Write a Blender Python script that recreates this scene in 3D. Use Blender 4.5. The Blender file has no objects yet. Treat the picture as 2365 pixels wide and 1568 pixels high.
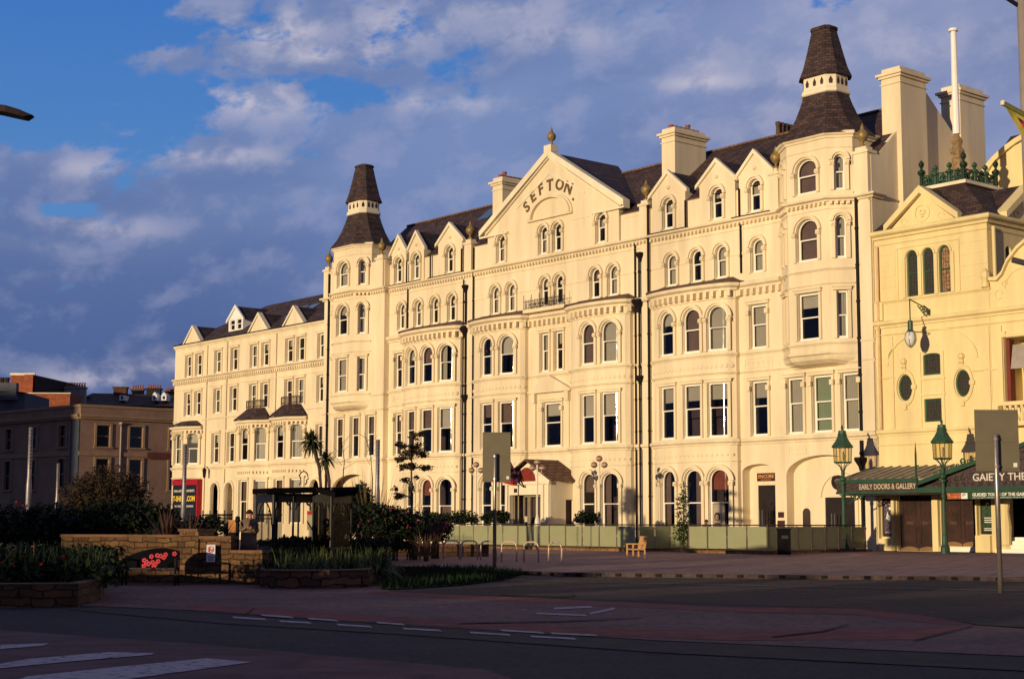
import bpy, bmesh, math, random
from mathutils import Vector, Matrix
from mathutils.geometry import delaunay_2d_cdt
random.seed(7)
R=math.radians
C=bpy.context.scene.collection
# ---------------------------------------------------------------- camera model (photo calibrated)
FPX=3612.0; PITCH=math.atan(564.5/4780.0); ROLL=R(0.17); EYE=1.6
def ray(x,y):
    a=(x-1182.5)/FPX; b=-(y-784)/FPX
    a,b=a*math.cos(ROLL)-b*math.sin(ROLL),a*math.sin(ROLL)+b*math.cos(ROLL)
    return Vector((a,math.cos(PITCH)-b*math.sin(PITCH),math.sin(PITCH)+b*math.cos(PITCH)))
TH=R(39.65); SD=Vector((math.sin(TH),-math.cos(TH),0)); ND=Vector((-math.cos(TH),-math.sin(TH),0)); DP=64.7
SUNEL=R(4.6); SUNAZ=R(12)
SUNH=(ND*math.cos(SUNAZ)+SD*math.sin(SUNAZ)); SUNDIR=(SUNH*math.cos(SUNEL)+Vector((0,0,math.sin(SUNEL)))).normalized()
def W(s,o,z):            # building front frame: s along the front, o out of it, z up
    return -ND*(DP-o)+SD*(s-100)+Vector((0,0,z))
def inv(x,y,o=0):
    r=ray(x,y); t=(DP-o)/(-(ND.dot(r))); p=r*t; return SD.dot(p)+100, p.z+EYE
def G(x,y,z=0.0):        # point where the sight line meets the level z
    r=ray(x,y); t=(z-EYE)/r.z; p=r*t; return Vector((p.x,p.y,z))
def A(x,y,Y):            # point at depth Y
    r=ray(x,y); p=r*(Y/r.y); return Vector((p.x,p.y,p.z+EYE))
# ---------------------------------------------------------------- materials
def lin(c): return tuple(((v/255)/12.92 if v/255<=0.04045 else ((v/255+0.055)/1.055)**2.4) for v in c)+(1,)
MATS={}
def mat(name,col,rough=.8,metal=0,spec=.3,var=.12,scale=1.5,bump=0,bscale=30,col2=None,streak=False,emit=0,big=0,e0=.3,e1=.62):
    if name in MATS: return MATS[name]
    m=bpy.data.materials.new(name); m.use_nodes=True; nt=m.node_tree; n=nt.nodes; l=nt.links
    b=n['Principled BSDF']; b.inputs['Roughness'].default_value=rough; b.inputs['Metallic'].default_value=metal
    b.inputs['Specular IOR Level'].default_value=spec
    c=tuple(col)+(1,) if len(col)==3 else col
    geo=n.new('ShaderNodeNewGeometry'); mp=n.new('ShaderNodeMapping'); l.new(geo.outputs['Position'],mp.inputs['Vector'])
    mp.inputs['Scale'].default_value=(1,1,.25) if streak else (1,1,1)
    no=n.new('ShaderNodeTexNoise'); no.inputs['Scale'].default_value=scale; no.inputs['Detail'].default_value=6; no.inputs['Roughness'].default_value=.65
    l.new(mp.outputs[0],no.inputs['Vector'])
    rp=n.new('ShaderNodeValToRGB'); l.new(no.outputs['Fac'],rp.inputs['Fac'])
    c2=tuple(col2)+(1,) if col2 else tuple(v*(1-var*2) for v in c[:3])+(1,)
    rp.color_ramp.elements[0].position=e0; rp.color_ramp.elements[0].color=c2
    rp.color_ramp.elements[1].position=e1; rp.color_ramp.elements[1].color=tuple(min(1,v*(1+var*.4)) for v in c[:3])+(1,)
    src=rp.outputs[0]
    if big:   # broad patches and streaks of wear
        for sc_,mz in ((.22,.35 if streak else 1),(1.3,.10 if streak else 1)):
            m3=n.new('ShaderNodeMapping'); m3.inputs['Scale'].default_value=(1,1,mz); l.new(geo.outputs['Position'],m3.inputs['Vector'])
            n3=n.new('ShaderNodeTexNoise'); n3.inputs['Scale'].default_value=sc_; n3.inputs['Detail'].default_value=5; n3.inputs['Roughness'].default_value=.6; l.new(m3.outputs[0],n3.inputs['Vector'])
            mr=n.new('ShaderNodeMapRange'); mr.inputs[1].default_value=.35; mr.inputs[2].default_value=.65; mr.inputs[3].default_value=1-big; mr.inputs[4].default_value=1+big*.35; l.new(n3.outputs['Fac'],mr.inputs[0])
            vm=n.new('ShaderNodeVectorMath'); vm.operation='SCALE'; l.new(src,vm.inputs[0]); l.new(mr.outputs[0],vm.inputs['Scale']); src=vm.outputs[0]
    l.new(src,b.inputs['Base Color'])
    if bump:
        n2=n.new('ShaderNodeTexNoise'); n2.inputs['Scale'].default_value=bscale; n2.inputs['Detail'].default_value=4
        l.new(geo.outputs['Position'],n2.inputs['Vector'])
        bp=n.new('ShaderNodeBump'); bp.inputs['Strength'].default_value=bump; bp.inputs['Distance'].default_value=.03
        l.new(n2.outputs['Fac'],bp.inputs['Height']); l.new(bp.outputs[0],b.inputs['Normal'])
    if emit:
        b.inputs['Emission Color'].default_value=c; b.inputs['Emission Strength'].default_value=emit
    MATS[name]=m; return m
def brickmat(name,c1,c2,mortar,bw,bh,ms=.01,rough=.8,bump=.4,spec=.3,noise=.5,off=.5):
    m=bpy.data.materials.new(name); m.use_nodes=True; nt=m.node_tree; n=nt.nodes; l=nt.links
    b=n['Principled BSDF']; b.inputs['Roughness'].default_value=rough; b.inputs['Specular IOR Level'].default_value=spec
    geo=n.new('ShaderNodeNewGeometry')
    d=n.new('ShaderNodeVectorMath'); d.operation='DOT_PRODUCT'; d.inputs[1].default_value=(.62+.25,-.62+.25,0.0)
    l.new(geo.outputs['Position'],d.inputs[0])
    sp=n.new('ShaderNodeSeparateXYZ'); l.new(geo.outputs['Position'],sp.inputs[0])
    cb=n.new('ShaderNodeCombineXYZ'); l.new(d.outputs['Value'],cb.inputs[0]); l.new(sp.outputs['Z'],cb.inputs[1])
    no=n.new('ShaderNodeTexNoise'); no.inputs['Scale'].default_value=2.5; no.inputs['Detail'].default_value=3; l.new(geo.outputs['Position'],no.inputs['Vector'])
    ad=n.new('ShaderNodeVectorMath'); ad.operation='MULTIPLY_ADD'; ad.inputs[1].default_value=(noise*.12,)*3
    l.new(no.outputs['Color'],ad.inputs[0]); l.new(cb.outputs[0],ad.inputs[2])
    br=n.new('ShaderNodeTexBrick'); br.inputs['Scale'].default_value=1; br.inputs['Brick Width'].default_value=bw; br.inputs['Row Height'].default_value=bh
    br.inputs['Mortar Size'].default_value=ms; br.inputs['Mortar Smooth'].default_value=.3; br.offset=off
    br.inputs['Color1'].default_value=tuple(c1)+(1,); br.inputs['Color2'].default_value=tuple(c2)+(1,); br.inputs['Mortar'].default_value=tuple(mortar)+(1,)
    l.new(ad.outputs[0],br.inputs['Vector'])
    n2=n.new('ShaderNodeTexNoise'); n2.inputs['Scale'].default_value=1.1; n2.inputs['Detail'].default_value=8; n2.inputs['Roughness'].default_value=.75; l.new(geo.outputs['Position'],n2.inputs['Vector'])
    rp=n.new('ShaderNodeValToRGB'); rp.color_ramp.elements[0].position=.3; rp.color_ramp.elements[0].color=(.5,.5,.5,1); rp.color_ramp.elements[1].position=.7; rp.color_ramp.elements[1].color=(1.25,1.25,1.25,1)
    l.new(n2.outputs['Fac'],rp.inputs[0])
    mx=n.new('ShaderNodeMix'); mx.data_type='RGBA'; mx.blend_type='MULTIPLY'; mx.inputs[0].default_value=1
    l.new(br.outputs['Color'],mx.inputs[6]); l.new(rp.outputs[0],mx.inputs[7]); l.new(mx.outputs[2],b.inputs['Base Color'])
    bp=n.new('ShaderNodeBump'); bp.inputs['Strength'].default_value=bump; bp.inputs['Distance'].default_value=.03; bp.invert=True
    l.new(br.outputs['Fac'],bp.inputs['Height']); l.new(bp.outputs[0],b.inputs['Normal'])
    MATS[name]=m; return m
def glassmat(name,tint=(.9,.9,.9),fac=.12,rough=.06,graze=.9):
    m=bpy.data.materials.new(name); m.use_nodes=True; nt=m.node_tree; n=nt.nodes; l=nt.links; n.clear()
    o=n.new('ShaderNodeOutputMaterial'); t=n.new('ShaderNodeBsdfTransparent'); t.inputs[0].default_value=tuple(tint)+(1,)
    g=n.new('ShaderNodeBsdfGlossy'); g.inputs['Roughness'].default_value=rough
    geo=n.new('ShaderNodeNewGeometry'); no=n.new('ShaderNodeTexNoise'); no.inputs['Scale'].default_value=.9; l.new(geo.outputs['Position'],no.inputs['Vector'])
    bp=n.new('ShaderNodeBump'); bp.inputs['Strength'].default_value=.12; bp.inputs['Distance'].default_value=.08; l.new(no.outputs['Fac'],bp.inputs['Height']); l.new(bp.outputs[0],g.inputs['Normal'])
    dt=n.new('ShaderNodeVectorMath'); dt.operation='DOT_PRODUCT'; l.new(geo.outputs['Incoming'],dt.inputs[0]); l.new(geo.outputs['True Normal'],dt.inputs[1])
    def mm(op,a,b):
        k=n.new('ShaderNodeMath'); k.operation=op
        for i,v in enumerate((a,b)):
            if isinstance(v,(int,float)): k.inputs[i].default_value=v
            elif v is not None: l.new(v,k.inputs[i])
        return k.outputs[0]
    ad_=mm('ADD',mm('MULTIPLY',mm('POWER',mm('SUBTRACT',1.0,mm('ABSOLUTE',dt.outputs['Value'],None)),5.0),graze),.075+fac)
    mx=n.new('ShaderNodeMixShader'); l.new(ad_,mx.inputs[0]); l.new(t.outputs[0],mx.inputs[1]); l.new(g.outputs[0],mx.inputs[2]); l.new(mx.outputs[0],o.inputs[0])
    MATS[name]=m; return m
def clothmat(name,col,stripe=26,amt=.35):   # gathered net curtain: folds as fine vertical shading relief
    m=mat(name,col,.9,var=.04); n=m.node_tree.nodes; l=m.node_tree.links; b=n['Principled BSDF']
    geo=n.new('ShaderNodeNewGeometry'); d=n.new('ShaderNodeVectorMath'); d.operation='DOT_PRODUCT'; d.inputs[1].default_value=tuple(SD)
    l.new(geo.outputs['Position'],d.inputs[0]); s=n.new('ShaderNodeMath'); s.operation='MULTIPLY'; s.inputs[1].default_value=stripe*1.7; l.new(d.outputs['Value'],s.inputs[0])
    si=n.new('ShaderNodeMath'); si.operation='SINE'; l.new(s.outputs[0],si.inputs[0])
    bp=n.new('ShaderNodeBump'); bp.inputs['Strength'].default_value=amt; bp.inputs['Distance'].default_value=.04; l.new(si.outputs[0],bp.inputs['Height']); l.new(bp.outputs[0],b.inputs['Normal'])
    return m
cream=mat('cream_stucco',(.765,.63,.435),.72,big=.11,var=.05,scale=.8,bump=.12,bscale=6,streak=True)
cream2=mat('pale_cream_stucco',(.78,.675,.50),.72,big=.08,var=.06,scale=.8,bump=.12,bscale=6,streak=True)
yellow=mat('yellow_stucco',(.75,.60,.31),.75,big=.09,var=.06,scale=.9,bump=.12,bscale=6,streak=True)
stain=mat('stained_cream',(.72,.62,.42),.8,var=.12,scale=1.4,streak=True)
white=mat('white_frame_paint',(.82,.76,.66),.5,var=.03)
slate=brickmat('slate_tiles',(.090,.050,.044),(.036,.022,.023),(.012,.008,.009),.32,.16,.012,.75,.7,.3)
slate_lead=mat('lead_flashing',(.10,.052,.042),.7,var=.2)
tiles=brickmat('brown_roof_tiles',(.19,.10,.06),(.14,.075,.05),(.05,.03,.02),.3,.2,.02,.8,.7)
iron=mat('black_iron',(.010,.007,.010),.65,spec=.12,var=.2)
greeniron=mat('green_painted_iron',(.022,.062,.035),.5,spec=.35,var=.15)
gold=mat('gilded_stone',(.30,.20,.075),.5,metal=.3,var=.3,scale=6)
glass=glassmat('window_glass',(.85,.83,.84),.0,.05)
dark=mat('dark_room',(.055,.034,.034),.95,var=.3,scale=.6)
darkp=mat('dark_door_paint',(.018,.010,.010),.6,var=.3)
plum=mat('plum_brown_blind',(.15,.10,.075),.9)  # plum-brown blind cloth, its own even colour
net=clothmat('net_curtain',(.38,.36,.28))
netg=clothmat('green_net_curtain',(.24,.30,.18))
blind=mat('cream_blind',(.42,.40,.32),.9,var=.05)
redcur=mat('red_curtain',(.23,.06,.035),.9,var=.15)
terracotta=mat('terracotta',(.28,.09,.05),.8,var=.2,scale=5)
leadgrey=mat('grey_lead',(.18,.16,.15),.7,var=.15)
MATDEF=True
# ---------------------------------------------------------------- objects
def tag(o,label=None,cat=None,group=None,kind=None):
    if label: o['label']=label
    if cat: o['category']=cat
    if group: o['group']=group
    if kind: o['kind']=kind
    return o
def thing(name,loc,label,cat,group=None):
    o=bpy.data.objects.new(name,None); C.objects.link(o); o.location=loc; o.empty_display_size=.2
    return tag(o,label,cat,group)
def wloc(p):
    v=Vector((0,0,0))
    while p: v+=p.location; p=p.parent
    return v
class MB:
    def __init__(s): s.v=[]; s.f=[]; s.m=[]; s.mats=[]; s.cm=0; s.cuts=[]
    def cut(s): s.cuts.append((len(s.v),len(s.f))); return s
    def use(s,m):
        if m not in s.mats: s.mats.append(m)
        s.cm=s.mats.index(m); return s
    def face(s,pts):
        k=len(s.v); s.v+= [tuple(p) for p in pts]; s.f.append(tuple(range(k,k+len(pts)))); s.m.append(s.cm)
    def mesh(s,vs,fs):
        k=len(s.v); s.v+=[tuple(p) for p in vs]; s.f+=[tuple(i+k for i in f) for f in fs]; s.m+=[s.cm]*len(fs)
    def hexa(s,p):   # 8 pts: bottom 0-3 ccw, top 4-7
        s.mesh(p,[(3,2,1,0),(4,5,6,7),(0,1,5,4),(1,2,6,5),(2,3,7,6),(3,0,4,7)])
    def box(s,P,u0,u1,o0,o1,z0,z1):
        s.hexa([P(u0,o0,z0),P(u1,o0,z0),P(u1,o1,z0),P(u0,o1,z0),P(u0,o0,z1),P(u1,o0,z1),P(u1,o1,z1),P(u0,o1,z1)])
    def wbox(s,c,dx,dy,z0,z1,rot=0):   # world box centred at c
        ca,sa=math.cos(rot),math.sin(rot)
        q=[(-dx/2,-dy/2),(dx/2,-dy/2),(dx/2,dy/2),(-dx/2,dy/2)]
        q=[(c[0]+a*ca-b*sa,c[1]+a*sa+b*ca) for a,b in q]
        s.hexa([(a,b,z0) for a,b in q]+[(a,b,z1) for a,b in q])
    def rings(s,rs,cap=True):
        k=len(rs[0]); vs=[p for r in rs for p in r]; fs=[]
        for i in range(len(rs)-1):
            for j in range(k): fs.append((i*k+j,i*k+(j+1)%k,(i+1)*k+(j+1)%k,(i+1)*k+j))
        if cap: fs.append(tuple(range(k-1,-1,-1))); fs.append(tuple((len(rs)-1)*k+j for j in range(k)))
        s.mesh(vs,fs)
    def tube(s,pts,r,n=6,r2=None):
        pts=[Vector(p) for p in pts]; rs=[]
        for i,p in enumerate(pts):
            t=(pts[min(i+1,len(pts)-1)]-pts[max(i-1,0)]).normalized()
            a=t.cross(Vector((0,0,1))); 
            if a.length<.05: a=Vector((1,0,0))
            a.normalize(); b=t.cross(a)
            rr=r if r2 is None else r+(r2-r)*i/(len(pts)-1)
            rs.append([p+a*rr*math.cos(2*math.pi*j/n)+b*rr*math.sin(2*math.pi*j/n) for j in range(n)])
        s.rings(rs)
    def lathe(s,c,prof,n=10):
        s.rings([[ (c[0]+r*math.cos(2*math.pi*j/n),c[1]+r*math.sin(2*math.pi*j/n),c[2]+z) for j in range(n)] for r,z in prof])
    def ring(s,P,uc,zs,r0,r1,o0,o1,a0=0,a1=math.pi,n=12,ez=1):
        for i in range(n):
            a=a0+(a1-a0)*i/n; b=a0+(a1-a0)*(i+1)/n
            q=[(r0,a),(r1,a),(r1,b),(r0,b)]
            s.hexa([P(uc+r*math.cos(t),o0,zs+ez*r*math.sin(t)) for r,t in q]+[P(uc+r*math.cos(t),o1,zs+ez*r*math.sin(t)) for r,t in q])
    def prism(s,P,poly,o0,o1):
        n=len(poly); s.mesh([P(u,o0,z) for u,z in poly]+[P(u,o1,z) for u,z in poly],[tuple(range(n-1,-1,-1)),tuple(range(n,2*n))]+[(i,(i+1)%n,n+(i+1)%n,n+i) for i in range(n)])
    def build(s,name,m=None,parent=None,smooth=False):
        if s.cuts:
            cs=sorted(set([(0,0)]+s.cuts+[(len(s.v),len(s.f))])); o=None
            for (v0,f0),(v1,f1) in zip(cs,cs[1:]):
                if f1==f0: continue
                k=MB(); k.v=s.v[v0:v1]; k.f=[tuple(i-v0 for i in f) for f in s.f[f0:f1]]; k.m=s.m[f0:f1]; k.mats=s.mats; o=k.build(name,m,parent,smooth)
            return o
        off=wloc(parent) if parent else Vector((0,0,0))
        me=bpy.data.meshes.new(name); me.from_pydata([(x-off.x,y-off.y,z-off.z) for x,y,z in s.v],[],s.f)
        if m and not s.mats: s.mats=[m]
        for q in s.mats: me.materials.append(q)
        if len(s.mats)>1: me.polygons.foreach_set('material_index',s.m)
        bm=bmesh.new(); bm.from_mesh(me); bmesh.ops.recalc_face_normals(bm,faces=bm.faces); bm.to_mesh(me); bm.free()
        if smooth: me.polygons.foreach_set('use_smooth',[True]*len(me.polygons))
        me.update(); o=bpy.data.objects.new(name,me); C.objects.link(o); o.parent=parent; return o
def single(mb,name,m,label,cat,group=None,kind=None,smooth=False):
    return tag(mb.build(name,m,None,smooth),label,cat,group,kind)
def inpoly(x,y,p):
    c=False; n=len(p); j=n-1
    for i in range(n):
        if (p[i][1]>y)!=(p[j][1]>y) and x<(p[j][0]-p[i][0])*(y-p[i][1])/(p[j][1]-p[i][1])+p[i][0]: c=not c
        j=i
    return c
def wall(mb,P,outer,holes,depth=.25,grid=0):
    vs=[];es=[]
    def loop(pts):
        k=len(vs); vs.extend(pts); es.extend((k+i,k+(i+1)%len(pts)) for i in range(len(pts)))
    def sub(pts):
        if not grid: return pts
        r=[]
        for i,(a,b) in enumerate(pts):
            c,d=pts[(i+1)%len(pts)]; n=max(1,int(abs(c-a)/grid)); r+=[(a+(c-a)*t/n,b+(d-b)*t/n) for t in range(n)]
        return r
    loop(sub(outer))
    for h in holes: loop(h)
    if grid:
        us=[p[0] for p in outer]; zs=[p[1] for p in outer]; u=min(us)+grid
        while u<max(us)-grid*.4:
            z=min(zs)+.6
            while z<max(zs)-.3:
                if not any(inpoly(u,z,h) or min((u-a)**2+(z-b)**2 for a,b in h)<.02 for h in holes): vs.append((u,z))
                z+=.6
            u+=grid
    r=delaunay_2d_cdt([Vector(v) for v in vs],es,[],0,1e-5); V=r[0]; F=[]
    for f in r[2]:
        cx=sum(V[i].x for i in f)/len(f); cy=sum(V[i].y for i in f)/len(f)
        if inpoly(cx,cy,outer) and not any(inpoly(cx,cy,h) for h in holes): F.append(f)
    mb.mesh([P(v.x,0,v.y) for v in V],F)
    if depth:
        for h in holes:
            n=len(h)
            for i in range(n):
                a,b=h[i],h[(i+1)%n]; mb.face([P(a[0],0,a[1]),P(b[0],0,b[1]),P(b[0],-depth,b[1]),P(a[0],-depth,a[1])])
def hole(uc,w,z0,z1,arch=0,n=12):
    a=uc-w/2; b=uc+w/2
    if not arch: return [(a,z0),(b,z0),(b,z1),(a,z1)]
    h=w/2*arch; zs=z1-h
    return [(a,z0),(b,z0)]+[(uc+w/2*math.cos(math.pi*i/n),zs+h*math.sin(math.pi*i/n)) for i in range(n+1)]
# textured lettering as solid geometry
def textgeo(body,size,ext=.01,spacing=1.0,bold=0):
    cu=bpy.data.curves.new('t','FONT'); cu.body=body; cu.size=size; cu.extrude=ext; cu.align_x='CENTER'; cu.align_y='CENTER'; cu.space_character=spacing; cu.resolution_u=3; cu.offset=bold
    o=bpy.data.objects.new('t',cu); C.objects.link(o); dg=bpy.context.evaluated_depsgraph_get(); dg.update()
    me=o.evaluated_get(dg).to_mesh(); vs=[v.co.copy() for v in me.vertices]; fs=[tuple(p.vertices) for p in me.polygons]
    o.evaluated_get(dg).to_mesh_clear(); bpy.data.objects.remove(o); bpy.data.curves.remove(cu); return vs,fs
def lettering(mb,P,uc,o,zc,body,size,ext=.01,rot=0,sx=1,bold=0,width=None):
    vs,fs=textgeo(body,size,ext,bold=bold)
    if width:
        w=max(v.x for v in vs)-min(v.x for v in vs); sx=width/w
    ca,sa=math.cos(rot),math.sin(rot)
    mb.mesh([P(uc+(v.x*sx)*ca-v.y*sa,o+v.z,zc+v.x*sx*sa+v.y*ca) for v in vs],fs)
# ---------------------------------------------------------------- surfaces the fronts are built on
def flat(o0=0):
    return lambda u,o,z: W(u,o0+o,z)
class Bow:
    def __init__(s,c,hw,ret,d,o0=0,n=240):
        s.c,s.hw,s.ret,s.d,s.o0=c,hw,ret,d,o0; s.t=[]; L=0; pp=None
        for i in range(n+1):
            ph=-math.pi/2+math.pi*i/n; p=(hw*math.sin(ph),d*math.cos(ph))
            if pp: L+=math.hypot(p[0]-pp[0],p[1]-pp[1])
            s.t.append((L,ph)); pp=p
        s.L=L
    def phi(s,u):
        u=min(max(u,0),s.L); lo,hi=0,len(s.t)-1
        while hi-lo>1:
            m=(lo+hi)//2
            if s.t[m][0]<=u: lo=m
            else: hi=m
        a,b=s.t[lo],s.t[hi]; k=(u-a[0])/(b[0]-a[0]+1e-9); return a[1]+(b[1]-a[1])*k
    def P(s,u,o,z):
        ph=s.phi(u); nx,ny=s.d*math.sin(ph),s.hw*math.cos(ph); l=math.hypot(nx,ny) or 1
        return W(s.c+s.hw*math.sin(ph)+o*nx/l, s.o0+s.ret+s.d*math.cos(ph)+o*ny/l, z)
    def u(s,x):
        ph=math.asin((x-s.c)/s.hw); return min(s.t,key=lambda q:abs(q[1]-ph))[0]
    def path(s,off=0,n=24):
        r=[(s.c-s.hw-off,s.o0)]
        for i in range(n+1):
            ph=s.phi(s.L*i/n); nx,ny=s.d*math.sin(ph),s.hw*math.cos(ph); l=math.hypot(nx,ny) or 1
            r.append((s.c+s.hw*math.sin(ph)+off*nx/l,s.o0+s.ret+s.d*math.cos(ph)+off*ny/l))
        r.append((s.c+s.hw+off,s.o0)); return r
def facet(p0,p1):        # plane through plan points (s,o)
    L=math.hypot(p1[0]-p0[0],p1[1]-p0[1]); t=((p1[0]-p0[0])/L,(p1[1]-p0[1])/L); nn=(-t[1],t[0])
    return (lambda u,o,z: W(p0[0]+t[0]*u+nn[0]*o,p0[1]+t[1]*u+nn[1]*o,z)),L
def offs(path,d,closed=False):
    n=len(path); r=[]
    for i in range(n):
        a=path[i-1] if (i>0 or closed) else None; b=path[i]; c=path[(i+1)%n] if (i<n-1 or closed) else None
        ns=[]
        for p,q in ((a,b),(b,c)):
            if p and q:
                l=math.hypot(q[0]-p[0],q[1]-p[1]) or 1e-9; ns.append((-(q[1]-p[1])/l,(q[0]-p[0])/l))
        if len(ns)==2:
            m=(ns[0][0]+ns[1][0],ns[0][1]+ns[1][1]); l=math.hypot(*m) or 1; m=(m[0]/l,m[1]/l); k=d/max(.5,m[0]*ns[0][0]+m[1]*ns[0][1])
        else: m=ns[0]; k=d
        r.append((b[0]+m[0]*k,b[1]+m[1]*k))
    return r
def mould(mb,path,prof,closed=False):  # prof: list of (out,z) polygon bottom->top, swept along plan path
    ps=[offs(path,o,closed) for o,z in prof]; n=len(path); m=len(prof)
    vs=[W(ps[j][i][0],ps[j][i][1],prof[j][1]) for i in range(n) for j in range(m)]; fs=[]
    for i in range(n if closed else n-1):
        for j in range(m): fs.append((i*m+j,((i+1)%n)*m+j,((i+1)%n)*m+(j+1)%m,i*m+(j+1)%m))
    if not closed: fs+= [tuple(range(m)),tuple((n-1)*m+j for j in range(m-1,-1,-1))]
    mb.mesh(vs,fs)
def along(path,step,start=.1):
    r=[]; acc=start
    for a,b in zip(path,path[1:]):
        L=math.hypot(b[0]-a[0],b[1]-a[1])
        while acc<L: 
            t=acc/L; r.append((a[0]+(b[0]-a[0])*t,a[1]+(b[1]-a[1])*t,math.atan2(b[1]-a[1],b[0]-a[0]))); acc+=step
        acc-=L
    return r
def dentils(mb,path,step,w,o0,o1,z0,z1):
    for x,y,a in along(path,step,step*.5):
        t=(math.cos(a),math.sin(a)); n=(-t[1],t[0])
        q=[(x+t[0]*k*w/2+n[0]*o,y+t[1]*k*w/2+n[1]*o) for k,o in ((-1,o0),(1,o0),(1,o1),(-1,o1))]
        mb.hexa([W(c,d,z0) for c,d in q]+[W(c,d,z1) for c,d in q])
PROF=lambda z,h,p:[(0,z),(p*.35,z),(p*.45,z+h*.3),(p*.85,z+h*.45),(p,z+h*.6),(p,z+h*.85),(p*.8,z+h),(0,z+h)]
# ---------------------------------------------------------------- sash window as part > sub-parts
def window(par,P,uc,w,z0,z1,arch=0,sur=1,cur=None,cm=None,depth=.22,fr=None,sm=None,meet=.5,lower=0,glz=None,name='window',bars=False,paneoff=0,bulge=0):
    fr=fr or white; sm=sm or cream; glz=glz or glass
    a,b=uc-w/2+.012,uc+w/2-.012; zt=z1-.012; h=(w/2)*arch; zs=z1-h; t=.062; o0,o1=-depth-.01,-depth+.06
    m=MB().use(fr)
    m.box(P,a,b,o0-.02,o1+.05,z0+.003,z0+.115)           # sill rail
    m.box(P,a,a+t,o0,o1,z0+.116,zs); m.box(P,b-t,b,o0,o1,z0+.116,zs)
    if arch: m.ring(P,uc,zs+.002,w/2-.012-t,w/2-.013,o0,o1,n=10,ez=arch)
    else: m.box(P,a+t+.001,b-t-.001,o0,o1,zt-.09,zt)
    zm=z0+(z1-z0)*meet+.03
    m.box(P,a+t+.001,b-t-.001,o0+.01,o1+.02,zm-.03,zm+.035)
    m.box(P,a+t+.001,a+t+.045,o0+.012,o1-.02,z0+.117,zm-.031); m.box(P,b-t-.045,b-t-.001,o0+.012,o1-.02,z0+.117,zm-.031)
    if lower: m.box(P,a+t+.001,b-t-.001,o0+.01,o1+.015,z0+.117+lower,z0+.117+lower+.08)
    if bars:
        m.box(P,uc-.02,uc+.02,o0+.01,o1+.01,z0+.117,zm-.031)
    win=m.build(name,fr,par)
    g=MB(); pl=hole(uc,w-.05,z0+.1,z1-.03,arch); og=-depth+.012+paneoff
    if arch or True:
        # subdivide across so that a bowed opening gets bowed glass
        n=14; 
        us=[uc-(w-.05)/2+(w-.05)*i/n for i in range(n+1)]
        def top(u):
            if not arch: return z1-.05
            x=(u-uc)/((w-.05)/2); return zs-.02+((w-.05)/2)*arch*math.sqrt(max(0,1-x*x))
        if arch:
            n=12; us=[uc-(w-.05)/2*math.cos(math.pi*i/n) for i in range(n+1)]
        ob=[og+bulge*(1-((u-uc)/((w-.05)/2))**2) for u in us]
        k=[P(u,o_,z0+.1) for u,o_ in zip(us,ob)]+[P(u,o_,top(u)) for u,o_ in zip(us,ob)]
        g.mesh(k,[(i,i+1,n+2+i,n+1+i) for i in range(n)])
    gl=g.build('pane',glz,win,smooth=True)
    if cur:
        c=MB(); oc=-depth-.16
        x0,x1=uc-w/2-.3,uc+w/2+.05
        if cur=='full': c.box(P,x0,x1,oc-.02,oc,z0,z1+.1)
        elif cur=='top': c.box(P,x0,x1,oc-.02,oc,z1-(z1-z0)*.3,z1+.1)
        elif cur=='half': c.box(P,x0,x1,oc-.02,oc,zm,z1+.1)
        elif cur=='sides': c.box(P,x0,x0+w*.62,oc-.02,oc,z0,z1+.1); 
        elif cur=='right': c.box(P,uc-.05,x1,oc-.02,oc,z0,z1+.1)
        elif cur=='low': c.box(P,x0,x1,oc-.02,oc,z0,zm)
        c.build('curtain' if cm in (net,netg,redcur) else 'blind',cm or net,win)
    if sur:
        s=MB().use(sm); e=.035
        if arch:
            s.ring(P,uc,zs,w/2+.012,w/2+.10,-.012,.07,n=14,ez=arch); s.ring(P,uc,zs,w/2+.105,w/2+.26,-.012,.16,n=14,ez=arch)
            if sur==2: s.ring(P,uc,zs,w/2+.40,w/2+.46,-.012,.04,n=14,ez=arch)
            zc=zs-.02
            for x in (-1,1):
                u0=uc+x*(w/2+.015); u1=uc+x*(w/2+.20)
                s.box(P,min(u0,u1),max(u0,u1),-.012,.12,z0-.02,zc-.26)
                s.box(P,min(u0,u1)-.03,max(u0,u1)+.03,-.012,.20,zc-.26,zc-.02)      # capital
                for k in range(3):
                    uu=min(u0,u1)+.01+.07*k; s.box(P,uu-.02,uu+.04,.20,.25,zc-.22+.04*(k%2),zc-.10+.03*(k%2))
        else:
            s.box(P,uc-w/2-.16,uc-w/2-.015,-.012,.11,z0,z1-.02); s.box(P,uc+w/2+.015,uc+w/2+.16,-.012,.11,z0,z1-.02)
            s.box(P,uc-w/2-.20,uc+w/2+.20,-.012,.15,z1+.02,z1+.16); s.box(P,uc-w/2-.24,uc+w/2+.24,-.012,.22,z1+.163,z1+.22)
            if sur==2:
                for x in (-1,1): s.box(P,uc+x*(w/2+.09)-.12,uc+x*(w/2+.09)+.12,.11,.22,z1-.55,z1-.28)
        s.build('surround',sm,win)
    return win
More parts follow.
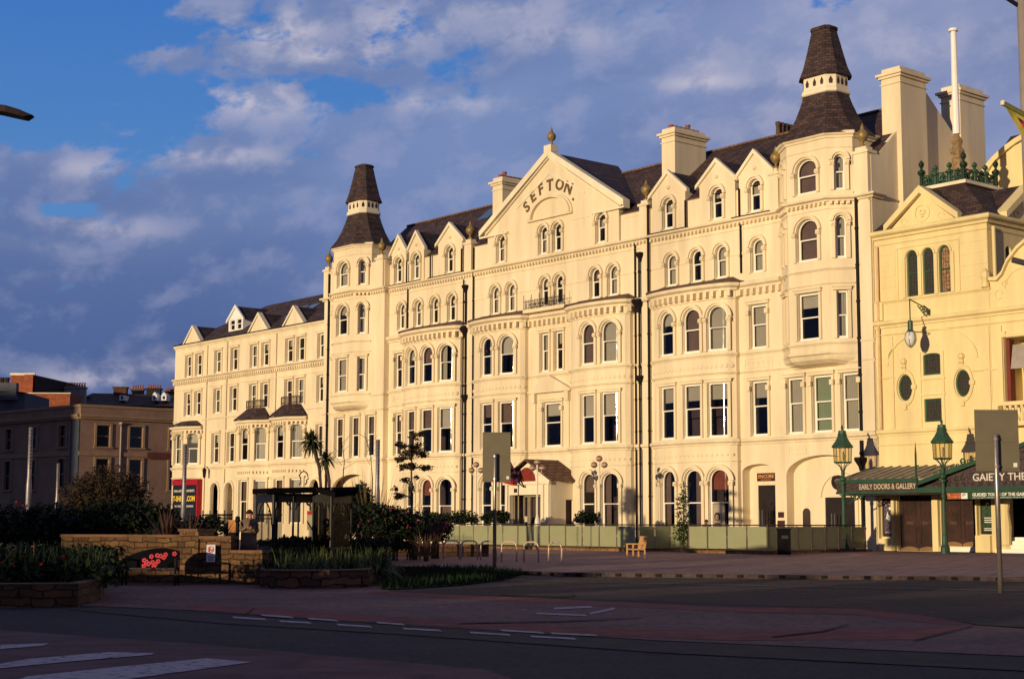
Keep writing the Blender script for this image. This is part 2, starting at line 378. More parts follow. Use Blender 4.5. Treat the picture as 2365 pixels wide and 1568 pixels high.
# ================================================================ HOTEL
hotel=thing('hotel_building',W(29,0,.3),'long cream five-storey seafront hotel with two slate spires and SEFTON lettering on its central pediment','hotel')
bow_spec=[(13.6,3.2,[11.95,13.95,15.8]),(21.0,2.6,[20.5,22.4]),(30.7,2.6,[30.25,32.1]),(38.5,3.2,[36.95,38.95,40.72])]
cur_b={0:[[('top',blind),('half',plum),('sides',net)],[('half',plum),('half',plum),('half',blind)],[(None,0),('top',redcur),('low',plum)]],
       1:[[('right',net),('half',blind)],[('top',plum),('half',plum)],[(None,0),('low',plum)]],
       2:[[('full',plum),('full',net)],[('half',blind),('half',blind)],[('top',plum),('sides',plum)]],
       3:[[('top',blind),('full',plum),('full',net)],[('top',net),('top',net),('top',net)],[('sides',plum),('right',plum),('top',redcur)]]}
ironwork=MB(); frieze=MB()
for bi,(c,hw,ws) in enumerate(bow_spec):
    b=Bow(c,hw,.28,.66); P=b.P; us=[b.u(x) for x in ws]; hs=[];spec=[]
    for li,(z0,z1,ar) in enumerate([(11.22,13.75,1),(6.42,9.45,0),(.9,4.68,1)]):
        for wi,u in enumerate(us):
            w=1.27; hs.append(hole(u,w,z0,z1,ar)); spec.append((u,w,z0,z1,ar)+cur_b[bi][li][wi])
    m=MB().use(cream); wall(m,P,[(0,.3),(b.L,.3),(b.L,15.1),(0,15.1)],hs,.15,grid=.35)
    for x in (-1,1):
        s=c+x*hw; q=[W(s,0,.3),W(s,.28,.3),W(s,.28,15.1),W(s,0,15.1)]; m.face(q)
    bay=m.build('bay',cream,hotel)
    for k,(u,w,z0,z1,ar,cu,cm_) in enumerate(spec):
        window(hotel,P,u,w,z0,z1,ar,1,cu,cm_,meet=.53 if ar==0 else .5,depth=.15,bulge=.11 if k%len(ws)==len(ws)-1 else 0)
    pth=b.path()
    m=MB().use(cream); mould(m,pth,PROF(14.55,.42,.40)); dentils(m,pth,.46,.20,0,.30,14.20,14.55); mould(m,pth,PROF(14.05,.10,.08)); m.build('cornice',cream,hotel)
    m=MB().use(iron)
    pt=offs(pth,.40); top=[W(a,d,15.0) for a,d in pt]; cen=[W(min(max(a,c-hw+.4),c+hw-.4),.02,15.38) for a,d in pt]
    m2=MB().use(slate_lead)
    for i in range(len(top)-1): m2.face([top[i],top[i+1],cen[i+1],cen[i]])
    mould(m2,pth,[(.36,14.975),(.43,14.975),(.43,15.06),(.36,15.06)]); m2.build('bay_roof',slate_lead,hotel)
    m=MB().use(cream)
    mould(m,pth,PROF(10.86,.20,.16)); m.cut(); mould(m,pth,PROF(9.88,.14,.12)); m.cut(); mould(m,pth,PROF(5.98,.32,.24)); m.cut(); mould(m,pth,PROF(5.05,.08,.05)); m.cut(); mould(m,pth,[(0,.3),(.10,.3),(.10,.88),(0,.92)])
    m.build('string_course',cream,hotel)
    m=MB().use(cream)
    for s_,o_,a_ in along(pth[1:-1],.33,.2):
        t=(math.cos(a_),math.sin(a_)); n=(-t[1],t[0])
        for zz,rr in ((10.36,.135),(5.45,.09)):
            ring=[[W(s_+t[0]*r*math.cos(q)+n[0]*o,o_+t[1]*r*math.cos(q)+n[1]*o,zz+r*math.sin(q)) for q in [k*math.pi/4 for k in range(8)]] for r,o in ((rr,-.01),(rr*.9,.035),(rr*.3,.06))]
            m.rings(ring)
    m.build('frieze_ornament',cream,hotel)
# flat walls
Pf=flat(0)
def rect(a,b,c,d): return [(a,c),(b,c),(b,d),(a,d)]
flatwin=[ # uc,w,z0,z1,arch,cur,cm
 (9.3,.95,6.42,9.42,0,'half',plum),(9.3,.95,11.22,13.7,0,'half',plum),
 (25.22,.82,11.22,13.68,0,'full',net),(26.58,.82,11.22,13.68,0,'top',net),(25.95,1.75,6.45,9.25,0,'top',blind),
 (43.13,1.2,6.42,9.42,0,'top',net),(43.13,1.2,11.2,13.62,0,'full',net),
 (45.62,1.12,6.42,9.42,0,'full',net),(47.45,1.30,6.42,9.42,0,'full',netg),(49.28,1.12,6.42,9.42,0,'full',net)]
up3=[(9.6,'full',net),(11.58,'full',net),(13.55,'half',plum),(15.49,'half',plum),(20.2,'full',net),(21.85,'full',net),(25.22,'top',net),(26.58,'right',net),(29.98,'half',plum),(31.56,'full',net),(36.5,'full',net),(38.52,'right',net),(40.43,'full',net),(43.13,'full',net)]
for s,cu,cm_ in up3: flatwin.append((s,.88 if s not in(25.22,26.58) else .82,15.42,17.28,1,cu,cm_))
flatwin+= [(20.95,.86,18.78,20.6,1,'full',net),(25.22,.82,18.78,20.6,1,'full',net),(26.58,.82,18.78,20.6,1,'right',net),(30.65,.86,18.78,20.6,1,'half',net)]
gab=[(9.32,1.02,'top',net),(11.44,1.02,'full',net),(15.36,1.5,'half',plum),(36.42,1.5,'half',net),(40.28,1.5,'top',net),(43.12,1.32,'half',net)]
H={k:hole(k[0],k[1],k[2],k[3],k[4]) for k in flatwin}
def holesin(a,b,c,d): return [h for k,h in H.items() if a<k[0]<b and c<k[2]+.1<d]
m=MB().use(cream)
recess=hole(42.95,2.35,.3,4.9,.35); arch2=hole(47.35,4.9,.3,5.25,.42,18)
for a,b,c,d in [(8.05,10.4,.3,15.1),(16.8,18.4,.3,15.1),(23.6,28.1,.3,15.1),(33.3,35.3,.3,15.1),(41.7,50.9,.3,10.4),(41.7,44.85,10.4,15.1),(49.75,50.9,10.4,15.1),(8.05,44.85,15.1,18.6),(49.75,50.9,15.1,20.3)]:
    hh=holesin(a,b,c,d)
    if (a,c)==(41.7,.3):
        wall(m,Pf,rect(a,b,c,d),hh+[[(42.95-1.17,.301),(42.95+1.17,.301)]+hole(42.95,2.34,.3,4.9,.35)[2:],[(47.35-2.45,.301),(47.35+2.45,.301)]+hole(47.35,4.9,.3,5.25,.42,18)[2:]],.6); continue
    if a==23.6: wall(m,Pf,rect(a,b,c,d),hh,.24); continue
    m.cut(); wall(m,Pf,rect(a,b,c,d),hh,.24); m.cut()
m.build('wall',cream,hotel)
m=MB().use(cream); m.box(W,41.75,44.2,-.9,-.6,.3,5.2); m.box(W,44.75,50.0,-.9,-.6,.3,5.5)
Pt=flat(.45)
mt=MB().use(cream)
tw_holes=[hole(x,1.14,6.42,9.42) for x in (2.42,4.5,6.5)]
gh=[(1.55,.301),(6.75,.301)]+hole(4.15,5.2,.3,5.2,.42,18)[2:]
wall(mt,Pt,rect(.1,8.05,.3,10.4),tw_holes+[gh],.24)
wall(mt,Pt,rect(.1,1.45,10.4,18.6),[],0); wall(mt,Pt,rect(6.35,8.05,10.4,18.6),[],0)
for s_ in (.1,8.05): mt.face([W(s_,-.6,.3),W(s_,.45,.3),W(s_,.45,18.6),W(s_,-.6,18.6)])
for s_,e_ in((.1,1.45),(6.35,8.05)):
    mt.box(W,s_,e_,-.2,.452,18.602,20.6)
mt.build('wall',cream,hotel)
m.build('wall',cream,hotel)
mt=MB().use(cream); mt.box(W,1.2,7.2,-.8,-.5,.3,5.4); mt.build('recess_wall',cream,hotel)
for x,cu in ((2.42,'half'),(4.5,'half'),(6.5,'half')): window(hotel,Pt,x,1.14,6.42,9.42,0,1,cu,plum,meet=.53)
for k in flatwin:
    if k[2]<18.6: window(hotel,Pf,*k[:5],1 if k[1]<.85 else (2 if k[4]==0 else 1),k[5],k[6] if k[5] else None,lower=.55 if k[1]==1.30 else 0,meet=.53)
# dark interiors
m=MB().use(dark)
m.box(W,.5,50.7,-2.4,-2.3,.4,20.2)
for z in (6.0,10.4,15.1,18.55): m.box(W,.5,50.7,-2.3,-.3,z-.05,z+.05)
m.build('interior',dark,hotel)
m=MB().use(cream)
xs3=sorted(u[0] for u in up3); pr=8.1
for x in xs3+[44.9]:
    if x-.66-pr>.25 and not(x==44.9): m.box(Pf,pr+.02,x-.66,-.01,.045,16.55,16.66); m.cut()
    pr=x+.66
for a,b,z0,z1 in ((42.1,44.1,10.15,10.7),(8.6,10.1,10.15,10.7),(24.4,27.6,14.3-.42,14.75-.42),(45.1,46.3,5.35,5.8)):
    for q in ((a,b,z0,z0+.05),(a,b,z1-.05,z1)): m.box(Pf,q[0],q[1],-.01,.035,q[2],q[3])
    m.box(Pf,a,a+.05,-.01,.035,z0+.051,z1-.051); m.box(Pf,b-.05,b,-.01,.035,z0+.051,z1-.051)
    for i in range(int((b-a)/.36)): m.ring(Pf,a+.24+.36*i,(z0+z1)/2,.05,.12,-.01,.03,0,5.2,8)
    m.cut()
for a,b,zz in ((19.8,22.0,19.2),(27.9,29.6,19.2),(32.6,34.0,19.1),(9.0,9.0,0)):
    if b>a:
        o_=.12 if a<32 else 0; PP=flat(o_); m.box(PP,a,b,-.01,.03,20.0 if a>32 else 20.55,20.04 if a>32 else 20.6); m.cut()
m.build('wall_moulding',cream,hotel)
# centre window hood
m=MB().use(cream)
m.prism(Pf,[(23.85,9.86),(27.95,9.86),(27.95,9.98),(25.9,10.95),(23.85,9.98)],.0,.32); m.prism(Pf,[(24.2,9.99),(27.6,9.99),(25.9,10.78)],.322,.26)
for x in (24.3,27.5): m.box(Pf,x-.18,x+.18,.0,.26,9.25,9.855)
for x in (24.3,27.5): m.box(Pf,x-.12,x+.12,.0,.12,6.4,9.245)
m.build('hood_mould',cream,hotel)
# long string courses and cornices
secs=[[(8.05,0),(10.38,0)],[(16.82,0),(18.38,0)],[(23.62,0),(28.08,0)],[(33.32,0),(35.28,0)],[(41.72,0),(50.95,0)]]
m=MB().use(cream)
for p in secs:
    mould(m,p,PROF(5.98,.32,.24)); m.cut(); mould(m,p,PROF(9.88,.14,.10)); m.cut()
    if p[0][0]!=41.72: mould(m,p,PROF(10.86,.2,.14))
    m.cut()
mould(m,[(41.72,0),(44.86,0)],PROF(10.86,.2,.14)); m.cut(); mould(m,[(49.74,0),(50.95,0)],PROF(10.86,.2,.14))
m.cut(); mould(m,[(.1,-.3),(.1,.45),(8.05,.45),(8.05,0)],PROF(5.98,.32,.22)); m.cut(); mould(m,[(.1,-.3),(.1,.45),(8.05,.45),(8.05,0)],PROF(9.7,.14,.1)); m.cut(); mould(m,[(6.4,.45),(8.05,.45),(8.05,0)],PROF(10.75,.14,.1))
m.build('string_course',cream,hotel)
m=MB().use(cream)
for p in ([(23.62,0),(28.08,0)],[(41.72,0),(44.86,0)],[(8.05,0),(10.38,0)],[(33.32,0),(35.28,0)],[(16.82,0),(18.38,0)]):
    mould(m,p,PROF(14.55,.42,.32)); 
    if p[0][0] in (23.62,41.72): dentils(m,p,.46,.2,0,.26,14.2,14.55)
    m.cut()
m.build('cornice',cream,hotel)
att=[(8.1,0),(22.3,0),(22.3,.06),(29.4,.06),(29.4,0),(44.86,0)]
m=MB().use(cream)
mould(m,[(8.1,0),(44.86,0)],PROF(18.36,.26,.34)); dentils(m,[(8.1,0),(44.86,0)],.30,.13,0,.20,18.20,18.36); mould(m,[(8.1,0),(44.86,0)],PROF(17.95,.06,.05))
mould(m,[(49.74,0),(50.95,0),(50.95,-.8)],PROF(18.36,.26,.34))
m.cut(); mould(m,[(.1,-.3),(.1,.45),(1.5,.45)],PROF(18.36,.26,.3)); m.cut(); mould(m,[(6.32,.45),(8.05,.45),(8.05,0)],PROF(18.36,.26,.34)); dentils(m,[(6.4,.45),(8.05,.45)],.30,.13,0,.2,18.2,18.36)
m.build('cornice',cream,hotel)
# attic storey
m=MB().use(cream)
xs=[8.05]; segs=[]
blk=[(g[0]-g[1]+.14,g[0]+g[1]-.14) for g in gab]+[(19.45,32.25)]
blk.sort(); x=8.05
for a,b in blk:
    if a>x: segs.append((x,a))
    x=b
segs.append((x,44.85))
for a,b in segs: m.box(Pf,a,b,-.25,-.0,18.6,20.25); m.cut()
m.build('parapet',cream,hotel)
m=MB().use(slate_lead)
for a,b in segs: m.box(Pf,a,b,-.3,.08,20.252,20.32); m.cut()
m.build('gutter',iron,hotel)
mp=MB().use(iron)
for a,b in ((8.2,12.0),(12.9,17.0),(34.9,38.0),(41.4,44.2)): mp.box(Pf,a,b,.13,.22,18.63,18.70); mp.cut()
for x in (10.38,14.0-.8,16.75,37.85,42.0): 
    mp.tube([W(x,.2,18.7),W(x,.2,20.25)],.055,6); mp.cut()
mp.build('gutter_pipe',iron,hotel)
for c,hw,cu,cm_ in gab:
    a,b=c-hw+.14,c+hw-.14; P=flat(.12)
    zc=20.95; za=22.2; g=MB().use(cream)
    outer=[(a,18.6),(b,18.6),(b,zc-.1),(b+.12,zc-.1),(c,za-.02),(a-.12,zc-.1),(a,zc-.1)]
    w=.86
    wall(g,P,outer,[hole(c,w,18.8,20.62,1)],.24)
    for s_ in (a,b): g.face([W(s_,-.7,18.6),W(s_,.12,18.6),W(s_,.12,21.0),W(s_,-.7,21.0)])
    gg=g.build('gable',cream,hotel)
    k=MB().use(cream2)   # raking copings
    for x in (-1,1):
        e=c+x*(hw+.10); q=[(e,zc-.22),(e,zc),(c,za+.12),(c,za-.14)]
        k.prism(P,q,-.12,.14)
    k.build('coping',cream2,gg)
    k=MB().use(cream); k.lathe(W(c,.16,21.25),[(.0,-.12),(.1,-.08),(.13,0),(.1,.08),(0,.12)],6); k.build('rosette',cream,gg)
    r=MB().use(slate); zb=20.9
    for x in (-1,1):
        r.face([W(c+x*hw,-.02,zb),W(c,-.02,za+.02),W(c,-2.4,za+.02),W(c+x*hw,-.85,zb)])
    r.build('roof',slate,gg)
    window(hotel,P,c,w,18.8,20.62,1,1,cu,cm_ if cu else None)
# pediment
P=flat(.12); g=MB().use(cream)
wall(g,P,[(19.5,18.6),(32.2,18.6),(32.2,20.7),(32.5,20.95),(25.85,25.1),(19.2,20.95),(19.5,20.7)],[H[k] for k in flatwin if k[2]>18.6],.24)
for s_ in (19.5,32.2): g.face([W(s_,-.9,18.6),W(s_,.12,18.6),W(s_,.12,21.0),W(s_,-.9,21.0)])
ped=g.build('pediment',cream,hotel)
for k in flatwin:
    if k[2]>18.6: window(hotel,P,*k[:5],1,k[5],k[6] if k[5] else None)
k=MB().use(cream2)
for x in (-1,1):
    e=25.85+x*7.0
    k.prism(P,[(e,20.72),(e,21.12),(25.85,25.48),(25.85,25.02)],-.3,.26); k.prism(P,[(e-x*.5,20.72),(e-x*.5,20.8),(25.85,25.0),(25.85,24.9)],.0,.16)
    k.prism(P,[(25.85+x*3.3,22.1),(25.85+x*3.3,22.2),(25.85,24.02),(25.85,23.9)],.0,.05)
    k.box(P,min(e,e-x*2.9),max(e,e-x*2.9),-.3,.22,20.60,20.715)
k.box(P,25.5,26.2,-.35,.24,25.3,25.75)
k.build('coping',cream2,ped)
k=MB().use(cream); k.ring(P,25.9,21.12,1.75,2.02,0,.24,n=18,ez=.68); k.ring(P,25.9,21.12,2.02,2.15,0,.12,n=18,ez=.68); k.box(P,23.75,28.05,0,.2,21.0,21.115)
k.build('lunette',cream,ped)
k=MB(); txt='SEFTON.'; angs=[153,131,111,91,70,49,27]
for ch,an in zip(txt,angs):
    a=R(an); rx=2.62; rz=1.92
    lettering(k,P,25.9+rx*math.cos(a),.02,21.2+rz*math.sin(a),ch,1.02,.02,rot=math.atan2(rz*math.cos(a),rx*math.sin(a))*-0+ (an-90)*math.pi/180*.62,bold=.03)
k.build('lettering',mat('brown_lettering',(.13,.08,.035),.6),ped)
r=MB().use(slate)
for x in (-1,1):
    r.face([W(25.85+x*7.0,-.28,20.95),W(25.85,-.28,25.3),W(25.85,-5.9,25.3),W(25.85+x*1.45,-5.0,24.4),W(25.85+x*7.0,-.85,20.95)])
r.build('roof',slate,ped)
# main roof
r=MB().use(slate)
r.face([W(6.6,.02,20.3),W(50.9,.02,20.3),W(50.9,-5,24.4),W(3.2,-5,24.4)])
r.face([W(3.2,-5,24.4),W(50.9,-5,24.4),W(50.9,-10,20.3),W(1,-10,20.3)])
r.face([W(6.6,.02,20.3),W(3.2,-5,24.4),W(1,-10,20.3),W(1,-1.5,20.3)])
roof=r.build('roof',slate,hotel)
k=MB().use(tiles); k.box(W,3.2,50.9,-5.1,-4.9,24.38,24.5); k.build('ridge_tiles',mat('ridge_clay',(.22,.12,.07),.8,var=.25,scale=4),roof)
k=MB().use(glass)
def roofpt(s,t,d=.05): return W(s,-5*t,20.3+4.1*t+d)
skym=mat('skylight_glass',(.05,.09,.16),.12,spec=.8)
k.face([roofpt(13.9,.66,.06),roofpt(15.2,.66,.06),roofpt(15.2,.9,.06),roofpt(13.9,.9,.06)]); k.mats=[]; k.build('skylight',skym,roof)
k=MB()
k.hexa([roofpt(38.4,.1),roofpt(38.9,.1),roofpt(38.9,.2),roofpt(38.4,.2),roofpt(38.4,.1,.45),roofpt(38.9,.1,.45),roofpt(38.9,.2,.2),roofpt(38.4,.2,.2)]); k.build('roof_vent',skym,roof)
# end wall and chimneys
m=MB().use(cream)
e=[(.0,.3),(.0,20.6),(-.6,20.75),(-2.3,22.25),(-5,24.75),(-8.2,22.2),(-10.5,20.3),(-10.5,.3)]
m.mesh([W(50.92,o,z) for o,z in e],[tuple(range(8))]); m.mesh([W(50.7,o,z) for o,z in e],[tuple(range(8))])
for i in range(8):
    a,b=e[i],e[(i+1)%8]; m.face([W(50.92,*a),W(50.92,*b),W(50.7,*b),W(50.7,*a)])
m.box(W,.4,50.7,-10.5,-10.3,.3,20.2); m.box(W,.35,.6,-10.3,-.6,.3,20.2)
m.build('end_wall',cream,hotel)
def chimney(par,s0,s1,o1,o0,zb,zt,pots=0,potm=None,pr=.14,ph=.45,mm=None,tall=None,cap=.22,P=W):
    m=MB().use(mm or cream)
    m.box(P,s0,s1,o0,o1,zb,zt-.55); m.box(P,s0-.06,s1+.06,o0-.06,o1+.06,zt-.9,zt-.84)
    c=cap; m.box(P,s0-c*.5,s1+c*.5,o0-c*.5,o1+c*.5,zt-.549,zt-.42); m.box(P,s0-c,s1+c,o0-c,o1+c,zt-.418,zt-.28); m.box(P,s0+.02,s1-.02,o0+.02,o1-.02,zt-.279,zt)
    ch=m.build('chimney',mm or cream,par)
    for i in range(pots):
        o=o1-.25-(o1-o0-.5)*i/max(1,pots-1); p=MB(); b=P((s0+s1)/2,o,zt)
        hh=ph*(2.1 if tall==i else 1)
        p.lathe(b,[(pr,0),(pr*.85,hh*.7),(pr*1.1,hh*.75),(pr*1.1,hh)],8); p.build('chimney_pot',potm or terracotta,ch)
    return ch
chimney(hotel,34.3,35.4,-1.5,-4.2,20.5,25.4,7,None,.15,.22,tall=4)
chimney(hotel,18.0,19.05,-1.5,-4.2,20.5,25.15,7,None,.15,.22,tall=1)
chimney(hotel,37.2,38.2,-8.0,-11.5,22,25.5,9,mat('old_pots',(.10,.06,.045),.85,var=.3),.15,.85)
chimney(hotel,50.0,51.22,-2.25,-4.5,10,25.7,0)
chimney(hotel,50.0,51.22,-7.6,-9.9,10,25.7,0)
# towers
def tower(c,zb0,o0,name):
    hw=2.45; cut=1.05; d=.88
    pl=[(c-hw,o0),(c-hw+1.2,o0+d),(c+hw-cut+.35-.35,o0+d),(c+hw,o0)]
    back=o0-2.6
    F=[facet(pl[0],pl[1]),facet(pl[1],pl[2]),facet(pl[2],pl[3]),facet(pl[3],(c+hw,back)),facet((c-hw,back),pl[0])]
    m=MB().use(cream); wins=[]
    for i,(P,L) in enumerate(F):
        hs=[]
        zb=10.4 if i<3 else 18.6
        if i in (0,1,2):
            w=1.42 if i==1 else .56; wc=L/2
            for z0,z1,ar in ((11.2,13.68,0),(15.38,17.62,.9 if i==1 else 1),(18.98,20.85,.9 if i==1 else 1)):
                hs.append(hole(wc,w,z0,z1,ar)); wins.append((P,wc,w,z0,z1,ar))
        wall(m,P,rect(0,L,zb,22.05),hs,.24)
    m.build('tower_wall',cream,hotel)
    for j,(P,wc,w,z0,z1,ar) in enumerate(wins):
        narrow=w<1
        cu=('full',plum) if (c>20 and not narrow and z0>14) else (('full',net) if narrow else (('top',blind) if c>20 else ('full' if j%3!=1 else 'top',net)))
        window(hotel,P,wc,w,z0,z1,ar,1,cu[0],cu[1],meet=.5 if z0>14 else .47)
    q=[(c-hw,o0)]+pl[1:3]+[(c+hw,o0)]
    m=MB().use(cream)
    mould(m,q,PROF(10.86,.18,.12)); m.cut(); mould(m,q,PROF(14.75,.14,.12)); m.cut(); mould(m,q,PROF(14.0,.10,.08)); m.cut(); mould(m,q,PROF(17.95,.06,.05)); m.cut(); mould(m,q,PROF(18.36,.26,.34)); dentils(m,q,.3,.13,0,.2,18.20,18.36)
    m.cut(); full=[(c-hw,back)]+q+[(c+hw,back)]
    mould(m,full,PROF(21.75,.35,.22)); m.cut(); mould(m,full,PROF(21.2,.08,.05))
    m.build('cornice',cream,hotel)
    m=MB().use(cream)  # corbelled underside of the oriel
    prof=[(10.55,.16),(10.42,.14),(10.36,.02),(10.15,-.10),(9.98,-.40),(9.86,-.85),(9.82,-1.04)]
    prv=None
    for z,k in prof:
        r_=[(c+(p[0]-c)*(1+k*.30 if k<0 else 1+k*.06), o0+max(0,(p[1]-o0)*(1+k) if k<0 else (p[1]-o0)+k*(1 if p[1]>o0 else 0))) for p in q]
        cur_=[W(a,b,z) for a,b in r_]
        if prv:
            for i in range(3): m.face([prv[i],prv[i+1],cur_[i+1],cur_[i]])
        prv=cur_
    m.face([W(p[0],p[1],10.56) for p in q]); m.build('corbel',cream,hotel)
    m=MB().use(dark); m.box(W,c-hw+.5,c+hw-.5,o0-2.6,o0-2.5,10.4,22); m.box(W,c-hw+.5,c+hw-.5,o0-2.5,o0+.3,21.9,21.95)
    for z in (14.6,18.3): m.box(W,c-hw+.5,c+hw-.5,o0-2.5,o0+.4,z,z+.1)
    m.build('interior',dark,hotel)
    # spire: plan is a stretched octagon, wider along the front than deep
    oc=o0+d-1.70
    def octa(w,dp,fs,fo,z): return [W(c+.1+a,oc+b,z) for a,b in [(-fs,-dp),(fs,-dp),(w,-fo),(w,fo),(fs,dp),(-fs,dp),(-w,fo),(-w,-fo)]]
    def mixo(t,z,g=0):   # t=0 eaves, t=1 band
        L=lambda p,q:p+(q-p)*t+g
        return octa(L(2.62,1.13),L(1.97,.90),L(1.48,.74),L(.82,.50),z)
    m=MB().use(slate); m.rings([mixo(0,21.98),mixo(.03,22.08),mixo(.36,22.6),mixo(.63,23.25),mixo(.84,23.95),mixo(1,24.6)])
    sp=m.build('spire',slate,hotel)
    m=MB().use(slate); m.rings([octa(w,dp,fs,fo,z) for w,dp,fs,fo,z in ((1.34,1.1,.86,.6,25.5),(1.31,1.07,.85,.6,25.58),(1.13,.92,.74,.5,26.05),(.9,.74,.6,.42,26.95),(.66,.56,.46,.32,27.95),(.6,.5,.42,.28,28.2))]); m.rings([octa(w,dp,fs,fo,z) for w,dp,fs,fo,z in ((.66,.56,.46,.32,28.18),(.68,.58,.47,.33,28.28),(.6,.5,.42,.3,28.36))]); m.build('spire_cap',slate,sp)
    m=MB().use(cream2); m.rings([mixo(1,24.52,.02),mixo(1,24.57,.08),mixo(1,24.76,.06),mixo(1,24.84,0),mixo(1,25.52,-.01)])
    mk=MB().use(dark); w_,dp_,fs_,fo_=1.13,.90,.74,.50
    for a,b_,n in (((-fs_,dp_),(fs_,dp_),3),((fs_,dp_),(w_,fo_),1),((w_,fo_),(w_,-fo_),3),((-w_,fo_),(-fs_,dp_),1)):
        PP,L=facet((c+.1+a[0],oc+a[1]),(c+.1+b_[0],oc+b_[1]))
        for i in range(n):
            u=L*(i+.5)/n; k_=.8 if L/n<.35 else 1; q_=[(u-.085*k_,24.98),(u+.085*k_,24.98),(u+.11*k_,25.18),(u,25.4),(u-.11*k_,25.18)]
            mk.prism(PP,q_,-.012,.012); mk.cut()
    bd=m.build('vent_band',cream2,sp); mk.build('vent',dark,sp)
tower(47.3,10.4,0,'r'); tower(3.9,10.4,.45,'l')
# piers + urns
def urn(par,s,o,z,k=1.0):
    m=MB(); m.lathe(W(s,o,z),[(.16*k,0),(.16*k,.08*k),(.06*k,.16*k),(.07*k,.26*k),(.2*k,.36*k),(.28*k,.52*k),(.27*k,.68*k),(.16*k,.80*k),(.10*k,.86*k),(.07*k,1.0*k),(.03*k,1.12*k),(0,1.16*k)],10); m.build('urn_finial',gold,par,True)
for s,o,zt,w in ((17.45,.1,20.75,.75),(34.45,.1,20.75,.75),(44.55,.1,20.9,.6),(50.45,.15,21.0,.9),(.42,.42,20.95,.7),(7.55,.5,20.95,.9)):
    m=MB().use(cream); m.box(W,s-w/2,s+w/2,-.4,o+.12,18.61,zt-.3); m.box(W,s-w/2-.08,s+w/2+.08,-.45,o+.2,zt-.299,zt-.15); m.box(W,s-w/2+.1,s+w/2-.1,-.3,o+.08,zt-.149,zt+.05)
    m.build('pier',cream,hotel); urn(hotel,s,(o-.10),zt+.05,1.12)
m=MB().use(cream)
for a,b in ((17.05,17.85),(34.1,34.8)): m.box(W,a,b,-.01,.10,.35,18.2); m.cut()
m.box(W,50.1,50.86,.0,.10,6.35,18.2)
m.build('pilaster',cream,hotel)
for s,o,z0,z1,rr in ((.85,.56,.4,20.4,.075),(16.95,.16,.4,18.1,.048),(17.25,.2,.4,17.6,.06),(17.95,.12,.4,20.2,.05),(33.55,.1,.4,18.3,.05),(34.0,.2,.4,17.6,.062),(34.78,.2,.4,20.6,.07),(50.0,.12,6.4,20.6,.09),(49.98,.12,.5,5.9,.09),(10.35,.06,15.4,18.3,.06),(41.95,.06,15.5,18.3,.06)):
    m=MB().use(iron); m.tube([W(s,o,z0),W(s,o,z1)],rr,8)
    z=z0+.9
    while z<z1-.3: m.lathe(W(s,o,z),[(rr*1.35,0),(rr*1.35,.1)],8); z+=1.9
    m.build('drainpipe',iron,hotel)
for s,o,z,k in ((17.25,.22,17.55,1),(17.2,.24,14.75,1.5),(17.25,.22,10.1,1),(34.1,.22,17.55,1),(34.0,.26,14.75,1.6),(34.05,.22,10.2,1),(50.0,.2,4.9,1.3)):
    m=MB().use(iron); m.lathe(W(s,o,z),[(.07*k,-.42*k),(.11*k,-.25*k),(.27*k,-.02),(.27*k,.12),(.22*k,.14)],4); m.build('hopper',iron,hotel)
urn(hotel,25.85,0,25.75,1.05)
# balcony over the centre
m=MB().use(cream); m.box(W,23.9,27.9,0,.75,15.0,15.22); m.build('balcony_ledge',cream,hotel)
m=MB().use(iron)
for i in range(27):
    x=23.95+3.9*i/26; hgt=.62 if i%5 else .95; m.tube([W(x,.7,15.22),W(x,.7,15.22+hgt)],.018,4)
for z in (15.30,15.72): m.box(W,23.9,27.9,.685,.715,z,z+.03)
for i in range(9):
    m.ring(lambda u,o,z:W(u,o,z),24.15+i*.44,15.5,.08,.11,.69,.71,0,2*math.pi,8)
m.build('balcony_rail',iron,hotel)
# ground floor doors and signs
door=MB().use(darkp)
Pr=flat(-.6)
door.box(Pr,42.5,43.95,.02,.1,.3,3.75)
dd=door.build('door',darkp,hotel)
m=MB().use(mat('steel_handle',(.6,.58,.52),.3,.9)); 
for x in (43.1,43.3): m.tube([W(x,.16,1.3),W(x,.16,2.4)],.025,6)
m.build('handle',None or MATS['steel_handle'],dd)
m=MB().use(cream); 
for x0,x1 in ((42.3,42.495),(43.955,44.1)): m.box(Pr,x0,x1,.01,.14,.3,3.95)
m.box(Pr,42.495,43.955,.01,.14,3.755,3.95); m.build('door_frame',cream,dd)
s=MB().use(mat('maroon_board',(.05,.012,.012),.6)); s.box(flat(-.55),42.35,43.65,-.06,.0,3.98,4.42)
sg=s.build('sign',MATS['maroon_board'],hotel)
k=MB(); lettering(k,flat(-.55),43.0,.006,4.23,'ENCORE',.26,.006,bold=.006,width=1.1); lettering(k,flat(-.55),43.0,.006,4.06,'BAR & RESTAURANT',.08,.004); k.build('lettering',mat('orange_letters',(.62,.30,.10),.6),sg)
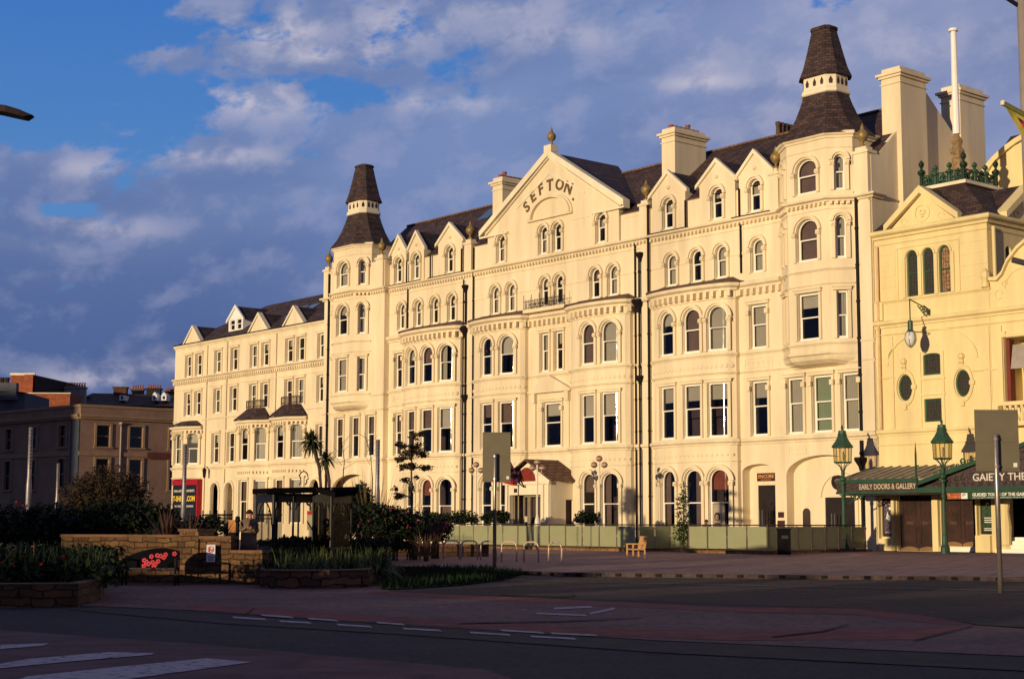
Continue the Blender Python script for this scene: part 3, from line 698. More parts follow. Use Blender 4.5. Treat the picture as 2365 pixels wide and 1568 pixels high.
# recess: doors, round emblem, niche
d2=MB().use(darkp); d2.box(Pr,47.1,49.0,.02,.09,.3,3.05); d2=d2.build('door',darkp,hotel)
m=MB().use(MATS['steel_handle'])
for x in (48.0,48.2): m.tube([W(x,.15,1.2),W(x,.15,2.2)],.025,6)
m.build('handle',MATS['steel_handle'],d2)
m=MB().use(cream); m.ring(Pr,47.95,3.05,1.15,1.35,.0,.10,n=12); m.box(Pr,46.85,47.09,.0,.12,.3,3.05); m.box(Pr,49.01,49.2,.0,.12,.3,3.05); m.build('door_frame',cream,d2)
k=MB().use(darkp); k.ring(Pr,47.9,3.85,.0,.42,.02,.08,0,2*math.pi,20); em=k.build('emblem',darkp,hotel)
k=MB(); k.prism(Pr,[(47.7,3.95),(47.9,3.62),(48.1,3.95)],.085,.10); k.prism(Pr,[(47.8,4.0),(47.9,3.8),(48.0,4.0)],.101,.112); k.build('emblem_mark',mat('copper_mark',(.42,.16,.06),.5,.3),em)
k=MB().use(dark); k.prism(Pr,hole(45.75,.5,1.2,2.5,1),.015,.04); k.build('niche',dark,hotel)
k=MB().use(MATS['maroon_board']); k.box(flat(.0),44.25,44.75,.0,.03,1.4,1.85); k.box(flat(.0),44.3,44.7,.0,.03,2.0,2.3); k=k.build('notice_board',MATS['maroon_board'],hotel)
# poster in the right-hand bay window (plain generic stand-in portrait)
b=Bow(*bow_spec[3][:2],.28,.66); uu=b.u(40.5)
k=MB().use(mat('poster_paper',(.50,.44,.33),.7)); k.box(b.P,uu-.48,uu+.48,-.16,-.14,1.0,2.75); po=k.build('poster',MATS['poster_paper'],hotel)
k=MB().use(mat('poster_ink',(.10,.03,.03),.7)); k.ring(b.P,uu,2.05,0,.20,-.13,-.12,0,2*math.pi,12,1.25); k.prism(b.P,[(uu-.4,1.0),(uu+.42,1.0),(uu+.32,1.55),(uu+.12,1.72),(uu-.14,1.72),(uu-.34,1.5)],-.13,-.12); k.use(mat('poster_face',(.45,.33,.22),.7)); k.ring(b.P,uu+.0,2.0,0,.13,-.118,-.11,0,2*math.pi,10,1.3); k.build('poster_figure',None,po)
# porch
m=MB().use(cream2)
def pz(o): return 4.2
o1=2.5
wall(m,flat(o1),[(24.4,.3),(28.6,.3),(28.6,4.2),(26.5,5.35),(24.4,4.2)],[[(24.75,.301),(27.75,.301),(27.75,3.4),(24.75,3.4)]],.3)
Ps,Ls=facet((28.6,o1),(28.6,0)); wall(m,Ps,rect(0,Ls,.3,4.2),[[(1.25,.301),(1.85,.301),(1.85,3.1),(1.25,3.1)]],.15)
Ps2,_=facet((24.4,0),(24.4,o1)); wall(m,Ps2,rect(0,Ls,.3,4.2),[],0)
for x in (24.45,27.85,28.35): m.box(flat(o1),x,x+.22,.0,.12,.3,4.1)
m.box(flat(o1),24.3,28.7,.0,.2,4.02,4.2)
porch=m.build('porch',cream2,hotel)
m=MB().use(tiles)
for x in (-1,1): m.hexa([W(26.5,o1+.25,5.5),W(26.5+x*2.45,o1+.25,4.2),W(26.5+x*2.45,-.0,4.2),W(26.5,.0,5.5),W(26.5,o1+.25,5.58),W(26.5+x*2.45,o1+.25,4.28),W(26.5+x*2.45,-.0,4.28),W(26.5,.0,5.58)])
m.build('porch_roof',tiles,porch)
m=MB(); m.prism(flat(o1),[(26.4+.85*math.cos(math.pi*i/12),4.02+.2+.85*math.sin(math.pi*i/12)) for i in range(13)],.005,.03); m.build('fanlight',mat('red_fanlight',(.22,.03,.015),.5,var=.3,scale=8),porch)
m=MB().use(dark); m.box(flat(o1),24.75,27.75,-1.2,-1.1,.3,3.4); m.box(W,28.0,28.4,.5,1.3,.3,3.1); m.box(flat(o1),24.7,27.8,-1.2,-.31,3.4,3.5)
m.build('interior',dark,porch)
m=MB().use(mat('sliding_door_frame',(.30,.24,.16),.5)); 
for x in (24.8,25.2,25.75,26.15,26.3,26.9,27.3,27.65): m.box(flat(o1),x,x+.08,-.35,-.3,.3,3.35)
m.box(flat(o1),25.75,27.35,-.35,-.3,3.28,3.35)
d3=m.build('door',MATS['sliding_door_frame'],porch)
m=MB().use(MATS['poster_paper']); m.box(flat(o1),25.85,26.13,-.29,-.28,1.75,2.1); m.box(flat(o1),23.1,24.05,-1.2,-1.17,1.7,2.6)
m.build('notice',mat('yellow_notice',(.62,.50,.12),.6),porch)
m=MB().use(MATS['maroon_board']); m.box(flat(o1),25.2,25.5,.01,.03,3.55,3.8); m.build('plaque',MATS['maroon_board'],porch)
for nm,s0,zt,side,colr in (('a',26.35,5.95,-1,'navy'),('b',26.35,5.9,-1,'red')):
    dx=-.75 if nm=='a' else -1.55; root=thing('flag',W(26.35,o1+.2,3.95),'dark blue flag hanging from a slanted pole over the hotel porch door' if nm=='a' else 'red flag hanging low beside the porch, left of the dark blue flag','flag','flags over the hotel porch')
    tp=W(26.35+dx,o1+1.0,5.9 if nm=='a' else 5.1); m=MB().use(iron); m.tube([W(26.35,o1+.15,3.85),tp],.035,6); m.build('flagpole',mat('flag_pole_wood',(.10,.05,.03),.6),root)
    m=MB(); pv=None
    for i in range(9):
        t=i/8; a=tp.lerp(W(26.35,o1+.15,3.85),t*.62+.02); b_=a+Vector((.05*math.sin(t*9),.06*math.cos(t*7),-(.5+.9*(1-t)) if nm=='a' else -(.35+.5*(1-t))))
        if pv: m.face([pv[0],a,b_,pv[1]])
        pv=(a,b_)
    m.build('cloth',mat('navy_flag',(.02,.018,.05),.9,var=.5,scale=6,col2=(.20,.02,.02)) if nm=='a' else mat('red_flag',(.40,.02,.02),.9),root)
# ================================================================ TERRACE WING LEFT OF THE HOTEL
white2=mat('white_dormer_paint',(.74,.72,.70),.7,var=.05)
redp=mat('red_shop_paint',(.32,.010,.022),.5,var=.1)
blackp=mat('black_shop_board',(.012,.012,.016),.5)
bayglass=glassmat('bay_glass',(.80,.78,.78),-.072,.3,.05)
def house(s0,s1,label,bay=None,wins4=(),wins2=(),doors=(),baytop=True,gables=(),shop=False):
    h=thing('terraced_house',W((s0+s1)/2,0,.3),label,'terraced house','cream terraced houses joined to the hotel')
    P=flat(0); hs=[]; wl=[]
    for x in wins4:
        wl.append((x,1.12,14.2,16.08,0)); 
        wl.append((x,1.12,10.8,12.85,0))
    for x in wins2: wl.append((x,1.2,6.6,9.1,0))
    hs=[hole(*w) for w in wl]
    m=MB().use(cream)
    dh=[[(x-.62,.301),(x+.62,.301)]+hole(x,1.24,.3,4.95,1)[2:] for x in doors]
    if bay: 
        zt=9.9; a,b=bay[0]+.12,bay[3]-.12
        wall(m,P,[(s0,.3),(a,.3),(a,zt),(b,zt),(b,.3),(s1,.3),(s1,17.05),(s0,17.05)],hs+dh,.22)
    m.face([W(s0,0,.3),W(s0,0,17.05),W(s0,-10,17.05),W(s0,-10,.3)]); m.face([W(s1,-.3,.3),W(s1,-.3,17.05),W(s1,-10,17.05),W(s1,-10,.3)])
    m.build('wall',cream,h)
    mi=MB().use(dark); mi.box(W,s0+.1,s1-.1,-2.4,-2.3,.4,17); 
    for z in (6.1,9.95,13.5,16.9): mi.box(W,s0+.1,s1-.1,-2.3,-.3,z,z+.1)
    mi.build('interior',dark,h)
    for i,w in enumerate(wl):
        cu=[('half',plum),('full',net),('top',blind),('right',net),('sides',net)][(i*3+int(abs(s0)))%5]
        window(h,P,*w,1,cu[0],cu[1],sm=cream)
    m=MB().use(cream)
    edges=[(s0,0),(s1,0)]
    mould(m,edges,PROF(13.85,.26,.34)); dentils(m,edges,.33,.15,0,.22,13.58,13.85); m.cut(); mould(m,edges,PROF(16.75,.30,.22)); m.cut(); mould(m,edges,PROF(13.1,.07,.05))
    m.build('cornice',cream,h)
    m=MB().use(cream)
    if bay:
        for e in ([(s0,0),(bay[0]-.0,0)],[(bay[3],0),(s1,0)]):
            mould(m,e,PROF(6.1,.28,.2)); m.cut(); mould(m,e,PROF(10.3,.14,.1)); m.cut()
    m.build('string_course',cream,h)
    m=MB().use(iron); m.box(W,s0,s1,-.05,.26,17.052,17.12); m.build('gutter',mat('gutter_cream',(.30,.22,.14),.7),h)
    for x in gables:
        g=MB().use(cream); g.prism(flat(.05),[(x-1.45,17.0),(x+1.45,17.0),(x,18.45)],-.25,.04); gg=g.build('gable',cream,h)
        k=MB().use(cream2)
        for q in (-1,1): k.prism(flat(.05),[(x+q*1.6,16.98),(x+q*1.6,17.16),(x,18.68),(x,18.46)],-.28,.12)
        k.build('coping',cream2,gg)
        r=MB().use(slate)
        for q in (-1,1): r.face([W(x+q*1.5,-.1,17.15),W(x,-.1,18.6),W(x,-2.35,18.6),W(x+q*1.5,-.1-.1,17.15)])
        r.build('roof',slate,gg)
    if bay:
        a,b,c,d=bay; D=.95; pl=[(a,0),(b,D),(c,D),(d,0)]; zb=.3 if not shop else 5.35
        F=[facet(pl[i],pl[i+1]) for i in range(3)]
        m=MB().use(cream); jobs=[]
        for i,(Q,L) in enumerate(F):
            w=1.30 if i==1 else .98; lv=[(6.6,9.2,.35)]+([] if shop else [(1.6,5.05,0)])
            wall(m,Q,rect(0,L,zb,9.9),[hole(L/2,w,z0,z1,ar) for z0,z1,ar in lv],.2); jobs+=[(Q,L/2,w,z0,z1,ar) for z0,z1,ar in lv]
        m.build('bay',cream,h)
        for i,j in enumerate(jobs): window(h,*j,1,('half','full','top')[i%3],(plum,net,blind)[i%3],depth=.16,sm=cream,glz=bayglass)
        m=MB().use(cream); mould(m,pl,PROF(9.45,.38,.34)); dentils(m,pl,.36,.15,0,.24,9.2,9.45)
        if not shop: mould(m,pl,PROF(6.05,.28,.22)); dentils(m,[(b,D),(c,D)],.3,.12,0,.12,5.55,5.75); dentils(m,[(c,D),(d,0)],.3,.12,0,.12,5.55,5.75)
        else: mould(m,pl,PROF(6.15,.2,.2)); mould(m,pl,PROF(5.36,.12,.1))
        m.build('cornice',cream,h)
        r=MB().use(slate); e=offs(pl,.42); zt=10.85 if not shop else 10.35
        top=[(a+.9,.02),(b+.35,.35),(c-.35,.35),(d-.9,.02)]
        for i in range(3): r.face([W(*e[i],9.88),W(*e[i+1],9.88),W(*top[i+1],zt),W(*top[i],zt)])
        r.face([W(*p,zt) for p in top]); r.face([W(*e[i],9.86) for i in range(4)]); r.build('bay_roof',slate,h)
        if not shop:
            m=MB().use(mat('rusty_iron',(.10,.05,.03),.8))
            q=[(a+.9,.05),(b+.3,.4),(c-.3,.4),(d-.9,.05)]
            for u,v in zip(q,q[1:]):
                for t in range(7):
                    s_=u[0]+(v[0]-u[0])*t/7; o_=u[1]+(v[1]-u[1])*t/7; m.tube([W(s_,o_,10.86),W(s_,o_,11.5)],.02,4)
                m.tube([W(*u,11.45),W(*v,11.45)],.025,4); m.tube([W(*u,11.0),W(*v,11.0)],.02,4)
            m.build('balcony_rail',MATS['rusty_iron'],h)
    for i,x in enumerate(doors):
        m=MB().use(cream); m.box(P,x-.7,x+.7,-1.0,-.95,.3,5.0); m.build('recess_wall',cream,h)
        m=MB().use(darkp); m.box(P,x-.5,x+.5,-.94,-.88,.3,3.4); dd=m.build('door',darkp,h)
        k=MB().use(glass); k.box(P,x-.3,x+.3,-.875,-.87,1.6,3.2); k.build('pane',skym,dd)
        k=MB().use(cream); k.ring(P,x,4.95-.62,.64,.85,-.01,.1,n=12); k.box(P,x-.85,x-.64,-.01,.08,.3,4.3); k.box(P,x+.64,x+.85,-.01,.08,.3,4.3); k.build('door_frame',cream,dd)
    return h
def pipe(h,s,o,z0,z1,r=.06,m_=None):
    m=MB(); m.tube([W(s,o,z0),W(s,o,z1)],r,8)
    for i in range(int((z1-z0)/2)): m.lathe(W(s,o,z0+1+i*2),[(r*1.35,0),(r*1.35,.1)],8)
    m.build('drainpipe',m_ or cream,h)
hA=house(-24.6,-15.5,'end terraced house with a red-framed black shop front below its first-floor bay',(-24.0,-22.75,-20.7,-19.4),(-22.02,-20.2,-16.85),(-16.95,),(-16.95,),gables=(-21.4,),shop=True)
hB=house(-15.498,-7.6,'middle terraced house, its slate-roofed bay standing between the shop house and the hotel-side house',(-12.9,-11.6,-9.5,-8.2),(-14.1,-10.95,-9.15),(-14.35,),(-14.55,),gables=(-10.3,))
hC=house(-7.598,.35,'terraced house adjoining the left spire of the hotel, with a slate-roofed bay behind the palms',(-7.5,-6.2,-4.1,-2.8),(-5.5,-3.8,-.8),(-.8,),(-1.5,),gables=(-4.9,))
pipe(hB,-15.3,.1,.4,16.7); pipe(hC,-7.45,.1,10,16.7); pipe(hA,-18.7,.1,.4,16.7,.05)
def roofquad(h,pts,name='roof'): 
    r=MB().use(slate); 
    for p in pts: r.face([W(*q) for q in p])
    return r.build(name,slate,h)
rC=roofquad(hC,[[(-7.6,.1,17.1),(.35,.1,17.1),(.35,-5,20.45),(-7.6,-5,20.45)],[(-7.6,-5,20.45),(.35,-5,20.45),(.35,-10,17.1),(-7.6,-10,17.1)]])
rB=roofquad(hB,[[(-15.5,.1,17.1),(-7.6,.1,17.1),(-7.6,-5,20.45),(-15.5,-5,20.45)],[(-15.5,-5,20.45),(-7.6,-5,20.45),(-7.6,-10,17.1),(-15.5,-10,17.1)]])
roofquad(hA,[[(-24.7,.1,17.1),(-15.5,.1,17.1),(-15.5,-5,20.45),(-17.5,-5,20.45)],[(-24.7,.1,17.1),(-17.5,-5,20.45),(-24.7,-10,17.1)],[(-17.5,-5,20.45),(-15.5,-5,20.45),(-15.5,-10,17.1),(-24.7,-10,17.1)]])
for rr,s in ((rC,-7.2),(rC,-2.2),(rB,-8.9)):
    k=MB(); q=lambda s,t,d: W(s,.1-5.1*t,17.1+3.35*t+d)
    k.hexa([q(s,.3,.03),q(s+1.3,.3,.03),q(s+1.3,.62,.03),q(s,.62,.03),q(s,.3,.09),q(s+1.3,.3,.09),q(s+1.3,.62,.09),q(s,.62,.09)]); k.build('skylight',skym,rr)
# white dormer on house A/B line
dm=MB().use(white2); P=flat(-.9)
wall(dm,P,[(-16.9,17.5),(-14.5,17.5),(-14.5,18.75),(-15.7,19.75),(-16.9,18.75)],[hole(-16.25,.8,17.75,18.75),hole(-15.15,.8,17.75,18.75)],.12)
for s_ in (-16.9,-14.5): dm.face([W(s_,-.9,17.5),W(s_,-.9,18.8),W(s_,-2.7,18.8)])
dmo=dm.build('dormer',white2,hB)
r=MB().use(slate)
for x in (-1,1): r.face([W(-15.7+x*1.4,-.75,18.65),W(-15.7,-.75,19.82),W(-15.7,-4.1,19.82),W(-15.7+x*1.4,-2.3,18.65)])
r.build('roof',slate,dmo)
k=MB().use(white2)
for x in (-1,1): k.prism(P,[(-15.7+x*1.45,18.45),(-15.7+x*1.45,18.7),(-15.7,19.95),(-15.7,19.68)],.0,.14)
k.build('bargeboard',white2,dmo)
for x in (-16.25,-15.15): window(dmo,P,x,.8,17.75,18.75,0,0,None,None,depth=.1)
# shop front under bay A
s=MB().use(redp); s.box(W,-23.6,-19.1,.0,.50,4.85,5.34); s.box(W,-19.3,-19.1,.0,.45,.3,4.848); sf=s.build('shop_front',redp,hA)
s=MB().use(blackp); s.box(W,-23.6,-19.31,.0,.40,.3,4.845); bb=s.build('shop_board',blackp,sf)
k=MB(); Pq=flat(.40)
lettering(k,Pq,-21.55,.01,4.35,'MAN GIFTS & GARMENTS',.30,.01,width=3.6); lettering(k,Pq,-21.55,.01,3.05,'THE OFFICIAL TT MERCHANDISE',.24,.01,width=3.4)
k.build('lettering',mat('white_letters',(.75,.72,.66),.6),bb)
k=MB(); lettering(k,Pq,-21.55,.01,3.68,'T-SHIRTS.COM',.62,.012,width=3.9,bold=.02); k.build('lettering',mat('yellow_letters',(.75,.50,.06),.6),bb)
k=MB().use(iron); b=W(-17.9,.5,5.35)
k.lathe(b,[(.02,.95),(.12,.8),(.2,.7),(.17,.66),(.12,.2),(.14,.16),(.05,.05),(0,0)],6); k.tube([W(-17.9,.0,6.2),W(-17.9,.5,6.4),W(-17.9,.5,6.2)],.03,5)
k.build('lantern',iron,hA)
# ================================================================ THEATRE
th=thing('theatre_building',W(54,0,.35),'yellow stucco theatre with green stained-glass windows, pediment and GAIETY THEATRE canopy at the right edge','theatre')
stg=mat('leaded_glass',(.055,.045,.035),.25,spec=.6,var=.6,scale=14,col2=(.015,.02,.015))
stgl=mat('lit_look_leaded_glass',(.34,.20,.10),.3,spec=.6,var=.5,scale=6,col2=(.08,.03,.02))  # brighter copy of the leaded glass, lit look put into its colour
L0,L1=50.97,57.62
P=flat(0)
def oval(uc,zc,a,b,n=20): return [(uc+a*math.cos(2*math.pi*i/n),zc+b*math.sin(2*math.pi*i/n)) for i in range(n)]
hs=[hole(x,.66,12.95,15.28,1) for x in (53.28,54.23,55.18)]
ov=[oval(52.68,8.42,.42,.66),oval(56.02,8.42,.42,.66)]; sq=[hole(54.27,1.0,8.95,10.02,.25),hole(54.27,1.0,6.65,7.78)]
m=MB().use(yellow)
wall(m,P,[(L0,.35),(L1,.35),(L1,16.1),(L0,16.1)],hs+ov+sq+[[(51.05,1.05),(51.75,1.05),(51.75,2.95),(51.05,2.95)],[(51.98,.36),(54.15,.36),(54.15,3.35),(51.98,3.35)],[(54.55,.62),(56.6,.62),(56.6,3.35),(54.55,3.35)],[(56.72,1.2),(57.5,1.2),(57.5,3.2),(56.72,3.2)]],.2)
P2,_=facet((L1,0),(L1,-7)); wall(m,P2,rect(0,7,12.6,16.1),[hole(1.75,.5,13.2,15.1,1),hole(2.75,.5,13.2,15.1,1)],.2)
m.face([W(L0,0,.35),W(L0,0,16.1),W(L0,-7,16.1),W(L0,-7,.35)])
m.build('wall',yellow,th)
m=MB().use(dark); m.box(W,L0+.1,L1-.1,-1.6,-1.5,.4,16); m.box(W,L0+.1,L1-.1,-1.5,-.3,12.4,12.5); m.box(W,L0+.1,L1-.1,-1.5,-.3,3.9,4.0); m.build('interior',dark,th)
def leaded(PP,poly,o,gm,name='window',fr=.085):
    u0=min(p[0] for p in poly); u1=max(p[0] for p in poly); z0=min(p[1] for p in poly); z1=max(p[1] for p in poly); cu=(u0+u1)/2; cz=(z0+z1)/2
    m=MB().use(greeniron); n=len(poly)
    inn=[(cu+(u-cu)*(1-2*fr/(u1-u0)),cz+(z-cz)*(1-2*fr/(z1-z0))) for u,z in poly]
    for i in range(n):
        a,b_,c_,d_=poly[i],poly[(i+1)%n],inn[(i+1)%n],inn[i]
        m.hexa([PP(*p[:1],o-.04,p[1]) for p in (a,b_,c_,d_)]+[PP(*p[:1],o+.04,p[1]) for p in (a,b_,c_,d_)])
    if z1-z0>1.5: m.box(PP,inn[0][0] if 0 else u0+fr,u1-fr,o-.03,o+.05,cz-.04,cz+.05)
    w=m.build(name,greeniron,th)
    g=MB(); g.face([PP(u,o,z) for u,z in inn]); g.build('pane',gm,w)
    k=MB().use(mat('lead_came',(.02,.02,.018),.7))
    x=u0+.16
    while x<u1-.1:
        zz=[z for z in (z0+(z1-z0)*t/24 for t in range(25)) if inpoly(x,z,inn)]
        if zz: k.box(PP,x-.008,x+.008,o+.003,o+.012,zz[0],zz[-1])
        x+=.15
    z=z0+.18
    while z<z1-.1:
        xx=[q for q in (u0+(u1-u0)*t/24 for t in range(25)) if inpoly(q,z,inn)]
        if xx: k.box(PP,xx[0],xx[-1],o+.003,o+.012,z-.008,z+.008)
        z+=.19
    k.build('leading',MATS['lead_came'],w)
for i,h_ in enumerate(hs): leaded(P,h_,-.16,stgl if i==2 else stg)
for h_ in ov+sq: leaded(P,h_,-.14,stg)
for h_ in (hole(1.75,.5,13.2,15.1,1),hole(2.75,.5,13.2,15.1,1)): leaded(P2,h_,-.14,stg)
m=MB().use(yellow)
cp=[(L0,0),(L1,0),(L1,-7)]
mould(m,cp,PROF(16.05,.42,.38)); m.cut(); mould(m,cp,PROF(15.72,.08,.06)); m.cut(); mould(m,cp,PROF(12.74,.16,.12))
lo=[(L0,0),(66,0)]
m.cut(); mould(m,lo,PROF(11.5,.36,.26)); m.cut(); mould(m,lo,PROF(11.1,.1,.08)); m.cut(); mould(m,[(L0,0),(58.2,0)],PROF(6.05,.30,.18)); m.cut(); mould(m,[(L0,0),(58.2,0)],PROF(5.55,.08,.06)); m.cut(); mould(m,[(L0,0),(52.2,0)],PROF(8.9,.1,.07)); m.cut(); mould(m,[(56.6,0),(58.2,0)],PROF(8.9,.1,.07))
m.build('cornice',yellow,th)
m=MB().use(yellow)
for x in (53.28,54.23,55.18):
    m.ring(P,x,14.95,.345,.45,-.01,.07,n=12); 
for x in (52.8,53.755,54.705,55.66): m.box(P,x-.1,x+.1,-.01,.08,12.92,14.93)
m.box(P,52.3,56.05,-.01,.05,15.44,15.52); m.box(P,52.35,52.44,-.01,.05,12.92,15.43); m.box(P,55.98,56.07,-.01,.05,12.92,15.43)
for cz,r0,r1,uc in ((8.42,.47,.62,52.68),(8.42,.47,.62,56.02)):
    m.ring(P,uc,cz,r0,r1,-.01,.08,0,2*math.pi,24,1.5); m.box(P,uc+.42,uc+.7,-.01,.12,cz-.1,cz+.1); m.box(P,uc-.1,uc+.1,-.01,.12,cz-1.1,cz-.8); m.box(P,uc-.1,uc+.1,-.01,.12,cz+.8,cz+1.15)
m.ring(P,54.27,9.6,2.55,2.66,-.01,.07,0,math.pi,26,.62)
m.box(P,53.55,53.65,-.01,.06,6.4,10.1); m.box(P,54.89,54.99,-.01,.06,6.4,10.1); m.box(P,53.5,55.05,-.01,.08,7.95,8.03); m.box(P,53.5,55.05,-.01,.08,8.72,8.8)
for x in (50.99,51.75,57.3): m.box(P,x,x+.28,-.01,.07,6.4,11.05)
for x in (50.99,): m.box(P,x,x+.5,-.01,.12,11.9,12.9); 
m.build('moulding',yellow,th)
m=MB().use(yellow)  # dressed joints as thin raised courses
for k in range(5):
    for a,b in ((L0+.4,52.28),(56.1,L1-.02)): m.box(P,a,b,-.01,.02,12.97+k*.56,12.97+k*.56+.50); m.cut()
m.build('ashlar_course',yellow,th)
for x in (53.0,55.9): 
    k=MB().use(yellow); k.lathe(W(x-.35 if x<54 else x+.1,.06,9.35),[(.05,0),(.16,.06),(.05,.2),(.17,.3),(.17,.45),(.05,.55)],8); k.build('relief_urn',yellow,th)
k=MB().use(yellow); k.lathe(W(L1-.1,.15,12.9),[(.2,0),(.2,.2),(.14,.3),(.24,.5),(.24,.7),(.1,.85),(0,.95)],8); k.build('finial',yellow,th)
# pediments + roof
for PP,a,b,nm in ((P,51.85,56.25,'front'),(P2,1.2,5.8,'side')):
    m=MB().use(yellow); c=(a+b)/2; PQ=(lambda u,o,z,PP=PP:PP(u,o+.05,z)); m.prism(PQ,[(a+.2,16.4),(b-.2,16.4),(c,18.0)],-.3,.06); pd=m.build('pediment',yellow,th)
    k=MB().use(yellow)
    for q in (-1,1): e=c+q*(b-a)/2; k.prism(PQ,[(e,16.38),(e,16.72),(c,18.42),(c,18.04)],-.35,.3)
    k.build('coping',yellow,pd)
    k=MB().use(yellow); k.ring(PQ,c,17.05,.38,.46,.06,.12,0,2*math.pi,18); k.ring(PQ,c,17.05,.12,.22,.06,.14,.3,5.2,10); k.box(PQ,c-.2,c+.2,.06,.13,16.98,17.1); k.ring(PQ,c-1.1,16.75,.16,.2,.06,.1,0,5,8); k.ring(PQ,c+1.1,16.75,.16,.2,.06,.1,0,5,8); k.build('roundel',yellow,pd)
m=MB().use(slate); S0,S1,O0,O1=53.0,55.5,-1.4,-4.2; zt=18.55
e=[(L0,.1),(L1+.1,.1),(L1+.1,-7),(L0,-7)]; t=[(S0,O0),(S1,O0),(S1,O1),(S0,O1)]
for i in range(4): m.face([W(*e[i],16.5),W(*e[(i+1)%4],16.5),W(*t[(i+1)%4],zt),W(*t[i],zt)])
for q in (-1,1): m.face([W(54.05+q*2.2,.05,16.68),W(54.05,.05,18.4),W(54.05,-1.45,18.4),W(54.05+q*2.2,-.05,16.68)])
for q in (-1,1): m.face([W(L1+.05,-3.5+q*2.3,16.68),W(L1+.05,-3.5,18.4),W(L1-2.0,-3.5,18.4),W(L1-.1,-3.5+q*2.3,16.68)])
m.build('roof',slate,th)
m=MB().use(cream2); m.box(W,S0-.25,S1+.25,O1-.25,O0+.25,zt-.05,zt+.12); m.build('roof_platform',cream2,th)
m=MB().use(greeniron)
def crest(a,b,n):
    for i in range(n+1):
        p=Vector(a).lerp(Vector(b),i/n); big=1.25 if i in(0,n) else .92
        m.lathe(W(p.x,p.y,zt+.12),[(.10,0),(.10,.5*big),(.2,.62*big),(.2,.7*big),(.06,.78*big),(.06,.84*big),(.14,.95*big),(.14,1.05*big),(0,1.18*big)],7)
    for i in range(n*3):
        u=(i+.5)/(n*3); p=Vector(a).lerp(Vector(b),u); d=(Vector(b)-Vector(a)).normalized()
        PPc=lambda uu,o,z:W(p.x+d.x*uu-d.y*o,p.y+d.y*uu+d.x*o,z)
        m.ring(PPc,0,zt+.38+.08*math.sin(i*2),.11,.17,-.03,.03,.4,5.6,8); m.ring(PPc,.1,zt+.66,.06,.10,-.03,.03,0,5,6)
        m.box(PPc,-.03,.03,-.02,.02,zt+.12,zt+.7)
    m.tube([W(a[0],a[1],zt+.2),W(b[0],b[1],zt+.2)],.04,5); m.tube([W(a[0],a[1],zt+.72),W(b[0],b[1],zt+.72)],.03,5)
for a,b in (((S0,O0),(S1,O0)),((S1,O0),(S1,O1)),((S1,O1),(S0,O1)),((S0,O1),(S0,O0))): crest(a,b,3)
m.build('cresting',greeniron,th)
m=MB().use(mat('weathered_stone',(.30,.19,.10),.85,var=.3,scale=5,bump=.4,bscale=12)); m.lathe(W(54.2,-2.8,zt+.1),[(.50,0),(.47,.5),(.36,1.5),(.24,1.62),(.27,1.75),(.38,1.9),(.38,2.02),(.22,2.2),(.30,2.42),(.30,2.55),(.15,2.75),(.12,3.0)],8); m.build('pole_base',MATS['weathered_stone'],th)
fp=MB().use(mat('white_flagpole_paint',(.78,.74,.70),.45,var=.03)); fp.lathe(W(54.2,-2.8,21.5),[(.20,0),(.18,2.2),(.15,5.35),(.13,5.4),(.25,5.42),(.25,5.55),(.12,5.6)],10); fp.build('flagpole',MATS['white_flagpole_paint'],th)
# wing to the right with the shaped gable, balcony and auditorium gable behind
m=MB().use(yellow)
gx=[(57.63,11.9),(57.63,13.15)]
cur=[(57.75,13.2),(58.15,13.15),(58.45,13.4),(58.75,13.95),(59.3,14.5),(60.1,15.0),(61.2,15.3),(62.5,15.45)]
wall(m,P,[(57.63,.35),(66,.35),(66,15.45)]+cur[::-1]+[(57.63,13.2)],[[(58.3,7.35),(64,7.35),(64,10.4),(58.3,10.4)],[(58.2,.9),(64,.9),(64,5.4),(58.2,5.4)]],.5)
m.build('wing_wall',yellow,th)
m=MB().use(yellow); pv=None
for (a,b),(c,d) in zip(cur,cur[1:]): 
    m.hexa([W(a,-.4,b),W(c,-.4,d),W(c,.22,d),W(a,.22,b),W(a,-.4,b+.17),W(c,-.4,d+.17),W(c,.22,d+.17),W(a,.22,b+.17)])
m.ring(P,58.15,12.5,.18,.25,-.01,.05,0,5.4,12); m.ring(P,58.5,12.95,.12,.18,-.01,.05,0,5,10); m.ring(P,59.5,12.6,1.0,1.08,-.01,.05,1.2,2.9,10)
m.box(P,58.0,58.28,-.01,.10,6.5,11.0); m.box(P,58.28,58.5,-.01,.16,10.42,10.7); m.box(P,58.5,64,-.01,.1,10.42,10.6); m.build('moulding',yellow,th)
m=MB().use(dark); m.box(W,55,66,-2.2,-2.1,.4,5.6); m.box(W,57.7,66,-2.1,-.5,5.45,5.55); m.build('interior',dark,th)
m=MB().use(yellow); m.box(W,57.7,58.3,-1.6,-.5,7.3,10.5); m.box(W,58.3,65,-1.6,-.5,10.405,10.5); m.box(W,58.3,65,-1.6,-.5,7.2,7.3); m.build('recess_side',yellow,th)
m=MB().use(mat('maroon_paint',(.16,.03,.02),.7)); m.box(W,58.31,58.5,-.6,-.2,7.36,10.35); m.build('pilaster',MATS['maroon_paint'],th)
m=MB().use(yellow); m.box(W,58.3,64,-1.6,-1.5,7.3,10.4); m.build('recess_wall',yellow,th)
m=MB().use(greeniron); m.box(W,59.5,62,-1.49,-1.42,7.8,8.9); m.box(W,59.5,62,-1.49,-1.42,9.9,10.2); m.use(mat('pink_curtain',(.40,.14,.08),.8)); m.box(W,59.75,59.95,-1.41,-1.4,7.95,8.8); m.build('window',greeniron,th)
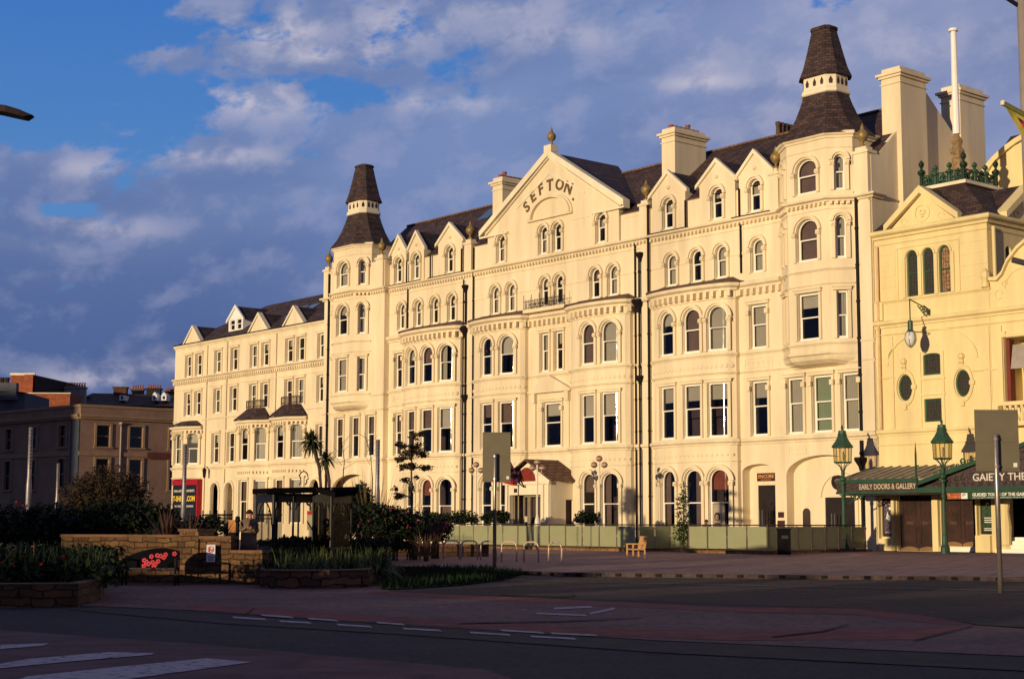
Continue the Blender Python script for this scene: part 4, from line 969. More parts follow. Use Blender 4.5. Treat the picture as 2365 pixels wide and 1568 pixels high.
m=MB().use(mat('grey_awning',(.34,.29,.25),.9)); m.hexa([W(58.75,-.3,8.95),W(63,-.3,8.95),W(63,.15,8.9),W(58.75,.15,8.9),W(58.55,-.5,10.1),W(63,-.5,10.1),W(63,-.4,10.1),W(58.55,-.4,10.1)]); m.build('awning',MATS['grey_awning'],th)
m=MB().use(yellow); m.box(W,58.1,64,0,.75,6.2,6.4); m.box(W,58.1,64,.45,.75,7.15,7.33); m.box(W,58.1,58.4,.4,.78,6.4,7.15)
for i in range(18): m.lathe(W(58.65+i*.3,.6,6.4),[(.07,0),(.11,.2),(.05,.5),(.08,.75)],6)
m.build('balustrade',yellow,th)
m=MB().use(yellow); aud=lambda u,o,z: W(u,o-9,z); pts=[(50.3+7.2+4.6*math.cos(t),18.9+3.6*math.sin(t)) for t in [math.pi*i/16 for i in range(17)]]
pts=[(56.2+5.2*math.cos(t),18.6+3.9*math.sin(t)) for t in [math.pi*i/18 for i in range(19)]]
m.prism(aud,pts+[(51.0,14),(61.4,14)],-.5,0); m.build('auditorium_gable',yellow,th)
m=MB().use(yellow); m.ring(aud,56.2,18.6,5.2,5.55,-.6,.2,n=20,ez=.755); m.build('coping',yellow,th)
m=MB().use(slate); m.hexa([W(50,-16,20),W(56,-16,20),W(56,-10,20),W(50,-10,20),W(51.5,-14,23.4),W(54.5,-14,23.4),W(54.5,-12,23.4),W(51.5,-12,23.4)]); m.build('rear_roof',slate,th)
# ground floor: doors, posters, steps
brownd=mat('brown_door',(.040,.016,.012),.6,var=.3); tiled=mat('brown_plinth',(.22,.12,.06),.8)
for a,b,zb in ((51.98,54.15,.36),(54.55,56.6,.62)):
    m=MB().use(brownd); c=(a+b)/2; m.box(P,a,b,-.32,-.26,zb,3.35)
    for x in (a+.15,c+.1):
        for zz,hh in ((zb+.3,.9),(1.9,1.2)): 
            m.box(P,x,x+.8,-.26,-.23,zz,zz+.05); m.box(P,x,x+.8,-.26,-.23,zz+hh,zz+hh+.05); m.box(P,x,x+.05,-.26,-.231,zz+.051,zz+hh-.001); m.box(P,x+.75,x+.8,-.26,-.231,zz+.051,zz+hh-.001)
        for r_ in range(2):
            for q in range(2): m.ring(P,x+.22+q*.36,2.2+r_*.45,.06,.13,-.26,-.235,0,2*math.pi,8,1.2)
    d=m.build('door',brownd,th)
    k=MB(); lettering(k,P,(a+c)/2+.05,-.225,1.72,'FIRE',.22,.004); lettering(k,P,(c+b)/2-.05,-.225,1.72,'EXIT',.22,.004); k.build('lettering',mat('dim_gilt_letters',(.16,.09,.06),.6),d)
    m=MB().use(tiled)
    for q in (0,1):
        x0=a+q*(c-a)+.03; x1=x0+(c-a)-.06; n=8; top=[(x0+(x1-x0)*i/n, zb+.12+.10*math.sin(math.pi*i/n)) for i in range(n+1)]
        m.prism(P,[(x0,zb+.001),(x1,zb+.001)]+top[::-1],-.25,-.22)
    m.build('kick_plate',tiled,d)
for a,b,z0,z1,c1 in ((51.05,51.75,1.05,2.95,'a'),(56.72,57.5,1.2,3.2,'b')):
    m=MB().use(blackp); m.box(P,a,b,-.15,-.1,z0,z1); po=m.build('poster',blackp,th)
    k=MB().use(mat('poster_violet',(.10,.07,.11),.6,var=.7,scale=9) if c1=='a' else mat('poster_green',(.03,.06,.03),.6,var=.7,scale=9)); k.box(P,a+.08,b-.08,-.1,-.09,z0+.12,z1-.1)
    k.use(MATS['white_letters']); cc=(a+b)/2
    if c1=='a': k.prism(P,[(cc-.16,1.95),(cc+.12,1.8),(cc+.18,2.05),(cc+.0,2.12),(cc-.06,2.3)],-.085,-.08); k.ring(P,cc+.1,2.45,0,.08,-.085,-.08,0,2*math.pi,10); lettering(k,P,cc,-.08,2.62,'GAIETY',.11,.003); lettering(k,P,cc,-.08,1.27,'BOX OFFICE',.07,.003)
    else: k.ring(P,cc,2.6,.03,.1,-.085,-.08,0,4,8); [k.box(P,cc-.2,cc+.2,-.085,-.08,1.75+i*.1,1.79+i*.1) for i in range(3)]; [k.box(P,cc-.22,cc+.22,-.085,-.08,1.38+i*.08,1.41+i*.08) for i in range(2)]
    k.build('print',None,po)
m=MB().use(yellow)
for a,b in ((50.97,51.02),(51.78,51.95),(54.18,54.52),(56.62,56.7),(57.5,58.0)): m.box(P,a,b,.0,.22,.36,3.5); m.cut()
m.box(P,51.0,51.9,.0,.25,.36,.95); m.box(P,56.7,57.5,.0,.4,.36,1.15); m.build('pilaster',yellow,th)
m=MB().use(white); m.box(W,54.3,56.65,-.2,.12,.36,.58)
for i in range(4): m.box(W,58.1+i*.0,64,-1.2,.9-.3*i,.36+.18*i,.36+.18*(i+1)-.001)
m.build('step',mat('white_step',(.60,.52,.42),.8),th)
m=MB().use(yellow); m.lathe(W(58.4,.5,.36),[(.35,0),(.35,.3),(.25,.4),(.3,1.2),(.2,1.9),(.28,2.4),(.22,2.9),(.3,3.1)],10); m.build('column',yellow,th)
# wall lamp
lm=MB().use(greeniron); lm.tube([W(54.25,.02,12.15),W(54.25,1.65,12.55)],.03,6); lm.tube([W(54.25,.02,12.2),W(54.25,.02,11.65)],.05,6); lm.tube([W(54.25,.02,11.7),W(54.25,.6,12.0),W(54.25,1.0,12.3)],.03,6)
Pl=facet((54.25,0),(54.25,1.6))[0]
for i in range(3): lm.ring(Pl,.25+i*.22,12.0+i*.09,.07,.11,-.015,.015,0,5.5,8)
lm.tube([W(54.25,.02,11.0),W(54.25,1.6,10.98)],.022,5); lm.tube([W(54.25,1.62,12.55),W(54.25,1.62,11.45)],.03,6); lm.lathe(W(54.25,1.62,10.95),[(.1,.55),(.13,.5),(.13,.1),(.2,.0)],8)
wl_=lm.build('wall_lamp',greeniron,th)
k=MB(); k.lathe(W(54.25,1.62,10.95),[(.2,-.02),(.26,-.2),(.27,-.4),(.18,-.62),(.05,-.72)],12); k.build('globe',mat('milky_glass',(.62,.60,.58),.3,var=.08,scale=8),wl_,True)
k=MB().use(greeniron); 
for i in range(6):
    a=i*math.pi/3; k.tube([W(54.25,1.62,10.95)+Vector((r*math.cos(a),r*math.sin(a),z)) for r,z in ((.2,0),(.275,-.2),(.285,-.4),(.19,-.64),(.03,-.78))],.012,4)
k.build('cage',greeniron,wl_)
pk=MB().use(mat('peach_pipe',(.62,.42,.22),.7)); pk.tube([W(51.25,.14,6.4),W(51.25,.14,15.7)],.07,8); pk.build('drainpipe',MATS['peach_pipe'],th)
pk=MB().use(yellow); pk.tube([W(57.75,-.35,11.9),W(57.75,-.35,15.9)],.09,8); pk.build('drainpipe',yellow,th)
# ---------------- canopy (stands on posts: its own thing)
cn=thing('theatre_canopy',W(54,1.5,3.2),'green iron and slate canopy with EARLY DOORS and GAIETY THEATRE boards over the theatre doors','canopy')
CO=2.9
m=MB().use(mat('canopy_roof',(.30,.25,.17),.6,var=.25,scale=3)); m.hexa([W(50.7,.1,4.42),W(58.5,.1,4.42),W(58.5,CO,3.72),W(50.7,CO,3.72),W(50.7,.1,4.5),W(58.5,.1,4.5),W(58.5,CO,3.8),W(50.7,CO,3.8)])
cr=m.build('canopy_roof',MATS['canopy_roof'],cn)
for i in range(15):
    k=MB().use(leadgrey); x=50.75+i*.52; k.hexa([W(x-.03,.1,4.5),W(x+.03,.1,4.5),W(x+.03,CO,3.8),W(x-.03,CO,3.8),W(x-.03,.1,4.56),W(x+.03,.1,4.56),W(x+.03,CO,3.86),W(x-.03,CO,3.86)]); k.build('roof_rib',mat('rib_brown',(.10,.06,.04),.7),cr)
m=MB().use(greeniron); m.box(W,50.6,55.4,CO,CO+.12,3.64,3.82); m.box(W,50.6,55.4,CO-.02,CO+.10,3.12,3.24); m.box(W,50.6,50.68,.1,CO,3.6,3.75); m.box(W,50.6,50.68,.1,CO,3.12,3.24); m.tube([W(55.35,CO+.1,3.2),W(55.35,CO+.1,4.9)],.05,6); m.tube([W(55.35,CO+.1,4.9),W(55.35,CO+.1,5.5)],.05,6,.01)
m.build('eaves_frame',greeniron,cn)
bm_=mat('brown_filigree',(.065,.04,.04),.7,var=.6,scale=12)
m=MB().use(bm_); m.box(W,50.62,55.35,CO+.0,CO+.06,3.245,3.635); m.box(W,50.61,50.67,.1,CO-.03,3.245,3.59)
bd=m.build('name_board',bm_,cn); k=MB(); PC=flat(CO+.065); lettering(k,PC,53.65,.01,3.44,'EARLY DOORS & GALLERY',.36,.01,width=3.3,bold=.006)
k.build('lettering',mat('pale_gold_letters',(.50,.40,.28),.6),bd)
k=MB().use(bm_)
# gabled porch front, its low pitched face running on to the right beyond the posts
GZ=3.11; ga,gb_=55.6,67.6; gc=(ga+gb_)/2; PG=flat(CO+.2); gs=.286
m=MB().use(bm_); m.prism(PG,[(ga+.1,GZ+.25),(gb_-.1,GZ+.25),(gc,GZ+.42+gs*(gc-ga))],-.05,.0); gf=m.build('gable_board',bm_,cn)
k=MB(); lettering(k,PG,60.45,.012,3.76,'GAIETY THEATRE',.47,.012,width=3.9,bold=.005); k.build('lettering',mat('silver_letters',(.60,.54,.46),.5),gf)
k=MB().use(mat('filigree_dark',(.02,.015,.015),.7))
for i in range(14): k.ring(PG,56.4+i*.42,GZ+.36,.04,.085,.0,.02,.3,5.6,8)
for i in range(5): k.ring(PG,56.6+i*.34,GZ+.46+i*.05,.06,.12,.0,.02,1.2,6.0,8)
k.build('fretwork',MATS['filigree_dark'],gf)
m=MB().use(greeniron)
for q in (-1,1):
    e=gc+q*(gb_-ga)/2; hz=gs*(gc-ga); m.prism(PG,[(e,GZ+.36),(e,GZ+.56),(gc,GZ+.56+hz),(gc,GZ+.36+hz)],-.3,.14)
m.box(PG,ga-.1,gb_+.1,-.3,.14,GZ,GZ+.25)
for i in range(12):
    x=ga+.9+i*.30; z=GZ+.56+gs*(x-ga)+.08; m.ring(PG,x,z,.05,.085,-.02,.02,0,5.5,8)
m.ring(PG,58.0,GZ+.56+gs*2.4+.16,.09,.15,-.03,.03,0,2*math.pi,12)
m.build('gable_frame',greeniron,cn)
m=MB().use(MATS['canopy_roof']); hz=gs*(gc-ga)
for q in (-1,1): m.hexa([W(gc+q*6.0,.1,GZ+.45),W(gc+q*6.0,CO+.15,GZ+.45),W(gc,CO+.15,GZ+.45+hz),W(gc,.1,GZ+.45+hz),W(gc+q*6.0,.1,GZ+.52),W(gc+q*6.0,CO+.15,GZ+.52),W(gc,CO+.15,GZ+.52+hz),W(gc,.1,GZ+.52+hz)])
m.build('gable_roof',MATS['canopy_roof'],cn)
m=MB().use(mat('banner_green',(.02,.05,.03),.6)); m.box(PG,56.95,66,.02,.05,2.80,3.10); bn=m.build('banner',MATS['banner_green'],cn)
k=MB(); lettering(k,PG,59.95,.055,2.99,'GUIDED TOURS OF THE GAIETY',.20,.004,width=2.95,bold=.006); lettering(k,PG,59.95,.055,2.855,'EVERY SATURDAY THROUGH THE SUMMER SEASON - BOOK AT THE DOOR',.07,.003,width=2.95); k.build('lettering',MATS['white_letters'],bn)
k=MB().use(mat('orange_print',(.50,.14,.05),.6,var=.5,scale=14)); k.box(PG,56.97,57.88,.051,.056,2.82,3.08); k.use(MATS['white_letters']); k.box(PG,57.89,58.22,.051,.056,2.82,3.08); k.use(MATS['filigree_dark']); [k.ring(PG,58.05,2.95,.03+.03*i,.045+.03*i,.057,.06,.5,3.6,8) for i in range(3)]; k.build('print',None,bn)
m=MB().use(greeniron)
for x in (50.9,51.15): 
    PB=facet((51.07,CO-.1),(51.07,.2))[0]
for i in range(3): m.ring(flat(CO-.05),51.5+i*.26,2.95-i*.0,.08,.13,-.02,.02,0,5.6,8)
m.tube([W(51.1,CO-.05,2.6),W(51.5,CO-.05,2.75),W(52.2,CO-.05,3.12)],.035,5)
m.build('bracket',greeniron,cn)
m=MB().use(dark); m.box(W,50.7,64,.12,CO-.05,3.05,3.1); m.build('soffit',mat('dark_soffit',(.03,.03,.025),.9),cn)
lampg=glassmat('lantern_glass',(.97,.90,.70),.0,.2)
def victorian(s,o,label,zt=7.0):
    b=W(s,o,.25); t=thing('street_lamp',b,label,'street lamp','green lanterns on the canopy posts'); b0=b; 
    m=MB().use(greeniron); m.lathe(b,[(.22,0),(.22,.35),(.15,.5),(.13,.9),(.10,1.0),(.09,2.6),(.12,2.65),(.12,2.75),(.09,2.8),(.085,3.3),(.15,3.35),(.15,3.45),(.08,3.5),(.15,3.55),(.16,3.65),(.08,3.75),(.10,3.9),(.07,4.05)],10); m.build('post',greeniron,t); b=b0-Vector((0,0,1.15))
    m=MB().use(greeniron)
    for i in range(6):
        a=i*math.pi/3; m.tube([b+Vector((r*math.cos(a),r*math.sin(a),z)) for r,z in ((.06,5.1),(.14,5.35),(.36,5.55))],.02,5)
    m.build('bracket',greeniron,t)
    m=MB().use(greeniron); Q=[(.42,5.53),(.45,5.58),(.43,5.60)]; m.lathe(b,[(0,5.53)]+Q+[(0,5.6)],6)
    for i in range(6):
        a=i*math.pi/3; m.tube([b+Vector((r*math.cos(a),r*math.sin(a),z)) for r,z in ((.42,5.6),(.45,6.3))],.018,4)
        a+=math.pi/6; m.tube([b+Vector((r*.87*math.cos(a),r*.87*math.sin(a),z)) for r,z in ((.42,5.6),(.45,6.3))],.012,4)
    m.build('lantern_frame',greeniron,t)
    m=MB(); m.rings([[b+Vector((r*math.cos(k*math.pi/3),r*math.sin(k*math.pi/3),z)) for k in range(6)] for r,z in ((.41,5.61),(.44,6.29))],cap=False); m.build('lantern_glass',lampg,t)
    m=MB().use(greeniron); m.lathe(b,[(.52,6.28),(.54,6.34),(.34,6.62),(.22,6.85),(.24,6.9),(.20,7.0),(.19,7.12),(.05,7.15),(.05,7.2),(.07,7.27),(.0,7.45)],8); m.build('lantern_roof',greeniron,t)
    m=MB(); m.lathe(b,[(.1,5.65),(.12,5.9),(.07,6.1)],8); m.build('burner',mat('burner_cream',(.6,.5,.35),.6),t)
    return t
victorian(51.1,3.05,'green Victorian street lamp at the left end of the theatre canopy')
victorian(57.05,3.3,'green Victorian street lamp rising through the theatre canopy beside the big grey sign board')
# ================================================================ GROUND
def poly(name,pts,z,m,kind='structure',px=True):
    mb=MB(); mb.face([G(x,y,z) if px else (x,y,z) for x,y in pts]); return tag(mb.build(name,m),kind=kind)
asph=mat('near_asphalt',(.042,.031,.038),.9,big=.28,var=.30,scale=9,e0=.38,e1=.6,bump=.5,bscale=60)
m=MB(); m.face([(-4000,-4000,-.03),(4000,-4000,-.03),(4000,4000,-.03),(-4000,4000,-.03)]); tag(m.build('ground',mat('far_ground',(.035,.03,.035),.95)),kind='structure')
m=MB(); m.face([(-160,-60,0),(90,-60,0),(90,60,0),(-160,60,0)]); tag(m.build('road',asph),kind='structure')
farasph=mat('worn_asphalt',(.078,.045,.036),.9,big=.3,var=.3,scale=7,e0=.38,e1=.6,bump=.5,bscale=50)
pave=mat('pink_paving',(.21,.108,.096),.9,big=.22,var=.22,scale=7,e0=.38,e1=.6,bump=.4,bscale=40)
redst=mat('red_paving',(.26,.062,.055),.9,big=.22,var=.2,scale=2.5,bump=.4,bscale=40)
farpave=brickmat('far_pavement',(.34,.20,.165),(.28,.165,.14),(.15,.085,.075),.9,.45,.02,.9,.3,.2)
linem=mat('road_paint',(.36,.30,.31),.8,scale=7,col2=(.07,.05,.055),e0=.36,e1=.47)
poly('road',[(-700,1362),(300,1330),(925,1311),(1310,1325),(2365,1337),(3200,1347),(3600,1500),(2365,1450),(2250,1440),(1960,1404),(1150,1375),(850,1364),(-700,1440)],.004,farasph)
poly('pavement',[(-300,1395),(-300,1352),(880,1350),(907,1371),(1150,1383),(1696,1408),(2122,1423),(2245,1442),(3000,1500),(3000,1575),(2365,1514),(1524,1478),(907,1441),(430,1408),(240,1399)],.008,pave)
poly('pavement',[(850,1363),(907,1366),(1150,1377),(1696,1402),(1960,1404),(2122,1419),(2250,1441),(2170,1440),(1960,1418),(1696,1412),(1150,1387),(907,1375),(850,1371)],.012,redst)
poly('pavement',[(430,1395),(600,1402),(907,1422),(1400,1450),(1700,1456),(2109,1447),(2245,1444),(2109,1476),(1700,1478),(1400,1467),(907,1439),(430,1407)],.012,redst)
poly('road',[(240,1402),(540,1423),(907,1443),(1524,1480),(2365,1517),(3200,1560),(3200,1620),(2365,1548),(1524,1506),(907,1463),(500,1438),(150,1406)],.010,mat('dark_asphalt',(.030,.019,.018),.9,big=.25,var=.25,scale=2))
poly('pavement',[(-600,1420),(0,1454),(470,1487),(907,1526),(1120,1545),(1280,1600),(1500,1800),(-600,1800)],.008,mat('pink_asphalt',(.15,.066,.068),.9,big=.25,var=.2,scale=1.5,bump=.5,bscale=50))
lines=[[(0,1488),(112,1484),(100,1490),(0,1498)],[(-60,1545),(0,1532),(62,1521),(249,1505),(357,1507),(349,1511),(166,1526),(0,1542),(-60,1552)],[(30,1572),(62,1561),(260,1540),(478,1519),(581,1528),(290,1568),(100,1600),(0,1600)]]
for i,l_ in enumerate(lines): tag(poly('road_marking',l_,.016,linem),kind='structure')
for a,b in (((536,1424),(610,1429)),((602,1419),(673,1424.5)),((644,1433),(714,1437)),((710,1427),(777,1432)),((777,1441),(855,1446)),((868,1436),(930,1441)),((929,1450),(1015,1455)),((1083,1459),(1175,1465)),((1154,1454),(1252,1460)),((1224,1468),(1326,1474)),((1271,1461),(1375,1466)),((1277,1404),(1363,1400)),((1237,1415),(1351,1420)),((1360,1416),(1416,1404))):
    poly('road_marking',[(a[0],a[1]-1.4),(b[0],b[1]-1.8),(b[0]+6,b[1]+2.2),(a[0]+4,a[1]+2.4)],.018,linem)
poly('road_marking',[(1160,1339),(2365,1363),(2700,1370),(2700,1372),(2365,1364.5),(1160,1340)],.016,mat('worn_line',(.20,.15,.11),.9,var=.4,scale=8))
for i,p_ in enumerate(([(1180,1368),(1330,1372),(1310,1378),(1150,1373)],[(2210,1432),(2365,1420),(2500,1424),(2500,1440),(2365,1448),(2260,1442)])):
    poly('road',p_,.020+.001*i,MATS['dark_asphalt'])
for p_ in ([(1060,1437),(1300,1432),(1480,1424),(1482,1425),(1300,1434),(1062,1439)],[(1780,1468),(1900,1455),(1960,1440),(1962,1441),(1904,1457),(1785,1470)],[(2109,1476),(2245,1443),(2248,1444),(2114,1478)],[(585,1403),(562,1418),(566,1419),(590,1403)]):
    poly('road_marking',p_,.026,MATS['dark_asphalt'])  # thin dark joints in the paving, not painted lines
# far pavement, rising gently to the fronts
kerb=[(-700,1352),(300,1322),(700,1304),(925,1307),(1310,1322),(2365,1333),(3300,1342)]
kp=[G(x,y,.12) for x,y in kerb]
m=MB()
bk=[W(s,2.0,.34) for s in (-50,-30,5,15,32,60,75)]
for i in range(6): m.face([kp[i],kp[i+1],bk[i+1],bk[i]])
tag(m.build('pavement',farpave),kind='structure')
m=MB(); 
for i in range(6):
    a,b=kp[i],kp[i+1]; d=(b-a).normalized(); nn=Vector((d.y,-d.x,0)); 
    m.hexa([a+Vector((0,0,-.12)),b+Vector((0,0,-.12)),b+nn*.14+Vector((0,0,-.12)),a+nn*.14+Vector((0,0,-.12)),a+Vector((0,0,.012)),b+Vector((0,0,.012)),b+nn*.14+Vector((0,0,.012)),a+nn*.14+Vector((0,0,.012))])
tag(m.build('kerb',mat('kerb_stone',(.075,.05,.045),.9,var=.3,scale=4)),kind='structure')
m=MB()
a,b=kp[3],kp[6]; L=(b-a).length; 
for (a,b) in ((kp[3],kp[4]),(kp[4],kp[5]),(kp[5],kp[6])):
    d=(b-a).normalized(); nn=Vector((d.y,-d.x,0)); t=.3
    while t<(b-a).length-.3 and t<60:
        p=a+d*t+nn*.145; m.hexa([p,p+d*.16,p+d*.16+nn*.05,p+nn*.05]+[q+Vector((0,0,-.09)) for q in (p,p+d*.16,p+d*.16+nn*.05,p+nn*.05)]); t+=.62
tag(m.build('kerb',iron),kind='structure')
# ground of the buildings and the raised terrace
m=MB(); m.face([W(-60,3,.33),W(80,3,.33),W(80,-40,.34),W(-60,-40,.34)]); tag(m.build('pavement',farpave),kind='structure')
terr=brickmat('terrace_brick',(.26,.13,.055),(.20,.10,.045),(.06,.035,.02),.45,.22,.02,.85,.5,.2)
m=MB(); Q=[(26,9.85),(43.6,9.85),(43.6,7.3),(47.3,7.3),(47.3,9.85),(52.2,9.85),(50.85,.6),(26,.6)]
m.face([W(s,o,.40) for s,o in Q])
for (a,b) in zip(Q,Q[1:]): m.face([W(*a,.05),W(*b,.05),W(*b,.40),W(*a,.40)])
tag(m.build('terrace',terr),kind='structure')
m=MB(); 
for i in range(3): m.box(W,43.62,47.28,7.3,9.9-.7*i,.03+.13*i,.03+.13*(i+1)-.002)
single(m,'terrace_steps',terr,'brick steps in the gap between the frosted glass balustrades','steps')
# ---------------------------------------------------------------- balustrades
frost=mat('frosted_glass',(.27,.27,.15),.35,spec=.4,var=.04)
steel=mat('steel_tube',(.34,.25,.20),.38,metal=.8,var=.1)
dsteel=mat('dark_rail',(.07,.05,.05),.45,metal=.5,var=.1)
def balustrade(path,label,z0=.34):
    t=thing('glass_balustrade',W(path[0][0],path[0][1],.2),label,'balustrade','frosted glass balustrades of the terrace')
    b=MB().use(terr); mould(b,path,[(-.12,.05),(.14,.05),(.14,z0+.10),(-.12,z0+.10)]); b.build('base_wall',terr,t)
    h=MB().use(dsteel); 
    for (p,q) in zip(path,path[1:]):
        L=math.hypot(q[0]-p[0],q[1]-p[1]); n=max(1,round(L/1.32)); h.tube([W(*p,1.60),W(*q,1.60)],.035,6)
        for i in range(n+1):
            s=p[0]+(q[0]-p[0])*i/n; o=p[1]+(q[1]-p[1])*i/n
            if i<n or q==path[-1]:
                m=MB().use(steel); m.tube([W(s,o,z0+.1),W(s,o,1.6)],.022,6)
                for z in (z0+.28,1.38): m.lathe(W(s,o,z),[(.04,0),(.04,.06)],6)
                m.build('post',steel,t)
            if i<n:
                s2=p[0]+(q[0]-p[0])*(i+1)/n; o2=p[1]+(q[1]-p[1])*(i+1)/n; d=((s2-s),(o2-o)); l=math.hypot(*d); d=(d[0]/l,d[1]/l); nn=(-d[1]*.008,d[0]*.008)
                a=(s+d[0]*.05,o+d[1]*.05); c=(s2-d[0]*.05,o2-d[1]*.05)
                g=MB(); g.hexa([W(a[0]-nn[0],a[1]-nn[1],z0+.16),W(c[0]-nn[0],c[1]-nn[1],z0+.16),W(c[0]+nn[0],c[1]+nn[1],z0+.16),W(a[0]+nn[0],a[1]+nn[1],z0+.16)]+[W(a[0]-nn[0],a[1]-nn[1],1.53),W(c[0]-nn[0],c[1]-nn[1],1.53),W(c[0]+nn[0],c[1]+nn[1],1.53),W(a[0]+nn[0],a[1]+nn[1],1.53)]); g.build('glass_panel',frost,t)
    h.build('handrail',dsteel,t); return t
balustrade([(28.1,10),(43.6,10)],'frosted glass balustrade behind the bicycle stands, left of the terrace steps')
balustrade([(43.6,9.7),(43.6,7.5),(47.3,7.5),(47.3,9.7)],'short frosted glass balustrade set back behind the terrace steps')
balustrade([(47.3,10),(52.24,10),(50.95,1.3)],'frosted glass balustrade with a corner beside the black bin, right of the steps')
# bin
p=W(53.0,9.75,.16); m=MB().use(mat('bin_black',(.008,.007,.008),.8,spec=.05)); m.wbox(p,.52,.5,.14,1.38); m.wbox(p,.58,.56,1.38,1.46)
bt=thing('litter_bin',(p.x,p.y,.14),'tall black litter bin in front of the glass balustrade corner','bin'); m.build('body',None,bt); k=MB(); k.wbox((p.x,p.y-.26),.3,.03,1.0,1.14); k.build('slot',mat('bin_slot',(.04,.04,.04),.5),bt)
# cycle stands
pip=mat('bright_steel',(.62,.47,.36),.4,metal=.25,var=.08)
hoops=[(128,238,360,225),(238,348,363,231),(360,472,366,232),(494,602,372,234),(638,742,379,239),(792,892,383,243),(962,1052,388,243)]
lab=['cycle stand, leftmost hoop of the seven','cycle stand, second hoop from the left','cycle stand, third hoop from the left','cycle stand whose hoop is crossed by the grey sign pole','cycle stand just right of the grey sign pole','cycle stand, second hoop from the right','cycle stand, rightmost hoop of the seven']
for i,(a,b,yb,yt) in enumerate(hoops):
    f=lambda x,y:((1250+x/2.2533)/1.3235,(1550+y/2.2533)/1.3235)
    P0=G(*f(a,yb),.13); P1=G(*f(b,yb+(2 if i>3 else 0)),.13); P1=P0+(P1-P0).normalized()*min((P1-P0).length,1.15)
    m=MB(); r=.22; h=.80; d=(P1-P0); L=d.length; d.normalize(); Zv=Vector((0,0,1))
    pts=[P0,P0+Zv*(h-r)]+[P0+d*(r-r*math.cos(t))+Zv*(h-r+r*math.sin(t)) for t in [math.pi/2*k/6 for k in range(1,7)]]+[P1-d*(r-r*math.sin(t))+Zv*(h-r+r*math.cos(t)) for t in [math.pi/2*k/6 for k in range(0,7)]]+[P1]
    m.tube(pts,.034,8); single(m,'cycle_stand',pip,'steel '+lab[i],'cycle stand','cycle stands on the pavement',smooth=True)
# sign boards seen from behind
sgrey=mat('sign_back_grey',(.145,.118,.075),.6,var=.05,scale=2); galv=mat('galvanised_pole',(.34,.29,.25),.35,metal=.7,var=.15,scale=6)
def board(bx0,bx1,y0,y1,px,py0,py1,zb,label):
    p=G(px,py1,zb); Y=p.y; t=thing('road_sign',p,label,'road sign','grey road signs seen from behind')
    a=A(bx0,y0,Y+.12); b=A(bx1,y1,Y+.12); q=Vector((p.x,p.y+.12,0)); m=MB(); 
    cx=(a.x+b.x)/2; m.wbox((cx,Y+.12),b.x-a.x,.03,b.z,a.z); m.wbox((cx,Y+.105),b.x-a.x-.04,.03,a.z-.06,a.z-.03); m.wbox((cx,Y+.105),b.x-a.x-.04,.03,b.z+(a.z-b.z)*.47,b.z+(a.z-b.z)*.47+.04); m.wbox((cx,Y+.105),b.x-a.x-.04,.03,b.z+.05,b.z+.08)
    bo=m.build('board',sgrey,t)
    k=MB(); k.wbox((cx+(b.x-a.x)*.40,Y+.1),.09,.01,b.z+.10,b.z+.2); k.build('sticker',MATS['white_letters'],bo)
    k=MB(); zt=A(px,py0,Y).z; r=.062; k.lathe((p.x,p.y,zb),[(r,0),(r,zt-zb),(r*.6,zt-zb+.03)],12); k.build('pole',galv,t,True)
    for z in (b.z+.08,b.z+(a.z-b.z)*.5):
        k=MB(); k.lathe((p.x,p.y,z),[(r*1.25,0),(r*1.25,.05)],12); k.build('clamp',galv,t)
board(1115,1179,998,1113,1142,1049,1312,.12,'grey back of a road sign in front of the hotel porch, beside the cycle stands')
board(2250,2355,946,1088,2311,1005,1370,0,'grey back of a road sign in front of the theatre canopy, at the right edge')
# slotted light columns
colm=mat('silver_column',(.26,.23,.23),.45,metal=.4,var=.12,scale=4)
for x,yt,yb,Z,lb in ((72,987,1170,60,'leftmost silver light column, in front of the dark corner building'),(135,1070,1172,85,'silver light column second from the left, among the dark shrubs'),(344,1114,1174,150,'thin distant light column left of the shop front'),(428,1025,1180,65,'silver light column in front of the red shop front'),(873,1015,1190,65,'silver light column in front of the left spire block of the hotel')):
    T=A(x,yt,Z); t=thing('light_column',(T.x,T.y,.25),lb,'light column','slotted silver light columns'); r=.085 if Z<100 else .07
    m=MB(); h=T.z-.25; m.lathe((T.x,T.y,.25),[(r*1.3,0),(r*1.3,h*.55),(r,h*.62),(r,h)],10); m.build('column',colm,t,True)
    k=MB()
    for i in range(12): k.wbox((T.x+r*.55,T.y-r*.85),.05,.03,T.z-.15-.13*i,T.z-.08-.13*i)
    k.build('slot',iron,t)
